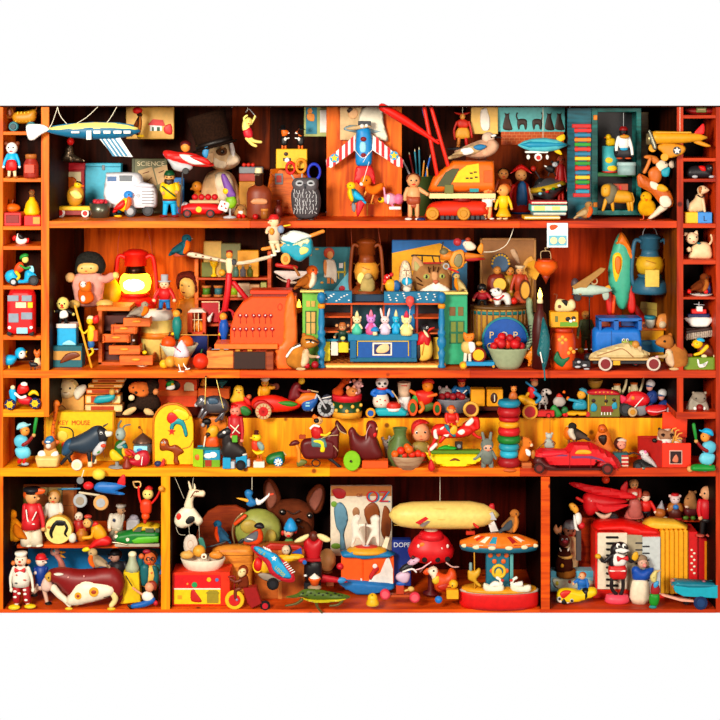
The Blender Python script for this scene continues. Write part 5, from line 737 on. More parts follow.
t=T('spotted_dog_figurine','cream dog figurine with black patch on yellow printed tin','figurine',564,311.5,d=8);t('body','e8d090',F('555 304 558 299 566 300 572 303 574 309 570 311.4 556 311.4',4));t('head','ecd8a0',F('567 303 571 299 575 302 575 308 570 309',3.4,-1));t('patch','blk',F('561 300 567 300 566 306 563 303',1.4,-3.6));t('spot','brn',C(559,306,1.8,.6,-4));t('tail','brn',TB('556 300 557 295 554 294',.6));eyes(t,'572 303',.5,-4)
t=box('printed_tin','yellow printed tin with black and white spots, standing on orange jar',550.5,312,578.5,327.5,'e8a008',12,None,d=6);t('field','68a020',B(560,322,577.5,326.5,.5,-.2));t('print','blk',E(568,319,2.6,2.4,-.5,.6),E(573.5,318,2.2,2,-.5,.6));t('print','white',E(570.6,321,1.8,1.6,-.9,.6),E(574,320,1.4,1.2,-.9,.6));t('print','olive',B(555,316,558,322,.5,-.2))
t=T('flower_jar','orange glass jar painted with flowers and a green bird','jar',563,368,R2);t('body','e04c08',L(563,'368 0 368 11.5 364 12.5 340 12.5 334 11 331 9'));t('lid','b83008',L(563,'332 10 328 10 327.6 9 327.6 0'));t('bird_print','086840',F('552 358 556 349 560 356 568 355 564 362 560 365',1,-12));t('flower','f8a030',*[E(x,y,2,dy=-11.6,ry=1)for x,y in((558,338),(561,335.5),(564,338),(561,341),(569,347),(572,350),(567,351))])
t=doll('toy_soldier','slim toy soldier in grey green uniform beside the blue truck',586,311.5,352.5,'e09848',None,'e08828','607048','586038','dbrn',d=66,w=6,head=.2,by=360)
ball('lemon','small lemon at the feet of the grey green soldier',580.5,351,3.6,'e0a810',d=60,cat='fruit')
t=T('scrap_pile','heap of dark metal toy parts in front of green soldier','toy parts',582,369,R2);t(None,'coal',E(577,363,6,5),B(572,360,590,367,8),E(588,357,4,4));t('fitting','lgry',E(578,361,2,1.4,-6),E(584,364.5,2.4,1.4,-5),E(577,366,3,1.2,-5),E(586,368,3,.8,-5))
t=T('toy_rocket','tall green and orange toy rocket with yellow teardrop window','toy rocket',620,309,d=64);t('body','40b090',F('608 270 612 250 616 238 621 232 626 237 632 252 633 270 631 290 626 308 619 308 614 296 610 290',6));t('nose_cone','f07c10',F('614 246 618 236 621 232 626 237 632 250 634 262 628 258 624 248 618 245',6.4,-.4));t('window','f8c808',F('612 256 616 252 621 254 622 264 618 278 615 282 612 270',2,-5));t('window_core','f07408',F('614 258 617 255 620 258 620 266 617 274 614 268',1.4,-6.6));t('fin','f05010',TB('614 296 613 312',2));t('fin','d01810',F('630 284 634 290 636 308 632 314 628 310 628 300',2));t('fin','d01810',F('606 296 611 290 613 300 612 314 607 312',2))
t=T('toy_van','bright blue toy van with open cab windows','toy van',617,365,R2);t('body','1470d0',F('592 330 594 327 640 327 641 350 640 360 594 360 592 350',12,R=2,sm=1));t('cab','0c60b8',B(597,316.5,640,320,22),B(597,318,600,329,22),B(612,318,617,329,22),B(636,318,640,329,22));t('interior','d85010',B(601,320,611,327,2,6));t('interior','104890',B(622,320,636,327,2,6));t('seam','0c4c98',B(609,329,610,350,.6,-11.8));wheel(t,600,361,4,dy=-8);wheel(t,634,361,4,dy=-8)
t=T('toy_roadster','cream toy roadster with maroon spoked wheels in front of blue van','toy car',620,370,R2);t('body','d8c088',F('589 357 592 353 604 348 618 344 628 342 634 346 648 352 649 355 640 358 600 358 590 360',6,R=3));t('trim','a87040',TB('596 355 612 350 622 348 632 356',.5,-6));[(w_:=t('wheel','d8c8b8',C(x,362.5,7,3,-8)),t('hubcap','801018',C(x,362.5,5.2,3.6,-8.3),par=w_))for x in(604,652)];t('running_board','d8b070',B(589,357.5,650,359.5,14));t('chassis','coal',B(592,360,646,363,12));t('number_plate','e8a818',B(612,359.6,619,364,1,-7));t('windscreen','sand',B(637,346,641,354,8));RD=t.d
t=T('frog_driver','green frog figurine driving the cream roadster','figurine',629,347,d=RD+2);t('body','789020',F('622 344 627 341 636 341 640 346 636 350 624 350',4));t('head','88a028',E(625,341.5,3.6,2.8));t('hand','c88838',E(635,344,4,4,-3));eyes(t,'623 339.6 627 339.6',.9,-2.6,'white')
t=box('block_box','yellow and blue block box stacked with toys by squirrel',641,330,664,366,'f0a808',12,None,d=52,by=362);t('panel','1088c8',B(641,340,664,352,1,-.4));t('cloud','50b0d8',E(647,343,5,2,-.9,.6));BX=330
t=T('toy_dog_on_wheels','orange and white toy dog lying on block box','toy dog',664,330,d=54);t('body','e89040',F('656 320 660 314 668 314 672 318 673 327 662 329 656 327',5));t('muzzle','e8d0a8',E(662,324,4,4,-3));t('ear','d06818',F('666 313 671 313 672 320 668 319',2,-3));t('wheel','e07020',C(644,325.5,4.4,4));t('wheel_hub','wine',C(644,325.5,2,4.6));t('rail','e06810',B(641,328,670,330,8))
t=T('teacup','small white and teal striped cup among toys on block box','cup',650,328,d=52);t('cup','c8c8b8',L(650,'328 3 324 5 316 5.6 316 5'));t('band','187890',L(650,'319 5.8 316 5.9 315.6 5.2'))
t=box('cream_card','plain yellowed card leaning behind the block box toys',640,303,670,317,'b8a048',1,None,d=98,rot=6,cat='card',by=317);t('fold','98843c',B(641,309.6,669,310.2,.4,-.4,.1,6))
t=T('red_horn','short red toy horn behind block box','toy horn',638,330,d=88);t(None,'c01818',TB('635 306 642 318',[2.4,4.4]),L(642,'318 4 330 3 330 0'))
def pull_wheels(t,xs,y,r,a,b,dy=-6):
 for x in xs:wheel(t,x,y,r,a,b,dy=dy)
t=T('monkey_doll','cream hooded doll with round face peeping out of tan box','doll',68,412,LG);t('box','e8a850',B(52.5,395,84,412,16,6));t('drawing','brn',TB('58 408 62 405 66 408',.4,-2.4));t('head','f8dca0',E(67,389,10,9.6));t('hood','f0d080',F('56 395 55.5 387 60 380.5 68 378.6 75.6 380.6 79 387 78 394 74 385.6 68 382.6 60 385.6 58 392',5,1));t('arm','e8c080',E(60,392,4.6,3.4,-3));t('hand','ivory',F('74 391 79 385 86 384 87 389 82 396 77 399',4,-4));eyes(t,'62.8 387.4 71.6 386.8',1.1,-8.4);t('mouth','brn',E(67.4,391,2,.5,-9.4));t('snout','fce8c0',E(67.3,391.6,4.4,2.6,-8,1.4))
for i,(x0,x1,y0,y1,c,l)in enumerate(((92,124,379,383,'f08828','orange book on top of the pile beside cream doll'),(88,122,384,388,'f0a030','pale orange book second in the pile'),(86,118,389,394,'e86818','dark orange book third in the pile'),(85,120,395,404,'f09830','thick orange book in the pile with blue fish on it'),(85,122,405,412,'f8c078','lowest cream book in the pile beside cream doll'))):
 t=T('book',l,'book',(x0+x1)/2,y1,d=60+i);t('cover',c,B(x0,y0,x1,y1,16,8));t('pages','ffd898',B(x0+1,y0+.9,x1+.3,y1-.9,15,7.4));t('title','c04010',B(x0+6,y0+1.2,x1-8,y1-1.4,.6,-.5))
t=T('toy_fish','blue and green toy fish leaning on the orange book pile','toy fish',104,404,d=56);t('body','18a0b0',F('94 400 97 396 105 395 114 394 115 398 110 402 100 403.5 94 403',2.6));t('head','e0b050',E(112,392,3,3.4))
t=T('monkey_plush','dark brown plush monkey with orange face seated on ledge','plush toy',145,413,LG);t('body','302018/f',F('136 398 141 394 154 394 160 400 160 408 152 411 140 410 134 404',7));t('head','302018/f',F('139 384 146 380 154 380 159 384 157 392 150 397 142 396 136 392',7,1));t('face','e87830/k',F('129 386 133 382 140 381 147 382 150 388 149 394 142 397 134 393 130 391',5.4,-4));t('ear','e89050',E(156,391,3,3.4,-3));t('nose','blk',E(137.4,390.6,1.6,1.3,-10));eyes(t,'134.6 386 144.6 389',.9,-9);t('paw','cream/k',E(132.6,396.4,3.2,3,-7));t('foot','f0c888/k',E(130.6,410,8,3.2,-7,rot=-28));t('foot','f0c888/k',E(150,411,6,3.4,-7,rot=30));t('leg','302018/f',TB('139 405 131 406',3.4,-2))
t=T('toy_wagon','orange toy railway wagon with an arched window and dark oval opening','toy wagon',177,407,LG-0);t('body','f04810',B(158,379.5,197,407,18,9));t('ledge','f86820',B(157,390,197.6,396,19,8.6));t('opening','blk',E(173,385.5,7.4,5.4,-.4,1));t('window','fce0b0',X('184 391 184 385 186 382.4 189 382 192 382.6 194 385 194 391',.5,-.4,0))
t=T('puffin_figure','small white and green bird figure looking out of orange wagon','toy bird',170,390,d=50);t('body','white',F('166 389 169 385 174 384 175 388 171 390',2));t('head','grn',F('166 384 170 380 174 381 173 385 169 387',2));t('hat','coal',E(169,380.5,3.4,1.6));t('beak','yel',E(172.6,384,1.6,1.2,-1.6))
t=box('orange_box','low orange box behind the grey tin pig',198,388.5,229.5,399,'f06010',12,None,d=84);t('split','a83808',B(218,388.5,218.7,399,.6,-.2))
t=T('bell','little orange bell on low orange box','bell',203.5,388.4,d=88);t(None,'f09028',L(203.5,'385 3.6 383 3 380 1.6 378.6 .6 378.4 0'));t('stand','brn',L(203.5,'388.4 2 387.6 2 385 .7'))
t=T('stemmed_dish','little teal dish on low orange box','dish',222,388.4,d=88);t(None,'307878',L(222,'388.3 0 388.3 2 386 1 384 3.6 381.6 5.4 380.6 5.6 381 4.6 384 0'))
t=T('tin_pig_puppet','grey mottled metal pig puppet hanging on two strings','puppet',212,421,d=26);t('body','707078/m',F('203 400 210 396 220 396 228 402 229 410 224 413 212 414 205 411',6));t('head','84848c/m',F('197 400 200 395 206 396 208 402 204 407 198 406 195 404',4.4,-2));t('snout','lgry',E(196.6,404.4,2,2,-3));t('saddle','3c5870',F('209 397 217 397 219 402 210 403',1.6,-6));[t('leg','84848c/m',TB(p,[2,1.5]))for p in('203 409 199 417','207 411 202 418','224 411 222 419','226 410 216 421')];t('hoof','dbrn',E(220,420,2,1));eyes(t,'201.6 401.4',.8,-6,'white');[t('string','lyel',TB(p,.35,-30,sm=1))for p in('209 371 208 398','219 373 226 402')];t('nail','dbrn',E(209,371,.9,dy=-30),E(219,373.6,.9,dy=-30))
t=T('duck_racer','yellow chick driving a red and green toy car on ledge','toy car',241,415,LG);t('car','e01c18',F('230 408 232 402 238 400 246 401 252 408 251 414 240 415 231 415',6));t('panel','287830',F('240 406 246 405 252 411 248 415 242 413',2,-5));t('driver','e8b828',F('230 400 233 394 234 388 238 385 243 387 244 394 246 399 242 402 233 403',4));eyes(t,'237 389.6 241 389.6',.5,-4);t('beak','orange',E(239,391.8,1.2,.8,-4));t('co_driver','d06030',E(249,397,2.8));t('wing','e01c18',F('244 396 250 399 252 405 246 403',1.6,-4))
t=T('sidecar_motorcycle','red tin motorcycle and sidecar with maroon suited rider','toy motorcycle',290,417,LG);t('sidecar','e8200c',F('251 404 254 398 262 395.5 276 395 288 399 300 403 300 407 290 411 270 412 254 409',6));t('stripe','308020',F('278 401 290 400 298 403 292 406 282 404',2,-5));t('mudguard','b01810',F('253 404 258 399 266 399 273 405 272 408 262 403 256 408',2,-7));wheel(t,264,409.5,8,'sand','d01818',dy=-9,spokes=6);t('tank','e87010',F('295 399 303 393 312 392.5 318 395 315 401 306 405 298 404',4));t('engine','1858a8',F('302 401 310 398 318 397 316 405 311 411 303 410',4.6,-1));t('engine_fin','lcyan',B(306,401,310,402.4,1,-6),B(305.6,404,310,405.4,1,-6));t('fork','lgry',TB('317 394 314 402 312 410',.9,-3),TB('318 395 326 408',.9,-3));wheel(t,326,408,8.6,'sil','blk',dy=-1,spokes=5);t('rider','701018',F('288 399 290 390 294 383 299 382 301 386 300 392 302 396 298 400 290 401',4));t('rider_arm','8a1820',TB('298 388 303 391 310 391',1.3,-2));t('rider_head','e8b828',E(301.6,380.8,3.4,3.6));t('handlebar','sand',TB('308 390 318 392',.7))
t=doll('passenger_doll','tin passenger in yellow shirt and white cap sitting in red sidecar',265,377.5,402,'d89028','ivory',None,'e8a018','e8a018','brn',d=52,w=6,head=.36,hatk='flat',hands=[(260,396),(274,387)])
t=T('toy_banjo','little brown banjo held behind sidecar passenger','toy banjo',276,388,d=55);t('drum','6c2810',C(276,386.5,3.4,2));t('neck','brn',TB('273 385 269 384',.6))
t=T('zebra_figure','small black and white winged figure beside mice drum','figurine',325,416,LG);t('body','343848',F('321 398 327 394 332 398 332 410 324 410 320 404',3));t('stripe','white',*[TB([(321.5,398+i*3.4),(331,396+i*3.4)],.5,-3,sm=1)for i in range(4)]);t('pot','a01018',L(326.5,'416 0 416 5 411 5.6 409 5'));t('head','lgry',E(328,396.6,2.8,1.8))
t=T('drum_tin','round red, green and gold decorated tin full of mice','tin',347,416,LG);t('body','0c4018',L(347,'416 0 416 14.4 412 14.6 400 14.2'));t('base_band','e8a028',L(347,'416.1 14.7 412 15.3 410.4 14.8'));t('rim','d01828',L(347,'400 14.6 395 15 394 14.6 394 13 397 0'));t('knob','f0b848',*[E(347+14.8*math.sin(a),404+(i%2)*4.4,1.9,dy=-14.6*math.cos(a))for i,a in enumerate([-1.2+k*.4 for k in range(7)])]);DT=t.d
for x,y,c,h,l in((338,395,'b84010',(346,380),'brown mouse at the back of green tin'),(355,394,'e0a8a0',(358,384),'pink nosed white mouse in green tin'),(352,395,'d08040',(352,391),'small tan mouse in front of the white one in green tin')):
 t=T('mouse_figurine',l,'figurine',x,y,d=DT-(6 if 'small' in l else-2));t('body',c+'/k',E(x,y-3,6,5));t('head',c+'/k',E(h[0],h[1],4.6,4,-2));t('ear','e89878',E(h[0]-4,h[1]-3,2,2.2));t('ear','e89878',E(h[0]+2,h[1]-4,1.8,2));eyes(t,[(h[0]+1,h[1]-1)],.7,-6);t('snout','lpink',E(h[0]+4,h[1]+1.4,1.6,1.2,-3));t('neck',c+'/k',TB([(x,y-5),h],3))
t=T('panda_pull_toy','panda in blue jacket beating a red drum on turquoise board','pull toy',388,417,LG);t('platform','10a8b8',F('374 410 378 407 402 407 408 411 406 415.5 378 415.5',7,R=1.5,sm=1));wheel(t,370.5,411.5,5,'e09818','1858b0',dy=-7);t('skirt','f0e0c8',L(381,'407 0 406.4 7 402 8.4 397 7.6 394 6'));t('spot','red',*[E(x,y,.8,dy=-7.6)for x,y in((377,400),(381,403),(385,399),(380,398))]);t('jacket','1868c8',L(381,'395 5 392 7 389 6 388 3'));t('arm','1868c8',TB('375 390 372 393 378 396',2,-3));t('arm','1868c8',TB('387 390 391 392 393 395',2,-3));t('head','f0ece4',E(382,382.4,6.4,6.2,-1));[t('ear','28201c',E(x,376.6,2.3))for x in(377.4,387.6)];t('eye_patch','28201c',E(379.4,382.4,1.6,1.4,-6.6,.8),E(385,382.4,1.6,1.4,-6.6,.8));t('nose','blk',E(382.4,385.2,.9,.7,-7));t('drum','d02818',L(393.4,'410 7 407 7.4 403 7.2 402 6.6 402 0',-2));t('drum_band','white',L(393.4,'410 7.2 407 7.5',-2));t('drumstick','sand',TB('392 390 397 397 399 402',.7,-6));t('scarf','d02818',L(382,'389 5 387.6 5.6 387 4',-1))
t=T('ceramic_jug','white ceramic jug with rust marks between panda and motorcyclist','jug',404,414,LG);t('body','d8b898',L(404,'396 6 392 5.6 384 6.6 382.4 6.8 382 6 388 0'));t('base','f0ece8',L(404,'414 0 414 7.6 398 6.6 396 6'));t('mark','d02818',E(400,405,1,2,-6.8,.6),B(401,384,407,385,.5,-6.6))
t=T('tin_motorcyclist','tin motorcyclist with red cap on a green wheeled bike','toy motorcycle',425,415,LG);t('jacket','d02010',F('415 392 422 390 432 391 434 396 430 404 420 406 417 400',4.6));t('head','f08810',E(427.6,386,5.6,6));t('hat','d02010',F('422 384 424 379.6 430 378.6 434 381 433.6 384 428 383',4.6));t('sleeve','e86818',TB('416 394 410.6 391',1.9));t('sleeve','e86818',TB('427 396 436 394',1.7,-3));[(w_:=t('wheel','e85010',C(x,y,r,3,-3,sx=.6)),t('hubcap','206828',C(x,y,r*.6,3.6,-3.4,sx=.6),par=w_))for x,y,r in((412.6,407,8.6),(437,408,7))];t('fork','grn',F('412 398 416 394 420 396 418 404 413 408',2));t('frame','486828',F('419 404 430 402 436 405 430 411 421 411',3));t('leg','f07820',TB('421 402 423 407 420 411',1.9,-4));eyes(t,'426 385.6',.6,-5.2)
t=T('oval_tub','grey oval metal tub filled with dark plums on ledge','tub',453,412,LG);t('body','787880',L(453,'412 0 412 13 402 16 399.6 17 398.6 17.4 398.6 16 402 0',sq=.6));TU=t.d
for i,x in enumerate((442,447.5,453,458.5,462)):ball('plum','dark red plum in the grey oval tub',x,396.6-(i%2)*1.6,3.6,'a01820',d=TU+(i%2)*3,cat='fruit',g='plums in grey oval tub')
t=T('mouse_figurine','grey mouse figurine leaning over plums in grey tub','figurine',446,395,d=TU+7);t('body','a09890/k',F('438 392 441 388 448 388 452 391 450 395 441 396',3.4));t('ear','c0a0a0',E(439.6,388,1.8,2.2));t('ear','c0a0a0',E(446.6,387.6,1.5,2));eyes(t,'445.4 391',.6,-3.2)
t=doll('guardsman_doll','toy guardsman seen from behind, blue coat with white cross belts',461.5,378,404,'d86828','b01018','dred','1868a8','navy','blk',d=TU+12,w=8,head=.34,hatk='flat');t('cross_belt','white',TB('457 389 466 397',.8,-6.6),TB('466 389 457 397',.8,-6.6));t('epaulette','gold',E(455,388.4,2,1),E(468,388.4,2,1))
for x0,x1,l in((471,485,'plain yellow toy block left of the numbered one'),(487,503,'yellow toy block with a figure one in a dark oval')):
 t=box('toy_block',l,x0,389.5,x1,406.5,'f8a810',14,None,d=60,cat='toy block')
 if x0>480:t('oval','401808',E(494,398,3.6,5.4,-.2,.7));t.text('1',494.4,398,7,'ivory',-1.4)
t=box('ledge_block','long dark block under yellow toy blocks on ledge',468,406.6,505,411,'501808',14,None,d=60)
t=T('ring_toy','wooden ring with dark red centre standing on ledge edge','toy ring',471,417,425.3);t('ring','e8b040',O(471,409.4,6.6,1.6));t('centre','701010',C(471,409.4,5.8,2,.6))
t=T('stacking_rings','tall stack of coloured toy rings with teal cap','stacking toy',509,470.5,d=8)
for y0,y1,r,c in((466,470.5,11,'c85818'),(457,466,11.6,'a01018'),(450,457,9.4,'28b0d0'),(443,450,10.4,'2098b0'),(435,442.6,12,'187828'),(427,435,11.4,'d01820'),(421,427,10.6,'f0a018'),(416,421,10.8,'b81018'),(407,416,12,'b01018'),(399.6,406.4,11.6,'1888a8')):
 m_=(y0+y1)/2;t('ring',c,L(509,[(y1,r*.7),(y1-.6,r*.9),(m_,r),(y0+.6,r*.9),(y0,r*.7),(y0,0)]))
t=T('bear_figure','small brown bear figure on the teal cap of ring stack','figurine',513.5,399.6,d=8);t('body','c06020',F('509 399 510 393 514 391 517 394 517 399',3));t('head','e08838',E(513.8,389,3,3));t('ear','brn',E(511.4,386.8,1),E(516,386.8,1));eyes(t,'512.6 389 515 389',.4,-2.8)
t=T('circus_pull_toy','jester in yellow and blue on red and yellow wheeled toy','pull toy',535,417,LG);t('body','f0b010',F('518 397 524 395 534 400 538 404 530 408 522 403',3.6));t('jester_body','d01818',F('528 388 533 386 536 392 534 398 529 398',3.4));t('sleeve','f0b010',TB('528 393 526 396',1.6,-2));t('sleeve','1880b0',TB('534 392 540 397 536 402',[2,2.2,1.6],-2));t('baton','1878a8',TB('526 382 536 390',1.1,-1,sm=1));t('head','c88858',E(534.6,383,3.6,3.6));t('hat','d04830',E(534,380,4.2,1.8));t('ring','e8a828',O(529.4,411,6.8,1.3,-5));t('wheel','c01020',C(529.4,411,6,2,-4));t('platform','c81818',B(536,410,554,416,8));wheel(t,548,414.5,2.6,'dred','red')
t=T('zebra_figure','spotted white zebra figure standing on red pull toy cart','toy animal',545,410,d=56);t('body','d8d0c8',F('538 397 542 393 547 397 548 404 542 405 537 402',3));t('neck','d8d0c8',F('541 392 544 388.6 549 389 552 393 549 395 546 393 545 398 541 397',2.4));t('spots','28201c',*[E(x,y,.8,dy=-2.8)for x,y in((540,399),(543,396),(544,400),(543,391),(546,390),(541,403),(545,403))]);[t('leg','d8d0c8',TB(p,1))for p in('540 402 539 409','545 403 546 409')]
t=T('gnome_group','small white bearded gnome figure with red cap among green leaves','figurine',560,416,LG);t('body','b0a8a0',F('553 401 557 396 563 397 566 402 562 407 555 406',3.4));t('cap','c82818',F('556 397 559 393 563 397',2.4));t('trousers','102038',E(560,405,4.6,2.4));t('leaf','208838',F('550 408 554 404 558 408 562 414 556 417 552 413',2,-3));t('leaf','186830',F('561 409 566 406 568 411 563 414',1.6,-3));t('berry','red',E(564,414,2,dy=-3));t('flower','orange',E(564,392,1.6),E(568,398,1.6))
t=T('rower_toy','boy in light blue suit and cap rowing a yellow toy cart','toy cart',577,416,LG);t('cart','f0a808',F('566 411 587 411 586 415 579 415.6 577 414 574 415.6 567 415',5,R=1.2,sm=1));t('wheel','c01818',C(565.4,413.6,2.6,8));t('wheel','c01818',C(587,413.6,2.6,8));t('body','2098b8',F('574 402 580 399 586 401 587 408 582 410 573 409',4));t('arm','2098b8',TB('581 402 574 400 569 399',1.5,-3));t('head','e8a028',F('577 395 579 391 584 391 586 396 583 399 579 399',3.4));t('hat','4098b0',F('579 390 582 387.6 587 390 588 396 585 393',3));t('foot','387838',E(564.6,408.4,2.4,1.8));t('hand','e8a028',E(567.6,399,1.4));eyes(t,'579.6 394',.5,-3.4)
t=box('printed_shop_box','olive printed box with a market scene under red awning',587.5,392,620,417,'707020',12,LG,by=416.5);t('awning','b81020',F('586 392 592 389 604 388.6 614 390 620.5 393 618 395 590 394.6',5,R=1,sm=1));t('trim','lorange',*[E(595+i*4,391.4,1,.8,-5)for i in range(5)]);t('figure','1898b8',F('591 405 594 403 597 406 596 411 591 411',.6,-.5),F('612 404 616 402 617 408 612 409',.6,-.5));t('figure_head','dbrn',E(593.4,400.6,2,2,-.6,.5),E(614,400,1.8,1.8,-.6,.5),E(606,401,1.8,1.8,-.6,.5));t('goods','901818',B(601,406,613,412,.6,-.5));t('table_legs','white',*[B(601+i*3,412,602+i*3,415,.5,-.5)for i in range(4)]);t('posts','d0a020',B(588,394,589,416,.6,-.4),B(605,394,606,405,.6,-.4))
t=T('wicker_bowl','small olive wicker bowl on the printed market box','bowl',595,389,d=58);t(None,'a87828',L(595,'389 0 389 3 386 5.6 382 7.4 379.6 7.8 379.6 7 384 4'))
for cx,k,l in((617,5,'cream torso figure with raised arm and green skirt, left of the pair'),(634,4,'cream torso figure with raised arm and green skirt, right of the pair')):
 t=T('torso_figure',l,'figurine',cx,392+k*.3,d=64);t('body','f0e0b0',L(cx,[(390+k,3),(385+k,4.4),(381+k,3),(379+k,3.4)]));t('arm','f0e0b0',TB([(cx+5,389+k),(cx+8,382+k),(cx+9.4,375+k)],[1.2,1.4,1.2]));t('arm','f0e0b0',TB([(cx-4.6,383+k),(cx-5,388+k)],.8));t('skirt','107818',L(cx,[(392+k*.3,5),(389+k,5.4),(387.4+k,4.2)]));t('collar','d86820',L(cx,[(380+k,3.8),(378.6+k,3.6),(378.4+k,0)]))
t=T('racing_motorcycle','bright red toy racing motorcycle with gold engine','toy motorcycle',635,416,LG);t('fairing','d81420',F('620 394 624 398 630 392 638 391 646 394 650 400 645 406 634 407 627 405 620 402',5));t('tail','e02c50',F('620 394 627 398 622 403 620 401',2,-3));wheel(t,625.6,408.6,7.6,'blk','dgry',dy=-1);wheel(t,631.6,411,4.6,'sand','gold',dy=-5);t('engine','gry',F('634 406 642 403 648 408 645 415 636 415',3));t('stripe','white',TB('634 406 642 397',.6,-5));t('badge','e89020',E(632,397,1.8,2,-5,.8))
t=T('sidecar','red racing sidecar with white stripe and small red wheel','toy motorcycle',660,416.5,LG);t('body','d81820',F('645 408 652 405 666 405 666 410 661 414 654 416 648 414',5));t('stripe','lpink',TB('647 410 656 411 665 409',.6,-5));wheel(t,671.4,410,5.4,'sil','red')
for cx,y,l in((651,379.6,'white helmeted rider in navy suit on red racing motorcycle'),(663,389,'white helmeted passenger in navy suit, lower of the two riders')):
 t=T('toy_rider',l,'figurine',cx,y+27,d=50);t('suit','183880',F([(cx-6,y+18),(cx-2,y+12),(cx+4,y+11),(cx+7,y+16),(cx+5,y+23),(cx-3,y+24)],4));t('head','e8a090',E(cx-1.4,y+7.4,3.4,4));t('helmet','e0e0e0',E(cx-.4,y+4,4.6,4.2));t('goggles','30588c',E(cx-2,y+6,3.6,1.2,-2.6,1.4));t('arm','183880',TB([(cx,y+15),(cx-5,y+19),(cx-9,y+18)],1.6,-3));t('leg','1c2c60',TB([(cx+1,y+23),(cx-3,y+27)],2))
R3='r3'
t=box('yellow_tin_box','tall yellow tin box with red printed lettering behind the bull',44.5,412,114,464,'f8c008',10,None,d=30,by=464.5);t('edge','d88808',B(112.6,412,114,464,.8,-.3),B(44.5,412,46,464,.8,-.3));t.text('KEY',63.5,422.5,4.4,'c84010',-.8,10);t.text('MOUSE',81,422.5,4.6,'c84010',-.8,18);t('print','f0d048',E(62,436,6,5,-.2,.5));t('orange_base','f07818',F('70 464 72 454 82 451 92 456 96 464',.8,-.8));t('green_print','80c010',F('55 448 62 443 70 445 72 452 64 454 56 453',.7,-.5));t('red_dot','e83818',E(64.4,444.4,3,2.8,-1.2,.6))
t=T('giraffe_toy','orange giraffe neck with brown spots rising behind dog basket','toy giraffe',54,463,R3);t('neck','f07010',F('53 406 54 402 57 402 58.6 408 57 418 55 430 56 462 50 462 51 430 53 418',2.6));t('head','f07818',F('51 404 55 400 59 401 60 405 56 407 52 407',2.4));t('spots','a03808',*[E(53.6+(i%2)*2,408+i*4,.8,1,-2.6,.4)for i in range(9)])
t=T('egg_basket','cream tub holding two white eggs in front of giraffe','basket',47.5,467,R3,d=None);t('tub','f0c070',F('35.5 456 37 455 59 455 60.5 457 58.6 466.6 38 466.6',8,R=2,sm=1));[t('egg','white',E(x,454,4.4,3.6))for x in(42,54.5)];EB=t.d
t=T('dog_figurine','brown dog figurine wearing blue goggles sitting in cream tub','figurine',49,456,d=EB+1);t('body','e0a050',F('44 448 50 444 56 448 58 456 46 456',4));t('head','a86028',F('44 444 47 438 52 437 57 442 54 450 49 452 45 449',4,-1));t('goggles','2070a8',F('45 441 48 436 53 435 55 439 51 443 47 443',2.6,-4));t('muzzle','f4e0d0',E(49.4,445,2.8,2.6,-4.6));t('ear','lbrn',E(43.4,442.6,1.4,2.4));t('ear','d86020',E(57.4,442,2.6,2));t('lens','white',E(49.4,440.4,2.4,1,-6.4,.6))
t=T('toy_bull','black and white tin bull on cream wheels with flower','toy bull',88,467,R3);t('body','283848',F('63 446 68 439 76 436 86 431 94 426 102 426 106 432 104 442 96 450 86 454 74 452 66 453',8));t('hind','204868',F('62 449 66 440 73 439 75 446 70 454 63 455',6,-1));t('chest','c8c8cc',F('97 444 104 438 107 442 104 450 97 455 93 452',4,-4));t('head','coal',F('96 431 100 426 106 428 109 434 106 442 99 441',5,-3));t('muzzle','ivory',F('104 429 108 430 113 431 112 435 107 436 105 433',3,-4));t('horn','dgry',TB('104 426 108 423.6',[1.1,.4]));t('tail','blk',TB('73 439 73 432 69 428 60 427',.7));[t('leg',c,TB(p,[2.4,1.6],-2))for p,c in(('66 452 71 461','coal'),('72 451 62 463','coal'),('89 450 90 462','coal'),('95 448 94 461','dgry'))];t('hoof','cream',L(90.4,'466 0 466 2.4 461 2.2',-2));t('hoof','cream',L(95,'463 0 463 2 459 1.8',-1));w_=wheel(t,78,463.4,5.4,'ivory','cream',dy=-6);eyes(t,'102.4 431.6',1,-7.6,'white');t('flower','e84018',E(104.4,444,2.8,2,-7));t('leaf','389028',F('98 448 102 446 101 451 97 452',.9,-7));t('stem','brn',TB('104 446 105.6 456',.4,-7))
t=T('rabbit_toy','grey rabbit toy with long bent ears in green coat','toy rabbit',119,467,R3);t('body','0c6018',F('116 442 121 440 127 444 128 454 122 459 115 457 114 449',4.4));t('head','98a8a0',E(120.6,434,5.2,6.4));t('ear','687068',TB('119 429 118.6 425 121 421',1.1));t('ear','687068',TB('122.6 429 125 425.6 130 424.6',.9));t('arm','98a8a0',TB('123 446 118 446 125 441',1.5,-4));t('basket','e8c010',F('110 452 114 448 121 454 124 458 118 460.6 112 459',3,-4));t('base','909090',L(117,'467 0 467 8.6 466 8 465.4 2 458 1.6'));eyes(t,'118.6 433.6',.9,-4.8)
t=bird('parrot_figure','small red and yellow toy parrot in front of grey rabbit',121,444,134,458,-1,'e06010','e8b818','d03018','teal','red',d=2,mk='',by=458,cat='toy bird');t('stand','8c2810',L(127,'468 0 468 5 466 5 460 2 457 1.6'))
t=T('toy_telephone','glossy dark red toy telephone with a white dial','toy telephone',141,467,R3,d=None);t('body','b81028',F('134 458 137 452 146 450 150 456 149 463 144 466.6 134 466 128 462 130 458',4));t('dial','cream',C(138,456.4,2.8,1.4,-4));t('stripe','white',TB('143 456 142 464',.5,-4));t('handset','c01830',TB('127 458 124 454 130 450 136 455',1.5,-2))
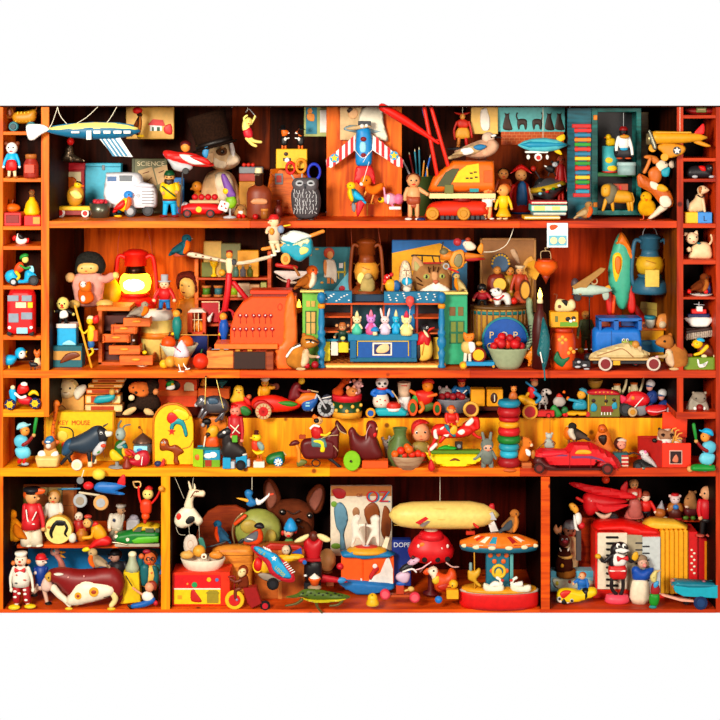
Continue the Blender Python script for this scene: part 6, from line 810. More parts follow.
t=T('tin_lighthouse','small grey tin house with conical roof and blue picture','tin toy',143,463,R3);t('wall','9098a0/m',L(143,'463 0 463 9.4 441 9.4'));t('roof','806050/m',L(143,'442 10.6 440.6 10.4 434 2 433 .6'));t('picture','lcyan',B(135,444,148.6,455,1.4,-9));t('figure','3078c0',E(141,448,3,2,-10,.5),B(139,449,143,453.6,.5,-9.8));t('pin','brn',TB('143 434 142 430 140 428',.4));t('knob','brn',E(139.4,427.4,1.4))
t=T('arched_board','tall yellow arched board painted with clown and monkey shapes','toy board',173,465,R3);t('board','f8c008',X('153 464 153 424 155 414 160 407 168 403 178 403 187 408 192 416 193.5 424 193.5 464',2,0,.4));t('rim','c87008',TB('154 463 153.6 424 156 414 161 407.6 168 404 178 404 187 409 191 415',1.2,-2));t('clown_shape','d01818',F('167 417 170 412 176 413 178 419 175 424 169 422',1,-2.6));t('clown_hat','f0d020',F('172 411 178 408 188 412 189 418 182 420 176 415',.9,-2.4));t('sleeve_shape','189098',F('172 421 178 418 184 420 187 428 188 435 185 436 182 426 176 424 173 430 170 428',.9,-2.6));t('star_shape','d82018',star(172,431,4,.5,-2.8));t('monkey_shape','8c3808',F('160 443 163 438 168 439 170 445 176 444 182 448 184 452 178 456 180 463 174 463 174 453 168 450 161 450',1.2,-2.6));t('face','c86818',E(163.6,443,2.6,2.4,-3.6,.8));t('string','b87008',TB('183 448 190 446 193 440',.5,-2.4));eyes(t,'162.6 441.6 165.4 441.6',.6,-4.4,'white')
t=T('snail_toy','tiny navy and red toy snail on board beside arched board','toy snail',158.6,466.5,R3,d=None);t('shell','203060',E(158,463.6,3.6,3));t('body','c83020',F('154 466.5 160 464 163 458.6 165 459.6 164 466',1.6))
t=T('surprise_box','small lime and blue painted box with its lid tray open','box',206,468.5,469.5);t('side','98c818',Yw(-28,198,0,B(192,449,204,467,2,0)));t('front','1890b8',B(203,449.5,220,468,2,2));t('grass','70a818',B(203,460,220,468.2,.8,.6));t('cloud','f4f4f0',E(208,456,4.6,2.6,.6,.8),E(213,455,4,3,.6,.8));t('door','a03018',B(205,460,211.6,466.6,.8,0));t('flower_print','d86020',E(197.6,457,2.8,3,-1.4,1));t('lid','107060',F('194 449 203 447.6 221 447.8 219 450 204 450.6',5,4,R=1,sm=1));t('back','1890b8',B(196,449,219,467,1.5,16));SB=t.d
t=T('horse_puppet','yellow and orange horse puppet standing up in the painted box','puppet',210,448,d=SB+8);t('body','e85010',F('206 440 210 436 217 436 219 443 218 448 206 448',3.4));t('head','f0a818',F('206 434 208 428 213 425 218 427 219 433 215 438 209 437',3.6));t('muzzle','281810',E(208.4,433.6,2.6,2,-3));t('stick','ivory',TB('205.6 436 204 447',.7,-3))
t=T('black_cat_figure','tiny black and white cat figure behind yellow horse puppet','figurine',206,462,d=36);t('head','blk',F('202 421 205 418 210 419 211 423 208 425 203 424',2.4));t('muzzle','lgry',E(203,424.6,2,2,-1.6));t('body','coal',TB('208 424 208 440 208 462',1.4))
t=T('orange_block_panel','flat orange puzzle panel behind the horse puppet and grey pig','toy board',207,464,d=38);t(None,'e07810',F('194 418 206 416 227 416 228 462 194 463',1.2,R=.6,sm=1));t('print','a04008',TB('215 426 218 432 216 436',.6,-1.4))
t=T('rocking_horse_soldier','black wooden horse on blue wheeled blocks','toy horse',232,468,R3,d=None);t('body','201818',F('222 446 226 440 231 438 240 444 246 450 245 458 236 460 226 458 221 453',5));t('neck','201818',F('223 434 229 430 232 434 232 446 226 450 222 444',3.6));t('head','181418',F('217 434 220 431 228 427 232 430 230 435 222 438 218 438',3.2,-1));t('blaze','white',E(224.6,431.6,1.8,1.5,-3.6));t('mane','b0c0c0',F('226 428 231 426 234 431 231 433',2));t('block','1898c8',B(223,457,231,468,8),B(236,455,247,467,8));t('foot_block','lgry',B(230,461,235,468,6),B(247,459,250,466,6));wheel(t,241,464,5,'blk','coal',dy=-5);[t('leg','201818',TB(p,1.8))for p in('226 452 227 458','241 452 242 457')];SH=t.d
t=doll('toy_soldier','pink faced soldier with tall red hat riding the black horse',235.5,405.5,456,'f08870',None,None,'b81820','brn','f0e0d0',d=SH+1,w=7,head=.22,hands=[(232,436),(242,440)],feet=[(240,456),(243,455)],by=456);t('tall_hat','e01818',L(234.6,'416.6 3.8 416 4 405.6 3.4 405 2.8 405 0'));t('sash','ivory',TB('231 424 240 432',.6,-5.6),TB('239 424 233 432',.6,-5.6));t('pouch','58a828',B(232.6,434,238,441,2,-6))
t=T('duck_in_top_hat','yellow duck in red waistcoat and small top hat on white block','toy bird',259,467,R3,d=None);t('block','ivory',B(253.6,461,264.6,467,7));t('feet','d86020',B(256,459,262.6,461,5));t('leg','d86020',TB('258 452 258 459',.7));t('leg','d86020',TB('261 452 261 459',.7));t('body','yel',F('252 449 258 451 264 449 264 453 258 455 254 453',3.4));t('waistcoat','e03818',F('252 441 257 440 259 446 257 451 252 449',3.4));t('wing','88a098',F('257 442 261 441 264.6 446 263 450 259 448',2.2,-3));t('head','f8d010',E(256.4,437.4,5,3.8));t('bill','f0b810',E(251.6,438,2,1));t('hat','4c1010',L(256.4,'430.6 0 430.6 2.2 433.4 2 433.6 3 434.2 3 434.4 0'));eyes(t,'254.6 436.6',.5,-4.2)
t=T('toy_frog_cart','dark green toy cart with blue and white star wheel','toy cart',275,464.5,R3);t('body','086828',F('266 458 270 454 278 451.6 284 452 285 460 282 464 268 464',5));w_=t('wheel','1888c8',C(278.6,460.4,4.6,2.4,-6));t('star','white',*[Rt(a,278.6,460.4,B(278,456.6,279.2,464.2,.6,-7.6))for a in(0,45,90,135)],par=w_);t('head','187838',E(268.6,459,2.4,2.8,-1));t('tail','sand',TB('283 452 286 455',.8))
t=T('wooden_horse_toy','dark maroon wooden horse toy with a dog head behind','toy horse',318,467,R3);MR='5c080c'
t('body',MR,F('301 442 308 438 326 438 334 440 336 452 332 459 318 459 306 459 301 452',6,R=3));t('neck',MR,F('325 438 332 430 337 425 340 428 339 440 338 456 332 458 326 450',4,R=2));t('head','4c080c',F('335 424 337 420 341 424 346 430 346.6 434 342 433 338 430',3));t('bridle','sand',TB('337 424 340 430 346 433',.5,-4),TB('320 438 328 435 338 434',.4,-5),TB('325 441 333 444 338 450',.4,-5));t('tail_head',MR,F('289 445 292 441 297 440 300 443 297 445 291 446',2.6));t('tail_neck','e08820',TB('297 446 299 452 299 462',2));t('leg','coal',TB('328 457 334 462 340 467',[2.4,1.6]));t('foot_frame','olive',F('297 461 302 459 307 461 306 464 300 466.6 297 466',2));t('spring','dbrn',TB('304 466 312 466',.5),O(316,463,3.4,.6,sx=1.2));t('saddle','487878',F('311 438 316 436 326 438 328 447 318 447 311 446',6.6,0,R=2));t('ear','rust',B(299,434.6,305.6,439,2));HW=t.d
t=T('jockey_doll','doll in dark red coat, yellow trousers and orange pointed hat riding wooden horse','doll',318,457,d=HW-3);t('coat','c01010',F('311 428 316 425 322 428 323 436 317 440 312 437',4.6));t('collar','white',TB('310.6 428 314 425 319 426',1.2,-2));t('trousers','f8d808',F('312 438 320 437 326 441 325.6 452 319 452 319 445 312 443',4));t('head','e8b070',E(318.4,420.6,4.6,4));t('hair','blk',E(316.6,420,3,2.4,-3));t('hat','f07010',F('312 418 314 414 318 416.6 322 418 318 420',2.4));t('arm','yel',TB('321 434 326 434.6 330 432',1.2,-3));t('foot','sand',TB('321 452 322.6 456',1,-1));eyes(t,'320.6 420',.5,-4.4)
t=T('hen_pull_toy','dark maroon hen on orange board with a lime green wheel','toy hen',366,467,R3,d=None);t('body','601010',F('350 430 353 427 358 434 364 436 370 430 376 436 380 446 382 458 362 460 352 452 349 442',7));t('head','701014',F('366 428 367 422 371 420 376 422 378 430 376 438 370 440 367 434',5,-1));t('tail','681012',F('348 433 350 428 354 428 358 436 356 442 351 441',3));t('wattle','e02020',E(374,433.4,3,3.6,-3));t('beak','f0c068',F('373 426 378 427 377 430 373 429.6',1.6,-3));t('platform','e85010',B(362,459.5,388,467,12));w_=t('wheel','80c010',C(352,458.6,10,3,-9,n=28,sx=.85));t('axle','dbrn',C(351,458.6,1.2,4,-10),par=w_);t('wheel','507c18',C(356,459,9,2.4,8,n=28,sx=.85));eyes(t,'371 426',.7,-6);t('stripe','d0a0a0',TB('370 424 367 430 366 438',.4,-6))
t=T('green_pitcher','dull green glass pitcher behind the strawberry bowl','pitcher',400,464,R3);t('body','587038',L(400,'464 0 464 12 452 13 444 11 438 6.6 434 6 429 7 428 7.6 428 6.4 434 4'));t('handle','587038',TB('394 436 389 442 390 450',1))
t=T('koala_figure','grey toy mouse clinging to the left of green pitcher','toy mouse',386,463,d=25);t('head','a89890',F('382 438 386 440 390 438 390 444 386 448 383 445',2.6));t('ear','b0a0a0',E(382.6,438.6,1.6,2),E(389.4,437.4,1.4,1.8));t('body','78685c',F('384 447 389 446 392 456 391 463 386 463 385 454',3));eyes(t,'387.4 441.6',.8,-2.6)
t=T('berry_bowl','wooden faceted bowl of berries beside the red capped baby doll','bowl',408,469,470);t(None,'a88868/w',L(408,'469 0 469 9 464 13 458 16.6 455.6 17 455.6 16 460 10',n=10,sq=.6));SBW=t.d
for i,(x,y,r)in enumerate(((395,454,3.8),(401,450.6,4.2),(404,455,3.8),(409,449.6,4.4),(412,454.4,4),(418,453.6,4),(407,446.6,3.4),(423,455,3))):ball('strawberry','red berry heaped in the faceted wooden bowl',x,y,r,'e02c10' if i%3 else 'e86010',d=SBW+(i%3)*3-3,cat='fruit',g='berries in faceted wooden bowl',stem=None)
t=T('baby_doll','rubber baby doll with red hood and olive bib','doll',421,463,d=26);t('body','988038',F('412 444 420 441 429 444 430 455 426 463 412 463 411 452',5));t('head','e89868',F('413 430 417 424 425 424 430 430 430 438 426 441 417 441 413 437',6,-1));t('hood','c81818',F('411 432 412 424 418 419.6 425 420 430 424 422 424 416 428 414 436',5.4,1));t('ear','f08830',E(429.6,431.6,1.6,2.6));t('arm','e89868',TB('413 446 411 450',1.6,-2));t('arm','e89868',TB('428 446 429 452',1.6,-2));eyes(t,'416.6 431.4 424.6 431',1.1,-5.8,'white');t('nose','e88858',E(420.6,434.6,1,1,-7));t('mouth','c03020',E(421,438,1.8,.4,-6));t('skirt','d04018',B(414,455,426,460,3,-5))
t=T('rocking_horse','red and white painted horse on a long yellow rocker','rocking horse',453,467.5,469);t('rocker','fcd808',F('426 452 430 453 480 453 482 455 480 461 470 465.4 455 467.4 440 465.4 430 461',5,R=1.6));t('rocker_top','588018',B(431,449.6,480,453,9));t('mark','brn',F('449 460 452 457.6 455 457 458 458 460 460 455 459.4',.6,-5));t('body','d81810',F('432 428 437 424 446 424 456 427 466 424 472 426 474 431 469 436 458 438 446 438 440 436 435 438 431 434',5.4));t('neck','d81810',F('462 426 466 420 472 416 476 418 475 424 478 428 474 432 466 432',3.6));t('head','d81810',F('470 419 474 416.6 479 418 480 428 476 430 474 424',3));t('patch','f8e8e0',F('466 422 471 417 474 420 470 425 465 425',1.6,-3),F('433 430 436 428 437 433 438 438 434 437',1.4,-5),F('440 427 444 425 443 428 440 429',1,-5),F('457 431 462 428 465 431 461 434',1.2,-5),F('443 434 449 433 447 436',1,-5));[t('leg','d81810',TB(p,[2.4,1.5]))for p in('437 434 433 444 429 449','444 437 440 442','470 430 476 436 481 438')];t('hoof','f8e8e0',TB('436 444 431 449',1.8,-2));t('saddle','f0a818',F('449 430 453 424 457 426 456 432 452 434',1.8,-5));t('cloth','187888',F('444 424 448 424 450 428 456 434 453 436 447 430',1.4,-4.6));t('rein','gold',TB('456 426 464 421 472 416',.5,-4));RH=t.d
t=doll('tin_rider','little doll in red coat with striped cap riding the painted horse',451.5,405,428,'e89858','d85818','e09828','d02010','d02010','brn',d=RH,w=6.4,head=.36,hands=[(448,424),(457,421)],look=1)
t=T('toy_frog','shiny green toy frog on the yellow rocker','toy frog',447,449.6,d=RH-3);t(None,'189820',F('438 448 442 446 446 445 450 446 456 447 455 449.6 439 449.6',3));t('eye','lime',E(449,445.4,1))
t=box('camera_toy','small dark toy camera on the yellow rocker',455,442,462.6,449.6,'302018',5,None,d=RH-2,cat='toy camera');t('lens','gry',C(459,446,2,1.4,-.6))
t=T('red_teardrop','red teardrop ornament hanging at the left of yellow rocker','ornament',431,472,d=-7);t('drop','d01418',F('431 459 434 463 435.4 468 431.6 472 428 468.6 429 463',3));t('rod','sand',TB('431 459 430 452',.4));t('bead','orange',E(429.6,454,1.4,2.4))
t=T('rabbit_suit_doll','baby doll in a grey rabbit suit with tall ears','doll',487.5,469.5,470.3);SU='788078/k';t('body',SU,L(487,'464 2 463 5 456 7 450 6 447 3.6'));t('head',SU,E(487,445,6.4,6.6));t('face','f0a888',E(487.4,446.6,4.8,4.4,-3));[t('ear',SU,TB(p,[1.8,1.4]))for p in('484 440 482.4 433','490 440 491 433')];[t('leg',SU,TB(p,[2.8,2.2]))for p in('484 462 483 469','490.6 462 491.6 469')];t('arm',SU,TB('482 452 477 457 474 458.6',[2,1.4],-2));t('arm',SU,TB('492 452 495.6 458',[2,1.4],-2));eyes(t,'485.4 446.4 490 446.4',.9,-6.8,'sil');t('mouth','red',E(487.6,449.4,.8,.4,-6.6))
t=T('bear_drummer_toy','ginger bear toy with white bib seated on a wooden block','toy bear',526,470,471);t('block','b86028/w',B(521.6,462,531.6,470,8));t('body','d06818/k',F('519 452 522 446 528 446 530 454 528 461 520 461 518 457',4));t('head','e07828/k',F('522 444 523 438.6 528 437.6 532 441 532 446 527 448 523 447',4));t('bib','white',F('525 448 530 450 530 455 526 454',1.6,-4));t('muzzle','f0c8a0',E(531,444.6,2,1.8,-2));t('ear','d06818',E(524,438,1.4));t('cymbal','b06820',E(533,454,2.6,4.6,-2));eyes(t,'529 442',.5,-3.8)
t=T('mouse_angler','white mouse figure with a fishing rod on the red car bonnet','figurine',549,448,d=10);t('body','a0a8a0',F('545 440 549 438 553 441 554 447.6 545 447.6',3));t('head','b8beb8',E(549,436,3.4,3));t('ear','b8beb8',E(546.6,433.6,1.3),E(552,433.6,1.3));t('rod','brn',TB('546 441 541 445 535 451',.4,-2));t('reel','brn',O(553,443,1.8,.5,-2));t('line','brn',TB('550 417 550 433',.25))
t=T('toy_coupe','large red vintage toy coupe with purple stripe','toy car',578,471,472);t('body','d8101c',F('534 452 540 448 545 448 562 448.6 566 447 569 443 578 441.6 590 442 600 447 610 452 618 459 621 466 619 468 604 467 598 462 592 467 560 467 548 464 540 458 534 456',10,R=4,sm=2));t('bonnet','e02030',F('539 452 545 448.6 565 448.6 566 452 552 456 542 456',6,-5));t('window','f0a818',F('574 450 577 447.6 586 447.6 590 449.6 588 452 575 452',1,-9.8));t('stripe','783868',X('570 453.6 590 453.6 600 456.6 604 460 596 457 584 455.6 570 456',.6,-10,0),X('541 452.4 568 452.4 568 454 541 454',.5,-9.4,0));t('mudguard','501010',F('534 456 540 454 546 460 560 468 540 468 533 462',5,-5));t('mudguard','a81018',F('596 464 600 459 608 459 613 464 616 469 608 464 600 465',3,-8));t('running_board','400c0c',B(546,466,600,468,18));[wheel(t,x,y,r,'38100c','782018',dy=-10)for x,y,r in((538,465.6,5.4),(605.6,466.4,5.8))];t('door_seam','8c0c14',B(568,449,568.6,466,.5,-10),B(589,455,589.6,466,.5,-10));t('door_handle','coal',E(594.6,458.6,1.4,.9,-9.8));TC=t.d
t=bird('sparrow_figurine','grey headed sparrow figurine with white belly on car roof',566,423,590,442,-1,'383028','e0d0b8','504038','282420','sand',d=TC,nolegs=False)
t=T('orange_ball','big orange ball behind the sparrow on car roof','ball',570,463,d=30);t('ball','f07810',E(569,433,5.6,7));t('stand','brn',TB('569 440 569 463',1.4))
t=T('ape_puppet','orange ape puppet with black chest behind the red coupe','puppet',602,463,d=27);t('body','e07018',F('597 433 600 426 604 424 608 430 612 440 616 452 610 463 596 463 594 450 590 441 594 440',3.6));t('head','d86010',E(602,428.6,4.6,4.6,-1));t('chest','281008',F('598 436 602 434 606 435 606 441 603 445 599 441',2,-3));t('hat','b04810',E(602,426,3.4,2.2,-2));eyes(t,'600.6 428.6 603.4 428.6',.5,-5.4)
t=T('masked_head_toy','small dark masked head toy on striped box','toy head',620,453,d=13);t('head','481810',E(620,443.6,6.4,6.4));t('face','e89078',F('616 443 620 439 625 441 624 447 619 448',3,-5));t('mask','d8c0b0',F('616 439 622 437 626 440 621 441',1.6,-5));t('neck','brn',TB('620 449 620 453',2));eyes(t,'619 443.6 622.6 443',.5,-8)
t=box('striped_box','small teal, red and white striped box behind coupe',614,453,628.6,469,'205860',8,None,d=8,by=469);t('stripe','e0c8b0',*[B(621.4,y,628.4,y+1.8,.7,-.4)for y in(457,461,465)]);t('stripe','c02020',*[B(621.4,y,628.4,y+1.8,.7,-.4)for y in(455,459,463)])
t=T('mouse_motorcyclist','white mouse leaning forward on a black toy motorcycle','toy motorcycle',646,470.5,472);t('fairing','141414',F('633 464 636 460 642 459 646 462 654 465 657 469 650 470 636 470',4));wheel(t,637,465.6,4.6,'blk','dgry');t('engine','687068/m',E(642.6,467.4,3.6,2.4,-4));t('mouse_body','c8c0c0',F('641 456 646 454 652 459 657 466 656 468 648 463 643 460',3.4));t('mouse_head','d8d0d0',F('639 452 643 450 648 453 648 456 643 457',3));t('ear','pink',E(645,451.6,1.4,1.8,-2));t('visor','coal',TB('629 453.6 634 452.6 640 455',[1.3,.6],-1));eyes(t,'642 453',.5,-2.8)
t=T('red_box','open red cardboard box with raised lid and small framed print','box',667,470.5,471.5);t('front','e82c08',B(662,443,691,470,1.6,0));t('side','a81008',Yw(-38,662,0,B(636,440.6,662,470,1.6,0)));t('lid','f03808',Rt(2,678,428,B(666.6,416.6,692,442,1.4,22)));t('back','b81808',B(642,441,691,469,1.4,24));t('floor','b81808',B(645,467,691,469.6,22,12));t('frame','d8a898',B(669,450,682,464,.8,-1.2));t('print','280c10',B(670,451,681,463,.6,-1.7));t('print_figure','d87858',F('673 457 676 454 678 458 677 462 672 461',.4,-2.1));RB_=t.d
t=T('hamster_figurine','brown and white hamster figurine peering out of red box','figurine',667,466,d=RB_+10);t('body','e8d0b8/k',F('657 438 662 430 671 429 676 436 682 440 680 466 657 466',6));t('head','a87858/k',F('657 433 660 428 667 430 672 428.6 674 434 670 439 661 440',5,-3));t('muzzle','f8e8e0/k',E(664.6,440,6,3,-6));t('stripe','301810/k',E(661.4,433,2,1.4,-8,1),E(670,433,2,1.4,-8,1));t('ear','dbrn',E(659.4,429,1.5),E(672,430,1.5));eyes(t,'661.6 434 669.4 434.6',.9,-8.6);t('nose','pink',E(664.4,440,.9,.7,-9.4));t('paw','blk',E(653,438.6,2.6,2.2,-8))
t=T('straw_flower','yellow straw flower with five curled petals at box lid','flower',677,441,d=RB_+4);[t('petal','e8a040',TB(p,[.9,.7]))for p in('673 437 672 430 676 428','675 437 676 431 679 430','676 438 679 434 682 433','676 439 680 438 682 439','675 440 678 441 680 442')];t('stem','gold',TB('674 438 672 444',1))
ball('ball','little cream ball beside red box',690,469,3.2,'e0a860',d=-1)
R4=609.5
t=T('picture_tray','wooden framed picture tray standing against left back wall','picture',46,545,d=90);t('frame','8a4010/w',B(16,484,77,487,3),B(16,484,19,545,3),B(74,484,77,545,3));t('panel','c0a868',B(18,486,75,545,1.4));t('scene','b86830',B(63,490,74,522,.5,-1),E(40,500,9,7,-1,.6));t('scene_green','8c9040',E(25,502,6,10,-1,.6),E(56,524,10,8,-1,.6));t('grid','604018',*[B(x,486,x+.6,545,.4,-1.4)for x in(33,48,62)],B(18,505,75,505.5,.4,-1.4));t('scene_blue','408098',B(58,488,76,489.6,.4,-1.6))
bird('canary_figurine','large orange yellow chick figurine at far left with grey beak',5,508,30,545,-1,'e89010','f0a818','c86808',beak='lgry',on=IN1)
t=doll('drummer_girl_doll','doll with black hat, orange hair and red coat playing a drum',32,487,546,'e8a868','coal','d85010','d02028','e8dcc0','ivory',IN1,w=9,head=.27,hands=[(27,529),(44,528)],look=1,by=545,hatk='flat');t('coat_tail','d02028',L(31,'528 10 520 9 515 6'));t('braid','white',TB('28 508 30 520 36 522',.7,-8),TB('38 510 34 518',.7,-8));t('hat_brush','e85818',F('34 490 40 487.6 46 489 44 493 36 494',1.6,-3));t('trousers','e0d4b8',L(27,'545 6.4 538 6.6 528 4.6'),L(36,'545 6.4 538 6.6 528 4.6'))
t=doll('blond_doll','blond doll in white shirt behind the round drum',54,491,540,'e8b070',None,'c88830','e8e0d0','30689c','brn',IN1,w=8,head=.26,hands=[(46,516),(61,513)])
t=T('round_drum','yellow round drum face painted with black curly hair and top hat','drum',59,543.5,IN1);t('drum','c89028',C(59,529,14.4,8,0,n=30));t('skin','f0dc80',C(59,529,13.6,1.4,-4.4,n=30));t('hair_print','blk',TB('53 536 52 531 55 524 58 520',[1.2,2,2,1.2],-4.8),TB('66 522 68 527 66 532 68 535',[1.2,1.6,1.4,.8],-4.8),F('57 524 57 519 66 519.6 66 524',.6,-5.2));t('nose_print','c87830',E(50,526,2,1.4,-5,.5));t('ball','ivory',E(73,537,4,5,-3))
t=doll('small_doll','little bald doll in red and blue behind brown pot',79,512,546,'f0d8c0',None,None,'b02018','1878c0','brn',IN1,w=5,head=.26,by=541)
t=T('pot','small round brown pot beside the reclining clown','pot',82,541,IN1);t(None,'c07018',L(82,'541 0 541 4 537 6.4 532 6 529 4 528 4.4 528 0'))
t=T('clown_doll','clown in yellow jacket and red trousers lying on his side','doll',98,547,d=32);t('trousers','d81818',F('94 540 102 535 110 537 112 542 108 546 98 546.5 92 549 88 548',5));t('jacket','e8a010',F('92 526 97 523 102 526 107 534 103 540 95 539 91 532',4.6));t('arm','e8a010',TB('94 530 92 536 84 537',1.9,-3));t('head','e8b060',E(87.6,523,4.6,4.8));t('ruff','d02018',F('92 524 96 521 99 524 94 528',2,-1));t('hair','c83828',E(88,516.6,4,2.2));t('headband','504030',TB('89 518 93 522 91 526',.9,-2));t('shoe','e8d818',F('82 549.6 86 547 91 548 89 551 84 552',2));eyes(t,'85.6 522 88.6 521.6',.6,-4.4)
t=T('propeller_toy_plane','blue and red toy plane with a yellow pilot hanging below board','toy plane',104,511,d=-8);t('fuselage','1868b8',F('95 485 100 482 112 482.6 124 484.6 125 487 117 491 124 493 123 495 110 494 98 492 94 489',3.4));t('nose','d81820',E(88.6,485.4,5.4,4,-1));t('pilot','f0d040',E(99,474,6.8,5.6,-1));t('tail_fin','d01820',F('117 484 121 476 125 475 125 486',1.2));t('wing','c8b898',TB('80 492 94 494 100 495',1.2,-2));t('wing','2878a8',TB('62 489 80 488.6',.8,0));t('strut','dbrn',TB('88 494 92 497',.7));wheel(t,80.6,500,7,'sil','fog',dy=-2);w_=wheel(t,102,501,7.6,'tan','sil',dy=-6);t('propeller_hub','sil/m',C(80.6,480,3.6,2,-2));t('string','ivory',TB('84 470 81 480',.5,-1));eyes(t,'102 473',.7,-4.6)
t=T('acrobat_puppet','red jointed acrobat puppet with both arms raised to rings','puppet',147,523,d=14);t('body','e03810',F('141 501 146 499 151 501 152 508 150 514 142 514 140 507',4));t('hip','f04c10',E(145.6,516,4.2,4));t('leg','d03010',TB('145 518 145 522',2));t('head','f0d878',E(148,494,5.6,5.4));t('cap','c81818',F('145 488 149 485.6 153 488 152 490 146 490',2.6));t('arm','d81810',TB('141 503 139 496 138.6 487',1.2));t('arm','d81810',TB('152 503 157 497 161 488',1.2));t('ring','e8b870',TB('133 482 140 482 140 487 135 487 133 482',.8));t('hand','e89028',E(163.6,484,3,2.8,-18));eyes(t,'146 493 150 493',.7,-5.2)
t=doll('sailor_doll','toy sailor in white suit and flat cap leaning on grey legs',117,504,541,'f0b888','f0ece0',None,'ece4d0','a09880','gry',IN1,w=7.4,head=.26,hatk='flat',look=1,lean=4,hands=[(110,529),(117,531)],feet=[(109,541),(113,541)],by=541);t('anchor_print','283858',E(115,518.6,1.6,1.8,-6,.5))
t=T('toaster_toy','white toy toaster with domed top behind the green car','toy appliance',133,538,IN1);t('body','d8d4d8',F('126 521 129 518 139 519 140 521 139 537 127 537',4,R=1.6,sm=1));t('dome','c8c0d0',E(134,518,4.6,3.4))
t=T('toy_saloon_car','green and yellow toy saloon car at the right of upper shelf','toy car',138,545,555.5);t('body','107828',F('115 536 118 532 126 530.6 134 529 160.5 529 160.5 541 150 543 126 543 116 541',9,R=3,sm=1));t('roof','e8b818',F('132 529 138 524 146 522.6 156 523 160.5 524.6 160.5 530 146 530 134 531',8,R=3,sm=1));t('window','505c48',X('134 529.6 139 525 143.6 524.6 142 529.6',.6,-7.6,0),X('146.6 526 155 526 155 530 146.6 530',.6,-8.2,0),X('156.6 526 160.4 526.4 160.4 530 156.6 530',.6,-8,0));t('side_panel','58b820',F('132 538 140 534 160 533.6 160 540 136 541.6',1.2,-8.6,sm=1));t('headlight','ivory',C(117.6,534.6,1.8,2,-7),C(129,537,1.8,2,-8.6));t('bumper','c8b090/m',TB('114 540 122 541 130 543',1,-8));t('sill','b8a890',B(116,541.6,160.5,544.6,17))
t=T('clown_doll','tall clown doll in white cap, spotted shirt and chequered trousers','doll',23,609,R4);t('head','f8dcc0',E(21,560,6.4,6.2));t('hat','f4f0e0',L(21,'556 5.4 554.6 5.6 553.4 6.4 552 6 551.6 0'));t('hair','d07030',E(13.4,563,2.4),E(28.6,561.6,2.4));t('nose','c83020',E(21,560,1.4,1.2,-6.4));t('mouth','b04020',E(21,563.4,2.4,.9,-5.4));t('shirt','ece4d4',L(21,'586 8 580 9 572 8.4 567 5 565 3',sq=.7));t('spot','c84028',E(18,573,1,.8,-6.6,.6),E(26,578,1.6,.7,-6.4,.6));t('spot','304048',E(17.6,581,1.6,.7,-6.8,.6));t('bow_tie','d02830',F('16 566 21 568.6 26 566 26 571 21 569.6 16 571',1.2,-5.4));[t('arm','ece4d4',TB(p,[2,1.6,1.3]))for p in('14 568 10.6 577 11 588','28 568 31.4 577 33 588')];t('hand','ivory',E(11.4,590,1.8,2.4));t('hand','ivory',E(33,590,1.8,2.4));[t('leg','a81018',TB(p,4))for p in('17 588 16.6 600','26 588 27 600')];t('cheques','f0e8e0',*[E(x,y,1.8,1.2,-4.6,.6)for x,y in((16,590),(25.6,588.6),(16,595.6),(26,592.6),(27,598.6),(20,592))]);t('sock','e8dcd0',TB('16.6 601 16.6 604',2.2),TB('27.4 601 27.6 603',2.2));t('shoe','f0c810',E(14.6,606.6,6,2.6,-2,4));t('shoe','f0c810',E(30.6,605.6,6,2.2,-2,4));eyes(t,'18.6 558 23.6 558',.6,-6)
t=doll('porter_doll','thin toy porter in blue uniform and red cap walking right',41,553.5,604,'f0d8c8','d01820',None,'103890','e0b8a0','blk',R4,w=7,head=.24,look=1,hands=[(36,572),(38,584)],feet=[(33,596),(47,604)],by=604)
t=T('goose_toy','pink necked goose figure with open beak behind the cow','toy goose',58,585,d=70);t('head','f0b0a0',E(55,551.4,5,4.4));t('neck','e08878',F('50 551 54 556 58 562 59 569 66 570 64 562 60 555 57 549',2.8));t('beak','e8a020',F('59 551 66 551.6 62 554',1.4),F('60 554 64 556 65.6 558 61 557',.9));t('body','e8b0a0',E(64,576,8,9));t('eye','lcyan',E(54.6,549.6,1.4,1.4,-4));eyes(t,'54.6 549.6',.7,-5)
t=T('toy_cow','long maroon and white tin cow lowering its head','toy cow',84,608,R4);t('body','801010',F('48 571 54 568 64 567 80 569 96 568 108 567 116 568 122 573 125 582 123 592 118 598 112 594 100 592 88 595 76 602 68 598 60 588 52 582 48 578',9));t('belly','f4e4c8',F('67 599 72 587 78 580 86 577 96 578 106 580 114 582 116 591 106 597 92 601 77 604 69 603',8,-4.4));t('spot','e0a020',C(80.4,592,3.6,1,-12),C(96,588,4.8,1,-12.4));t('spot_centre','a83818',E(80.4,592,1.6,1.6,-12.6,.6),E(96,588,2.6,2,-13,.6));t('head','e0b8a8',F('42 582 46 576 51 580 54 586 50 590 46 591 42 588',5,-3));t('ear','c89838',F('45.6 575 49 570.6 52 571 52.6 577 49.6 581',2,-5));t('collar','f0e8d8',E(60,572.2,5,1.4,-6.4,3));t('fore_leg','f0e0c8',TB('54 587 60 594 66 599 70 604',[4,3.4,3,2.4],-3));t('hoof','e8b818',E(69.6,607.4,4,1.6,-4));t('hoof','e8b818',E(76,605,2.8,1.6,1));t('hind_leg','f0d890',TB('113 590 116 598 112 604',[4,3,2.6],-4));t('hoof','e8b010',E(112,607.6,4.4,1.8,-4));t('hind_leg','701010',TB('120 588 120 600 117 604',[3,2,1.8],4));t('slot','blk',TB('105 595 111 593.4',.7,-7.6));t('glint','f0a8a0',E(70,574.6,1,.7,-8.6,.4),E(85.6,573.6,.8,1,-8.8,.4));eyes(t,'50 575.6',.9,-7);CW=t.d
bird('robin_figurine','robin figurine with orange face standing on the cow back',87,549,110,569.4,-1,'a08868','f06818','b09878','b89868','dgry',d=CW)
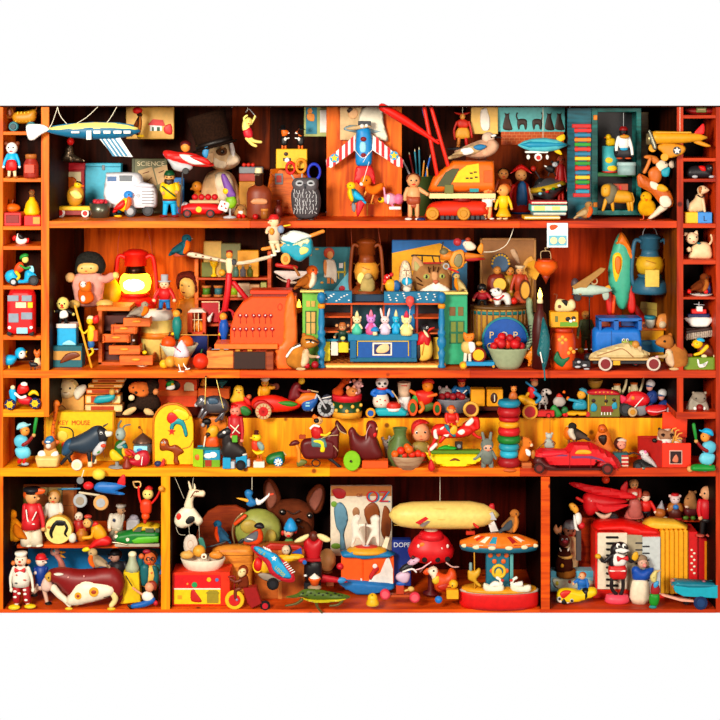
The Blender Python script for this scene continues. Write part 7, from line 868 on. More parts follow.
t=doll('capped_man_doll','man doll in black cap and jacket bending behind the cow',118,549,600,'e0a890','coal','dbrn','282830','navy','blk',d=72,w=9,head=.24,look=-1,lean=-3,hands=[(109,566),(126,572)])
t=T('milk_jar','yellow square based glass milk jar behind the lying boy','jar',132,603,R4);t('base','e8c010',X('124.6 570 139.6 571 141.6 600 121 602',7,0,.5));t('glass','a8b090',L(132.4,'571 7 567 6.8 562 4.6 558 3.6 554.6 3.8'));t('cap','f0e8c0',L(132.4,'556 4 553.6 4.2 552 3 551 0'))
t=doll('laughing_man_doll','laughing man doll in teal jacket waving his hat',150,551.5,606,'d86830',None,'dbrn','e8b850','101010','blk',R4,w=10.6,head=.26,hands=[(142,555),(152,571)],by=601,arms='106068');t('jacket','106068',F('141 566 146 562 150 566 149 580 146 584 142 582',3,-6),F('153 564 158 565 160 574 158 586 152 584 155 574',3,-6));t('glasses','coal',O(149,557,1.8,.4,-6.6),O(153.6,557,1.8,.4,-6.6));t('hat_held','a01830',E(147,551,4,2.2,-2))
t=T('lying_boy_doll','little boy doll in white shirt and blue trousers half lying down','doll',144,609,609.5);t('shirt','f0e8dc',F('142 594 147 591 152 593 154 599 150 602 143 600',3.4));t('trousers','105cb0',TB('152 600 144 604 133 606',[3.6,3.2,2.4]));t('shoe','blk',F('127 605 130 604.4 134 609 130 609',1.6));t('head','e89870',E(149.6,587,4.8,5));t('hair','902c18',F('148 582 154 581 157 586 155 591 151 586',3,1));t('arm','e89870',TB('143 595 137 591 133 588',1.1));t('stick','dbrn',TB('126 576 132 586',.6));t('seat','c81828',E(155.6,603,2.4,2.6))
t=T('horse_marionette','white jointed horse marionette hanging on thin strings','puppet',188,530,d=10);t('body','f0e4c8',F('174 521 176 514 182 508 188 506 194 508 199 514 203 521 198 526 194 523 190 526 184 528 177 527',4.4));t('gap_patch','blk',F('187 518 190 515 194.6 515.6 194.6 520 189 523 186 521',.8,-4.4));t('neck','f0dcb8',F('184 508 187 496 190 489 195 492 193 502 193 509',3.4));t('head','f0dcb8',F('189 492 193 488.6 199 490 204 490.6 205.4 494 203 497 197 496.6 191 498',3));t('ear','f0dcb8',F('188 482 189.6 482 192 489 189.6 490',1));t('ear','f0dcb8',F('194 483 196 487 195 490 193.6 489',1));t('bridle','brn',TB('191 497 195 491 199 491',.5,-3),TB('192 495 202 496',.4,-3));t('saddle_dot','e02818',F('177 514 180 512 182 516 179 519 177 517',.9,-4));[t('string','c8c0a8',TB(p,.25,-1,sm=1))for p in('175 477 184 498','193.6 477 192 489','189 526 189.6 536','199 524 199.6 538')];t('string','c8c0a8',TB('176 527 179 534 185 535',.25));eyes(t,'197 491.4',.6,-3)
t=T('tin_box','red and yellow printed tin box under the white bowl','tin',201,606,R4);t('body','e83010',B(172,572.6,230,605.6,30,15));t('red_panel','d81018',B(174,575,220.6,588.4,.8,-.2));t('yellow_panel','f0c810',B(174,589,220.6,604,.8,-.2));t('white_line','f4e8d8',B(174,588,220.6,589.4,.8,-.6));[t('dot',c,C(x,y,r,.8,-.8))for x,y,r,c in((194.6,584.6,2.8,'209858'),(209,579.4,2.2,'f0b020'),(217,579.6,1.8,'6070b0'),(187.6,583.6,1,'lorange'))];t('figure_print','c02018',F('191 591 194 588.6 196 592 202 601 196 602 191 600',.6,-.8));t('house_print','988820',B(207,592,218.6,603,.6,-.6),X('205.6 593 209 590 217 590 219.6 593',.3,-1,0));t('crown_print','d89818',B(177.6,595,182,599,.5,-.6));TB_=t.d
t=T('white_bowl','wide white bowl holding tan toys, standing on red tin','bowl',203,574,d=TB_+14);t(None,'ecdcc4',L(203,'573.6 0 573.6 10 571 14 565 19.6 558 22.6 557.4 22 563 18 570 8',sq=.62));WB=t.d
for x,y,rx,rz,c,l in((187,555,7,4,'e0a850','tan toy lump at the left in the white bowl'),(199,551,6.4,6,'e8a030','yellow wooden toy with a white wheel in white bowl'),(216,555,7,4,'e08828','orange toy piece at the right in white bowl')):t=T('toy_piece',l,'toy part',x,y+rz,d=WB);t(None,c,E(x,y,rx,rz));(t('wheel','ivory',C(204.6,554.6,3,1.4,-6)),t('axle','brn',C(204.6,554.6,1.2,2,-6.4)))if x==199 else t('knob',c,E(x+2,y-3,2))
t=T('oval_disc','pale oval wooden disc propped up in the white bowl','disc',191,556,d=WB+6);t(None,'d8c8b8',E(190.6,545,7.4,11,0,1.6));t('stem_ring','c8a890',O(190.6,544,4,.5,-1.2,sx=.7));t('flag','307868',F('198 539 203 538 206 549 202 549',.8))
t=T('round_wood_board','round topped brown wooden board behind the kingfisher','board',220,572,d=98);t(None,'9c3808/w',X('196 574 195 540 200 522 208 511 218 505.6 236 505 246 510 252 574',2,0,.5));
t=bird('kingfisher_figurine','kingfisher figurine with blue cap and orange breast on wooden box',213,519.5,231,545,-1,'28587c','f04810','28587c','1c6088','brn',d=60)
t=T('wooden_chest','tan wooden chest with rounded corner under bullfinch','chest',234,597,d=52);t('body','d88828/w',F('212 549 218 545 250 544.4 254 548 254 594 212 594',10,R=1.4,sm=1));t('rod','dgry',TB('198 547 214 544 226 540',.8,-6));t('lid_line','905010',B(214,552,253,552.7,.6,-10))
t=T('monkey_tricycle','brown monkey riding a red tricycle with large yellow front wheel','toy tricycle',245,608,609.5);t('body','981010',X('243 587 256.6 586 262 602 252 607 248 602',5,0,.6));w_=t('wheel','f0b818',C(235,598.4,9.6,3,-4,n=28));t('hubcap','d01818',C(235,598.4,6.2,3.6,-4.4),par=w_);t('axle','a080a0',E(237.4,597.6,1.4,1.4,-6.6),par=w_);wheel(t,265.4,604.6,5,'blk','c01828',dy=-3);t('head','8a3010/k',E(243.4,570.6,5,5.6));t('face','f0cc90',F('238 571 242 567 246 568 246 573 242 576 239 575',2.4,-4));t('torso','702810/k',F('240 576 247 575 249 584 246 588 238 587',3.4));t('arm','702810',TB('241 579 236 581 231 578',1.6,-3));t('leg','702810',TB('240 587 236 589 236 596',2,-5));t('handlebar','dred',TB('229 577 235 577 234 590',1));eyes(t,'241 570 244.4 569.6',.6,-6.4)
t=T('globe','green and tan toy globe behind the bullfinch','globe',258,556,d=76);t('sphere','98a048',E(258,530,24,21.5,0,12));t('land','b8a040',E(250,524,9,7,-9.6,3),E(270,534,7,8,-8.6,3));t('meridian','c8a878/m',TB('243 511 236 518 233 530 236 545',.9,-8));t('stand','brn',L(258,'556 9 554 9 552 3 550 3'));t('red_rod','e04810',TB('236 521 246 513',1.9,-10))
t=T('bullfinch_figurine','bullfinch figurine with black head and red breast on chest','bird',254,545,d=44);t('body','e04818/k',F('243 543 247 536 255 530 260 528 263 533 263 540 258 544.6 248 545',5));t('head','coal',F('254 526 257 523 262 523 264.6 527 262 529 256 528',3.6));t('wing','6c7078/k',F('244 538 250 533 258 530 258 538 252 541 246 541',2.4,-4));t('wing_bar','white',TB('248 537 253 538',.8,-6));t('tail','coal',F('243 538 238 542 240 544 246 541',1.2))
t=T('hanging_bird_toy','blue headed wooden bird with orange beak and white tail','toy bird',255,508,d=6);t('head','1870b0',F('245 491 249 489.4 253 492 252 497 256 501 256 505 250 507 246 504 248 500 245 496',3));t('beak','e8a020',F('236 498 243 498 251 500 250 503 243 501',1.3));t('neck_ring','white',F('256 498 260 500 266 496 269 493 270 495 266 500 260 505 256 504',1.8));t('tail_tip','e04828',TB('268 495 273 494',1));t('string','ivory',TB('252 477 252 490',.25))
t=T('bulldog_figurine','big brown french bulldog figurine with upright pink ears','figurine',293,572,d=102);BD='6a3018/k'
t('head',BD,F('270 512 276 502 286 499 298 499 308 504 313 512 314 526 310 540 298 547 282 545 272 534 268 522',13));t('ear',BD,F('264 497 263 485 268 478.6 274 482 279 491 281 501 274 510 268 512',4,1));t('ear',BD,F('306 500 312 488 319 484 325 489 325 500 321 511 314 514',4,1));t('inner_ear','9c5c48/k',F('266 496 265.6 486 269 481 275 490 277 500 270 508',2,-3));t('inner_ear','9c5c4c/k',F('309 502 314 491 320 487 323 492 320 503 315 510',2,-3));t('muzzle','48200c/k',F('290 520 296 514 303 515 311 524 312 534 302 544 292 541 286 530',7,-9));t('nose','blk',E(299,516,3.4,2.6,-17));e_=t('eye','4a3020',E(283,509,3.8,3.2,-11,2.4),E(310,513,3.6,3.2,-8,3));t('pupil','blk',E(283.6,509,2.9,2.8,-12.6,2),E(310.4,513,2.8,2.8,-10.4,2),par=e_);t('eye_glint','white',E(282.6,507.8,.8,.7,-14.6,.4),E(309.6,511.8,.8,.7,-13.4,.4),par=e_);t('body','401c0c/k',F('272 540 284 536 304 538 314 546 316 572 270 572',9,4));t('wrinkle','381808',TB('288 507 294 510 300 507',.7,-14),TB('290 523 297 520 304 523',.7,-17))
t=T('dwarf_doll','garden dwarf doll in pointed blue cap and green collar','doll',289,574,d=64);t('head','f0b898',E(288.6,532,5,5.6));t('hat','1898e0',L(290.6,'530 6.6 528 7 523 5 519 2.4 517.6 0'));t('hair','c82018',E(282.6,533,1.6,2.6),E(295.6,531,1.6,2.6));t('collar','68a858',L(289,'548 6 543 6 539 3'));t('body','b01818',L(289,'574 7 560 8 548 7'));t('mouth','red',E(288.6,534.6,2,1.2,-4.8,.8));eyes(t,'286.6 530.6 290.8 530.6',.6,-4.8)
t=box('cardboard_carton','plain brown cardboard carton behind the striped biplane',254,548,305,599,'b05818',24,R4,by=599);t('flap','b82818',F('262 549 270 543 300 545 305 548 300 551 264 551',2,1,R=1,sm=1));t('tape','c87830',B(278,548,282,599,.5,-.1))
t=T('toy_biplane','tilted blue winged toy biplane with red edge and white star','toy plane',276,590,609.5,d=8);t('fuselage','e8b010',F('256 566 262 560 280 556 300 555 303 559 290 563 274 572 262 574',4,3));t('cowling','d81818',E(258,565,5,7,2));t('cowl_ring','yel',O(257.6,566,6.4,1,1,sx=.7));wg=t('wing','c01828',F('251 545 255 543.6 264 547 276 553 288 562 294 572 295 579 289 580.6 280 578 270 571 266 562 255 551',1.6,-6,R=1));t('wing_top','20a0d8',F('254 546 258 544 270 549 278 553 284 562 292 573 290 577 282 575 273 568 270 559 258 551',1.3,-7.4,R=.8),par=wg);t('star','white',star(274.6,555.6,3,.3,-9),par=wg);t.text('TV 8',262,549.6,3,'b0b020',-9,rot=32,par=wg);t.text('U5005',280.5,568.6,3.4,'c8c020',-9,rot=44,par=wg);t('wing_stripes','white',*[TB([(264+i*1.9,544.4+i*.8),(266+i*1.9,547+i*.8)],.5,-8,sm=1)for i in range(4)],*[TB([(284+i*1.6,561+i*1.9),(287+i*1.6,559.6+i*1.9)],.5,-8,sm=1)for i in range(6)],par=wg);t('lower_wing','908070',F('258 574 266 573 280 578 280 582 270 582 262 579',1.2,0));wheel(t,273,583,6,'blk','coal',dy=-3);t('tail_fin','1848a0',X('292 553.6 301 548.6 302 554.6',.8,3,0));t('tail_plane','c02028',E(302,561,4,2.6,2));t('roundel','2060b0',C(304.6,562,2.2,1,-1));t('pilot','d8c0a0',E(286,550.4,4.4,4.6,2));t('pilot_cap','blk',TB('289 546 291 551 289 555',1,2));eyes(t,'285 550 287.6 549.6',.5,-2.6)
t=T('robed_puppet','dark puppet in red tunic raising two cream hands','puppet',314,589,d=26);t('tunic','b80c18',F('304 540 309 537 314 541 320 537 323 541 321 552 318 562 308 562 304 550',5));t('head','5c2010',E(313.6,537,4.6,5.6,2));t('skirt','100c10',F('306 562 320 560 322 572 320 582 308 584 304 574',5));t('hand','ecd898',F('294.6 540 300 536 308 533 309 536 303 540.6 296 542',2,-3));t('hand','ecd898',F('317 533.6 322 533 330 537 331 540 326 541.6 319 538',2,-3));t('belt','a01018',B(305,557,321,560,8,-2));t('foot','coal',B(304,582,311,588.6,7));t('foot','coal',B(315,582,321,588.6,7));t('cuff','white',E(305.6,574.4,1.8,1.2,-4))
t=T('cupcake_toy','little orange toy cupcake with white cream on a small stand','toy cake',315,590,d=10);t('cup','e85810',L(314.6,'585 3.4 581 5 579 6.4 577.6 6'));t('cream','f8f0e0',L(314.6,'578.6 6 576.6 4.4 574 1 573 0'));t('stand','a89070',L(314.6,'588 0 588 6.8 587 7 585 3'))
t=T('tan_ball','large plain tan ball behind the dark puppet','ball',328,572,d=70);t('ball','d8a060',E(327,560,9,11.4));t('stand','brn',L(327,'572 6 571 6 570 3'))
t=T('toy_crocodile','green and yellow scaly toy crocodile lying on bottom board','toy crocodile',318,612,d=-8);t('body','486018',F('285 597 296 594 302 590 310 588.6 322 590 332 592 344 594 350.6 597 342 600 326 600 312 600 302 597 294 598',4));t('belly','c8b818',F('301 597 312 599 328 599 346 597.6 338 601 314 602',2.4,-2));t('scales','182808',*[E(303+i*4,592+(i%2)*2,1.3,.9,-3.6,.6)for i in range(10)]);[t('leg','584c18',TB(p,[1.8,1.3,1],-2))for p in('302 599 296 603 286 605','316 601 318 607 322 612','342 600 338 604 330 605')];eyes(t,'342 594.6',.6,-3)
t=T('red_toy_boat','red toy wing with blue tip lying behind the crocodile','toy plane',330,586,d=30);t('wing','b81020',F('316 574 326 575 340 578 348 582 340 583 322 583 318 579',2));t('tip','3088c8',F('336 580 342 577 347 580 341 584',2.2));t('stand','brn',B(326,582,334,586,4))
t=box('storybook','large storybook cover with red and blue OZ lettering',330.5,486,392,556,'e8dcc4',5,None,d=84,cat='book');t('title_field','c07838',B(331,486,391.5,496,.5,-.2));t('left_print','6090a8',F('334 508 340 502 346 508 348 520 344 534 346 550 340 550 340 534 336 526',.7,-.4));t('right_print','904818',F('364 510 372 502 378 506 380 516 376 526 368 524',.8,-.5),F('384 506 390 512 391 530 386 540 381 530',.6,-.5));t('middle_print','a07048',E(356,512,3.6,5,-.5,.6));t('green_print','70a030',E(334,504,3,3,-.4,.6),E(336,546,5,3,-.4,.6));t('ribbon_print','b01820',F('332 490 340 488 346 492 344 498 336 498',.8,-.4));t.text('OF',359.6,495,3.4,'902818',-1.2);t.text('OZ',379,496.6,11,'2090c0',-1);t.text('OZ',377.4,496,11,'d01820',-1.8)
t=T('music_box','blue and orange music box with two white dancing horses on top','music box',366,595,R4);Y2=lambda*s:Yw(-24,366,12,*s)
t('body','f05810',B(341,557,394,588,20,14));t('side_face','e85008',Yw(-40,363,4,B(338,557,363.6,588,1.6,4)));t('snow_print','ece8e0',X('364 588 372 578 380 574 386 560 389 558 393 570 393 588',.5,3.4,0));t('lid','1878b0',F('340 554 352 551 384 552 396 555.6 392 558 364 560 342 558',9,8,R=1.4,sm=1));t('base','1870b8',F('336 582 342 580 394 584 395 590 366 595 358 595 344 589',10,6,R=1.5,sm=1));t('skier_print','c02020',F('369 577 373 570 376 566 379 570 375 575 371 581',.6,2.8));t('skier_print','ece4e0',E(375,567,2.4,2.4,2.6,.6));t('snow_print','ece8e0',Yw(-40,363,4,X('342 588 342 572 350 570 356 577 362.6 580 362.6 588',.4,2.8,0)));t('skier_print','d01820',Yw(-40,363,4,E(353,569,4,5,2.6,.5)));t('plate','e0a020',L(366.6,'554.6 20 553 20.6 550.6 19 549 12',8,sq=.6));t('plate_red','d03020',L(366.6,'549.6 12 548.4 11 548 7',8,sq=.6));t('plate_blue','c0d0e8',L(366.6,'548.4 7 547.6 0',8,sq=.6));MB=t.d
[t('dancing_horse','ece4d4',F(Q_,2.4,7))for Q_ in('354 518 358 516.6 361 520 359 526 364 525.6 365 528 360 531 362 537 365 546 363 548 358 541 356 541 354 548 351 548 352 536 351 526','372 518 376 516.4 380 519 380 528 380 547 377 548 375 540 372 541 368 548 366 546 370 536 371 531 366 528.6 367 526 371 526 370 521')];t('pivot','brn',TB('366 526 366 550',.5,9));t('red_ball','c81828',E(340,567.6,3.6,3.4,4));t('white_block','f0e0c0',X('382 550 386 540 390 541 387 552',2,12,.3))
t=ball('toy_duck','tiny yellow toy duck in front of the music box',372.6,598,5,'f0b810',d=-3,cat='toy duck');t('base','f0b010',L(372.6,'605 6 603 6.6 599 5 597 4'));eyes(t,'372 593.6',.6,-4.6)
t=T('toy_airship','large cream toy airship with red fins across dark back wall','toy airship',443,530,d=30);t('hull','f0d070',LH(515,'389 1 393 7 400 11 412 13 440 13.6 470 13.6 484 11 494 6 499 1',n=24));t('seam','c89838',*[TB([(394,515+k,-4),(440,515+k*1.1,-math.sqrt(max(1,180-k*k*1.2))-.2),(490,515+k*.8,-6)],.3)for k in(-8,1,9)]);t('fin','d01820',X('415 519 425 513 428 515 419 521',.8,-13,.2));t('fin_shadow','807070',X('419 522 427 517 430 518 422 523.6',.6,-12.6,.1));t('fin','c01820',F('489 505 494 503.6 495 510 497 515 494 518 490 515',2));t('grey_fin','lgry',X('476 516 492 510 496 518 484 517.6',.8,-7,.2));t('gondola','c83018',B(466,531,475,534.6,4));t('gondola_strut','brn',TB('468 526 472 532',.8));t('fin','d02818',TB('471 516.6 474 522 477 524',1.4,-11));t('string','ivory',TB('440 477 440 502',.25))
t=box('blue_box','dark blue box with white letters behind red spaceship',392,540,411,586,'102c80',10,R4,by=590);t.text('DOPE',402,544.6,4.6,'d8e0f0',-.8)
t=T('red_spaceship','red toy flying saucer with portholes and a glass dome','toy spaceship',431,594,d=40);t('hull','d01018',L(431,'563 8 560 18 556 22 550 23.4 546 22 538 17 534 12',sq=.6,n=28));t('nose','d81420',L(431,'537 14 532 11 530 8'));t('dome','c8b8a0',L(431,'535 8.4 531 8 527 4 526 0'));t('dome_ring','ivory',L(431,'536 9.4 535 9.6 534.4 8.6'));t('porthole','blk',*[C(x,556,2.6,1.4,-14+abs(x-429)*.2)for x in(424,437,447)],C(414,556,2.6,1.4,-11));t('zigzag','f0d0c8',*[E(x,543+(i%2)*3,1.4,2,-10.6,1)for i,x in enumerate((418,426,434,441,447))]);t('orange_print','f07818',E(422,542,3,2.4,-10,1));[t('leg','d8a8a0',TB(p,.8,-6))for p in('427 562 420 570','446 561 452 565 458 565')];t('stand','wine',L(431,'594 8 592 8 590 3 563 3'))
t=T('mouse_scooter','grey and white mouse toy riding a low cart with pink wheels','pull toy',403,601,609.5,d=4);t('board','b84818',B(385,594,418,596.4,8));[(w_:=t('wheel','d83048',C(x,y,5.2,4,-5)),t('hubcap','f05868',C(x,y,3.6,4.8,-5.3),par=w_))for x,y in((385,592.6),(414.6,595.6))];t('skirt','d0b0c8',F('397 574 404 571 410 574 408 582 402 583 396 579',3.6));t('jacket','181418',F('401 567 407 563 413 564 411 570 403 572 399 571',3));t('head','d8a8c0',F('407 563 411 559 417 557.6 420 560 416 564 410 566',2.8));t('ear','481818',E(413,557.6,2,2.2));t('arm','ece0e0',TB('403 571 412 568 416 571',1,-3));t('shorts','1858b0',E(401,583.6,5,2.4));t('leg','b83818',B(396,585,404,593.6,5));t('pedals','d8b060',E(411,589,3.4,2.6),TB('400 592 408 590',1));eyes(t,'413.6 560.6 409 562',.5,-3);t('rod','lpink',TB('415 570 422 568 431 562',.6))
t=T('hen_figure','orange toy hen with white face leaning over the yellow duckling','toy hen',441,594,R4,d=20);t('body','d84810',F('433 574 437 568 440 572 446 574 450 568 455 570 457 577 454 586 448 591 438 592 434 586',6));t('head','f4e4c8',F('427 571 430 567 435 566 438 570 437 577 433 581 431 576',4,-1));t('beak','f05010',F('423 572 427 568 430 569 430 574 425 575',2));t('scarf','d8b828',F('432 578 438 574 440 580 436 583 433 582',2,-4));t('wing','c02810',F('437 584 446 581 451 584 446 589 439 588',2,-5));eyes(t,'433.4 569.6',1.1,-4.6)
t=T('toy_duckling','yellow toy duckling on a yellow block beside the carousel','toy duck',452,599,609.5,d=2);t('base','f0a818',B(446.4,589,458.4,598,8));t('head','f0b018',E(453.4,584,4.6,4.4));t('bill','e87818',E(449,585.6,1.8,1,-2));eyes(t,'452 584.4',.8,-4.4)
t=ball('marble','shiny blue marble on the orange bottom board',438.6,599.6,3.8,'1878d0',d=-2,cat='marble')
t=T('carousel','toy carousel with striped canopy, painted centre, swans and horse','carousel',499,606,R4);t('base','d81010',L(499,'606 0 606 38 602 40 592 40 589.6 39',sq=.38,n=40));t('rim','c8b0a0',L(499,'590 40.2 588.6 39.4 588 38',sq=.38,n=40));t('platform','e89818',L(499,'589 38.6 586.6 37 585.6 30 585 0',sq=.42,n=40));t('canopy_edge','186078',L(499,'549 38 546 39.4 543 39.4',sq=.4,n=40));t('canopy','f07818',L(499,'544 39.6 541 39 535 22 533 4 533 0',sq=.4,n=40))
for i,c in enumerate('ivory d82818 ivory 2898b8 f07818 a81818 ivory e85818'.split()):
 a0,a1=-1.35+i*.34,-1.35+(i+.6)*.34;f_=lambda a,r,y:(499+r*math.sin(a),y,-r*.4*math.cos(a)-.5);v_=[f_(a0,38.6,541.4),f_(a1,38.6,541.4),f_(a1,21,534.6),f_(a0,21,534.6)];v_+=[(a,b+.6,c_+.3)for a,b,c_ in v_];t('canopy_stripe',c,[(v_,[(0,1,2,3),(7,6,5,4),(0,4,5,1),(1,5,6,2),(2,6,7,3),(3,7,4,0)],False)])
t('scallop','e8d8b0',*[E(499+38.6*math.sin(a),543.6,4,2,-16*math.cos(a),1)for a in[-1.1+k*.44 for k in range(6)]]);t('centre','186880',B(486,549,510,586,12,2));t('arch','e0b828',O(498.4,570,6,1.6,-4.4),E(498.4,573,3.6,6,-4.2,1));t('ornament','e06018',*[E(x,y,2.4,2.4,-4.6,1)for x,y in((491.6,569.4),(506,569.4),(498,553),(490,554),(506,554),(494,560),(503,560))]);t('side_panel','58a0a0',B(508,553,513,585,4,-2));t('pole','gold',TB('473.6 549 474 585',.7,-9,sm=1));t('horse','d8a020',F('468 567 474 568 478 565 480 567 479 572 476 577 481 583 478 584 472 579 468 577 467 572',2.4,-9));t('rider','80a0a0',TB('470 561 470 567',1.6,-9))
for x,s_ in((492,1),(519,-1)):sw=t('swan_boat','ece4cc',F([(x-9,579),(x,582),(x+10,581),(x+9,588),(x-8,587.6)],3,-12));t('swan','f4ece0',TB([(x-2,582),(x+2,580),(x+8*s_,581),(x+7*s_,576),(x+4*s_,574)],[2,3,2,1.4,1.6],-12),par=sw);t('beak','c83020',E(x+9*s_,576.4,2,1.4,-12.6),par=sw)
CR=t.d
bird('finch_figurine','finch figurine with grey wing standing on the carousel canopy',499,509,520,535,1,'986838','d88030','485058','b06828','dgry',d=CR)
t=T('paper_tag','small white paper tag hanging behind the carousel bird','paper tag',492,533,d=CR+16);t('tag','e8e4e0',X('488 523 491 520 494 520.6 498.6 531 490.6 532',.4,0,.1));t('hole','c02020',C(490.6,522,.8,1,-.2))
t=T('red_toy_plane','big glossy red toy plane with wide tilted wing and pilot ball','toy plane',600,521,d=62);t('wing','d01018',F('568 482 575 481 590 484 610 487 630 492 636 496 630 498 610 496 590 492 574 486',2,-5,R=1));t('body','c00c14',F('583 496 588 492 600 493 616 497 628 501 622 504 610 508 598 512 590 516 584 512 583 504',8));t('second_wing','d01820',F('592 500 606 503 626 502 624 505 606 511 596 507',2,-8,R=1));t('tail','c81018',F('620 489 626 481 628 484 626 494',1.2));t('propeller_arm','d02018',TB('577 498 584 502',1.6));t('belly','c8a890',F('594 510 604 513 611 510 608 516 600 517',2,-6));wheel(t,612.6,516.6,5.2,'201010','coal',dy=-5);wheel(t,603,518,4,'201010','coal',dy=3);t('pilot','e03810',E(605.6,479.6,4.2,4));t('dots','f0c8c8',*[E(x,y,.7,.6,-7.4)for x,y in((590,499),(594,502),(600,503),(606,504))])
t=doll('lady_doll','old lady doll in long pink skirt with grey brown hair',634,480,521,'c89058',None,'987048','c83828','c86058','brn',IN2,w=7,head=.22,skirt='c86058',by=519.4,hands=[(627,498),(638,498)]);t('apron','b05850',F('629 499 639 499 640 516 628 516',4,-5));t('blouse','e8d8c8',E(634,493,3,2.4,-4))
t=doll('boy_figure','small toy boy in red coat and brown beret next to the lady doll',645.6,491,520,'f0d0b8','904028',None,'d82018','181018','ivory',IN2,w=6.4,head=.34,look=-1,by=518.6)
t=T('acorn_figure','small brown and grey cone shaped figure on right upper shelf','figurine',661,519,IN2);t('ball','a85818',E(660,513,5.6,5.4));t('cone','9898a0',F('657 510 660 504 662 500.6 664 506 665.6 514 663 517',3,1));t('foot','d8c8b0',E(665,517.4,2.4,1.2,-2))
t=T('bear_bandmaster','toy bear in red cap and brown coat with blue bow','toy bear',675,519.5,IN2);t('base','b01820',L(675,'519.4 6.6 517.6 7 517 5'));t('body','501810',L(675,'518 6 512 7 506 5.4',sq=.8));t('coat','a06020',F('668 505 672 502 679 502 683 506 682 512 668 512',4));t('head','e0c8c8',E(675,499,5,5));[t('ear','e0b8b0',E(x,496,1.6))for x in(670,680)];t('cap','c81820',L(675,'495.6 3.6 493.6 3.8 493 0'));t('bow','2878c8',E(675,506,3,2.6,-4));t('hand','ivory',E(668.6,509,1.8));t('hand','ivory',E(681.6,509,1.8));eyes(t,'673 498 677 498',.6,-4.8)
t=T('hamster_doll','tan hamster figure in dark red trousers on right upper shelf','figurine',691,520,IN2);t('body','b07848/k',F('684 504 685 498 690 491.6 695 492 697 500 698 507 694 510 686 508',5));t('snout','e8c8b0',E(686.6,506,2.6,1.4,-3));t('ear','b07848',E(690,492,1.6),E(695.6,492,1.6));t('trousers','581018',F('685 508 697 507 697 515 686 516',4));t('shoe','507820',E(685.6,517.6,3,2,-1));t('shoe','507820',E(693,517.6,2.6,2.2,-1));eyes(t,'687 497.6',.7,-4)
t=doll('tall_man_doll','thin tall doll in red jumper and black trousers on red box',707,486,536,'e8a878',None,None,'d01420','181214','d05848',d=34,w=9,head=.28,look=-1,hands=[(699.6,517),(714,517)])
t=box('red_cabinet_box','red box with yellow side panel printed with a woman, far right',694,537.5,717,606,'c80c14',20,R4,by=597,cat='box');t('panel','f08c10',B(704.6,541,715.6,586,.8,-.3));t('hair_print','blk',F('709.6 554 712 551.4 714 554 712 558.6 710 557',.5,-.9));t('dress_print','a81820',F('708.6 566 711 561 715 562 715 571 710 571',.5,-.9));t('skirt_print','blk',B(711.6,571,715.4,584,.5,-.9))
t=T('accordion','large red piano accordion with white keys and yellow pleated bellows','accordion',654,597,609.5,d=38);t('body','e82008',B(594.6,531,659,590,33,12));t('keyboard','e8dcc4',B(595.6,531,626,587,3,-6));t('black_keys','blk',*[B(604.6,534+i*6,617,536+i*6,2.4,-8)for i in range(9)]);t('grille','c8d0d0',B(641,535,659,592,3,-6));t('grille_field','a89c80',B(626,533,641,588,2.6,-6));t('grille_bars','dgry',*[B(634+(i%2)*7,540+i*3.4,641+(i%2)*7,541.4+i*3.4,1,-8)for i in range(12)]);t('top','e01008',F('594 528 600 523 625 522.4 642 526 659 528 659 536 640 536 618 530 594 530',17,10,R=1.6,sm=1));t('edge','e81810',B(594,529,596,590,4,-7))
t('bellows','f0a818',*[X([(659.6+i*4.6,530),(662+i*4.6,528),(664.2+i*4.6,530),(664.2+i*4.6,592),(662+i*4.6,593),(659.6+i*4.6,592)],14,8+(i%2)*1.4,1)for i in range(6)]);t('bellows_groove','a03c08',*[B(659+i*4.6,531,660.4+i*4.6,592,27,9.6)for i in range(7)]);t('bass_side','d01014',B(688,531,697,592,30,12));t('bass_button','ivory',*[E(691+(i%2)*2.6,549+i*3.3,1.4,1.1,-3.4)for i in range(8)]);t('base','d81810',B(592,587,664,597,32,12));t('bellows_top','f0b830',F('644 526 652 521 676 522 690 528 686 530 660 530',12,10,R=1,sm=1))
t=doll('white_haired_man_doll','man doll with white hair and pale waistcoat behind brown bears',570,520,600,'d88868','lgry','lgry','e8c890','d8b880','coal',d=66,w=10,head=.2,hands=[(564,545),(577,556)])
t=T('waving_hand_toy','small tan hand shaped toy raised beside white haired man doll','toy hand',558,575,d=60);t('hand','d08858',F('553 529 556 524 558 528 561 525 562 530 560 534 556 534',1.8));t('arm','301010',TB('559 533 563 545 562 575',2.2))
t=T('brown_bear_toy','dark brown toy bear with red bow in front of pale waistcoat','toy bear',565,576,R4,d=48);t('head','581c14/k',E(564,541,6,6));t('bow','901828',E(564,540,3,2,-5));t('collar','ece0d0',F('559 547 564 551 569 546 568 551 564 554 560 551',1.4,-3));t('body','401408/k',L(564,'570 9 563 9 556 7.6 549 5'));t('trim','d8a050',L(565,'557 8 554.6 8.2'));t('button','e0a020',E(561,563,1.8,2,-8.6));t('basket','8a5018/k',L(566,'576 9.6 574 10 569 9.4'));eyes(t,'561.6 538 566 538',.7,-5.2,'lgry')
t=T('duck_doll','white bodied duck doll with yellow head on orange block','toy duck',575,531,d=44);t('head','e8a030',F('569 504 573 503 577 506 579 510 576 514 572 511 570 509',2.6));t('body','ece8e0',E(578,518.6,4,6.4));t('wing','ece8e0',F('573 514 576 518 577 526 579 530 574 528',1.4,-3));t('trousers','c81820',E(581.6,525.6,3.6,3.4));t('post','484040',B(576,530,581,560,5));eyes(t,'574 506',.5,-2.6)
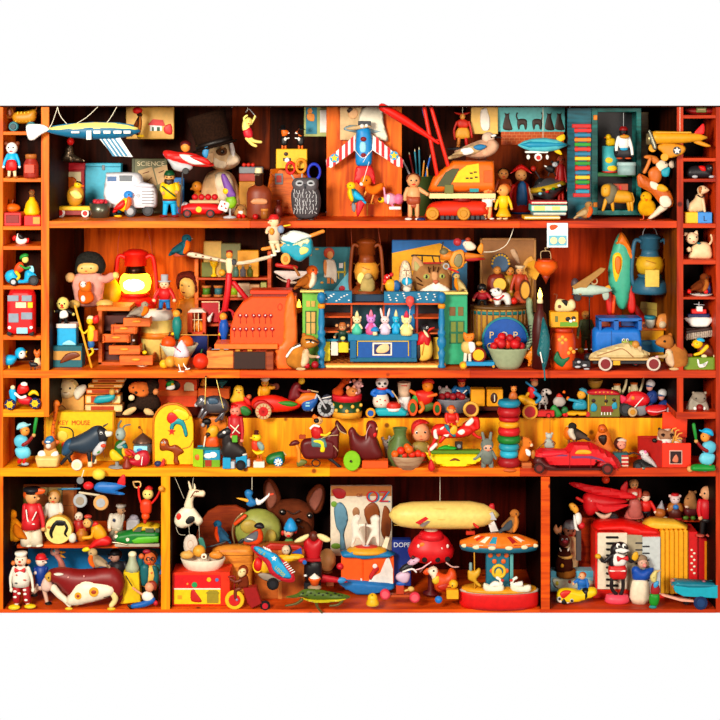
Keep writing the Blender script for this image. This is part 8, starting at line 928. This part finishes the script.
t=box('landscape_tin','pale blue landscape printed tin behind the yellow toy car',550.6,571,595,592,'80b8c8',14,R4,by=594);t('top','50a8c8',B(550.6,571,595,577,.7,-.3));t('print','d0d8c0',F('552 580 560 578 590 580 592 586 560 590',.6,-.4));t('print_dot','a83828',E(569.6,581.6,1.8,1.8,-.8,.6),E(585,580,1.4,1.6,-.8,.6));t('print_dot','c8c030',E(557,583,1.8,2.4,-.8,.6))
t=T('toy_convertible','yellow and red toy convertible with black seats','toy car',576,604,R4);t('body','f0c808',F('557 592 562 588 572 588 580 590 590 587 596 588 597 593 592 597 580 601 566 603 557 600',6,R=3));t('bonnet','d82818',F('559 592 564 588.6 571 590 564 597 560 596',1.6,-5));t('front','e8e0d0',F('557 597 564 598 570 600 566 603 558 601',3,-3));t('grille','blk',F('561 599 563 596.6 565 599 566 602 561 602',1,-6));t('seat','101010',F('582 589 588 587.6 589 597 582 599',4.6,-1.6));eyes(t,'558.6 596.6 571 598.6',1.2,-6,'sil');t('dot','blk',E(593.6,590.6,.9,.7,-4.6));CV=t.d
t=doll('driver_doll','doll with ginger hair and blue jumper driving yellow convertible',582,572.6,592,'e8a878',None,'c05818','1868c0','1868c0','blk',d=CV+2,w=5.6,head=.36,look=-1,hands=[(573,583),(587,588)])
t=T('frog_doll','black and white frog doll with red bow tie and red shorts','doll',614,603,609.5);t('head','181014',F('610 549 613 544 618 542 623 542 628 546 628 552 620 552 612 555',5));t('face','f0ece8',F('614 548 620 546 626 547.6 629 550 624 552.6 616 552',3.4,-3));t('mouth','blk',TB('617 550.6 622 552 627 549.6',.5,-6.6));t('body','181014',F('611 552 616 549 618 560 616 566 609 566 609 558',4));t('belly','f0ece8',F('613 553 620 553 626 556 625 564 618 565.6 612 564',4,-2));t('bow_tie','d01820',F('616 554 621 556 626.6 554 627 559 621 557.6 616.6 560',1.6,-6));t('shorts','d01818',F('609 565 625 565 626 578 618 579.6 610 578',4.6));t('waistband','f0e0d8',B(609,569,625,570.6,9));[t('leg','181014',TB(p,1.9))for p in('612 578 611.6 588 616 594','623 578 623 588 621 594')];t('arm','181014',TB('611 555 604 561 600 557',1.9,-2));t('arm','181014',TB('626 556 631 561 633 558',1.9,-2));t('hand','e0a818',E(597.6,555.4,3.2,2.6,-3));t('hand','e0a818',F('631 558 633 552 637 551 638 556 635 560',1.6,-3));t('base','e84860',L(617,'603 10 601 12.6 594.6 11',sq=.5));e_=t('eye','white',E(617.4,544.6,2.2,2.6,-4,1.4),E(623.4,545,2.2,2.6,-4,1.4));t('pupil','blk',E(618,545,1,1.4,-5.4,.6),E(624,545.4,1,1.4,-5.4,.6),par=e_)
t=T('grandmother_puppet','grandmother puppet with blue blouse and wide cream skirt','puppet',640,603,609.5);t('skirt','ecdcc0',L(640,'603 8 597 10.6 588 9.6 581 8 579 5',sq=.6));t('blouse','104cb0',F('632 568 637 566 642 570 648 568 654 568 652 574 648 580 634 580 632 574',4.6));t('head','d8a890',E(642.6,563,5,5));t('hair','907860/k',E(642,559,5.6,4,1),E(647.6,564,1.6,3));t('nose','e88880',E(643.6,564,2,2,-5));eyes(t,'641 561.6 645.4 561.6',.6,-4.6)
t=T('parrot_doll','slim bird doll in green trousers, red jacket and blue scarf','doll',653,608,609.5);t('trousers','189020',F('650 594 659 594 659 602 656 606 650 605',3));t('jacket','a01820',F('652 584 657 583 660 588 659 594 651 594',2.8));t('scarf','3898d0',F('653 583 658 580 658 585 654 587.6',1.6,-2));t('head','d8c878',F('650 577 653 572 657 570 657 576 656 582 652 582',2.6));t('beak','d8a868',TB('656 572 661 570',[1.4,.5]));t('shoe','188888',E(652.6,606.6,4,1.8,-1));eyes(t,'653.4 577',.5,-2.6)
t=T('boat_car','turquoise toy boat car with navy wheels and pink side','toy car',693,607,609.5);t('hull','10a8c0',X('672 585 676 580.6 716 583 716 596 700 595 682 594 674 590',8,0,.6));t('deck','107890',F('670 581 680 580 716 582 716 585 690 586 674 584',8.6,0,R=1,sm=1));t('side','f0a890',X('659 592 662 592 678 596 692 598 692 599.6 680 599 662 594',2,-6,.2));wheel(t,699,600.4,7,'0c2858','143c70',dy=-7);wheel(t,687,602,4,'200810','coal',dy=4);t('driver','b86848',E(672.6,581,2.4,3),E(674,585.6,3,2,-4));t('prow','a05060',E(704,582,2,2))
cam=bpy.data.cameras.new('camera');cam.lens=75;cam.sensor_width=36;cam.shift_y=-(360-HY)/720;cam.clip_end=100
co=bpy.data.objects.new('camera',cam);COL.objects.link(co);co.location=(0,-D*S,ZH);co.rotation_euler=(PI/2,0,0)
SC.camera=co
w=bpy.data.worlds.new('studio');SC.world=w;w.use_nodes=True
nt=w.node_tree;bg=nt.nodes['Background'];tc=nt.nodes.new('ShaderNodeTexCoord');sp=nt.nodes.new('ShaderNodeSeparateXYZ')
mr=nt.nodes.new('ShaderNodeMapRange');mr.inputs['From Min'].default_value=-.1;mr.inputs['From Max'].default_value=.3
cr=nt.nodes.new('ShaderNodeMix');cr.data_type='RGBA';cr.inputs[6].default_value=(.24,.205,.18,1);cr.inputs[7].default_value=(1,1,1,1)
nt.links.new(tc.outputs['Generated'],sp.inputs[0]);nt.links.new(sp.outputs['Y'],mr.inputs['Value']);nt.links.new(mr.outputs['Result'],cr.inputs[0])
nt.links.new(cr.outputs[2],bg.inputs['Color']);bg.inputs['Strength'].default_value=1.0
def light(kind,name,loc,energy,color,rot=None,**kw):
 l=bpy.data.lights.new(name,kind);l.energy=energy;l.color=color
 for k,v in kw.items():setattr(l,k,v)
 o=bpy.data.objects.new(name,l);COL.objects.link(o);o.location=loc
 if rot:o.rotation_euler=rot
 return o
def aim(o,p):
 o.rotation_euler=(Vector(p)-o.location).to_track_quat('-Z','Y').to_euler()
a=light('AREA','key_softbox',(-2.0,-4.6,2.7),350,(1,.93,.8),shape='SQUARE',size=1.2);aim(a,(-.1,0,.9))
b=light('AREA','fill_softbox',(2.4,-4.8,1.5),120,(1,.86,.74),shape='SQUARE',size=1.6);aim(b,(.3,0,.9))
vs=SC.view_settings;vs.view_transform='Standard';vs.look='None';vs.gamma=1;vs.use_curve_mapping=False;vs.exposure=0
SC.display_settings.display_device='sRGB'
GR={'thread spool with':'thread spools on the wall shelf','bottle on the wall shelf':'little bottles on the wall shelf','fox figure in top hat':'fox figures on the yellow box','peg doll with black hair':'peg dolls on the tightrope toy','towel':'towels in the doll house','toy block left of':'yellow toy blocks on the ledge','toy block with a figure':'yellow toy blocks on the ledge','white helmeted':'riders of the red racing motorcycle','cream torso figure':'pair of cream torso figures','cherry':'cherries beside the chipmunk','white bowl':'','in the pile':'books in a pile','book on top of the pile by teal':'books in the pile by the teal cupboard','baseball figure':'pair of blue baseball figures','tier of the wall shelf':'bundles on the wall shelf','in green tin':'mice in the round green tin'}
for o in list(COL.objects):
 if o.parent is None and 'label' in o and 'group' not in o:
  for k_,g_ in GR.items():
   if g_ and k_ in o['label']:o['group']=g_;break
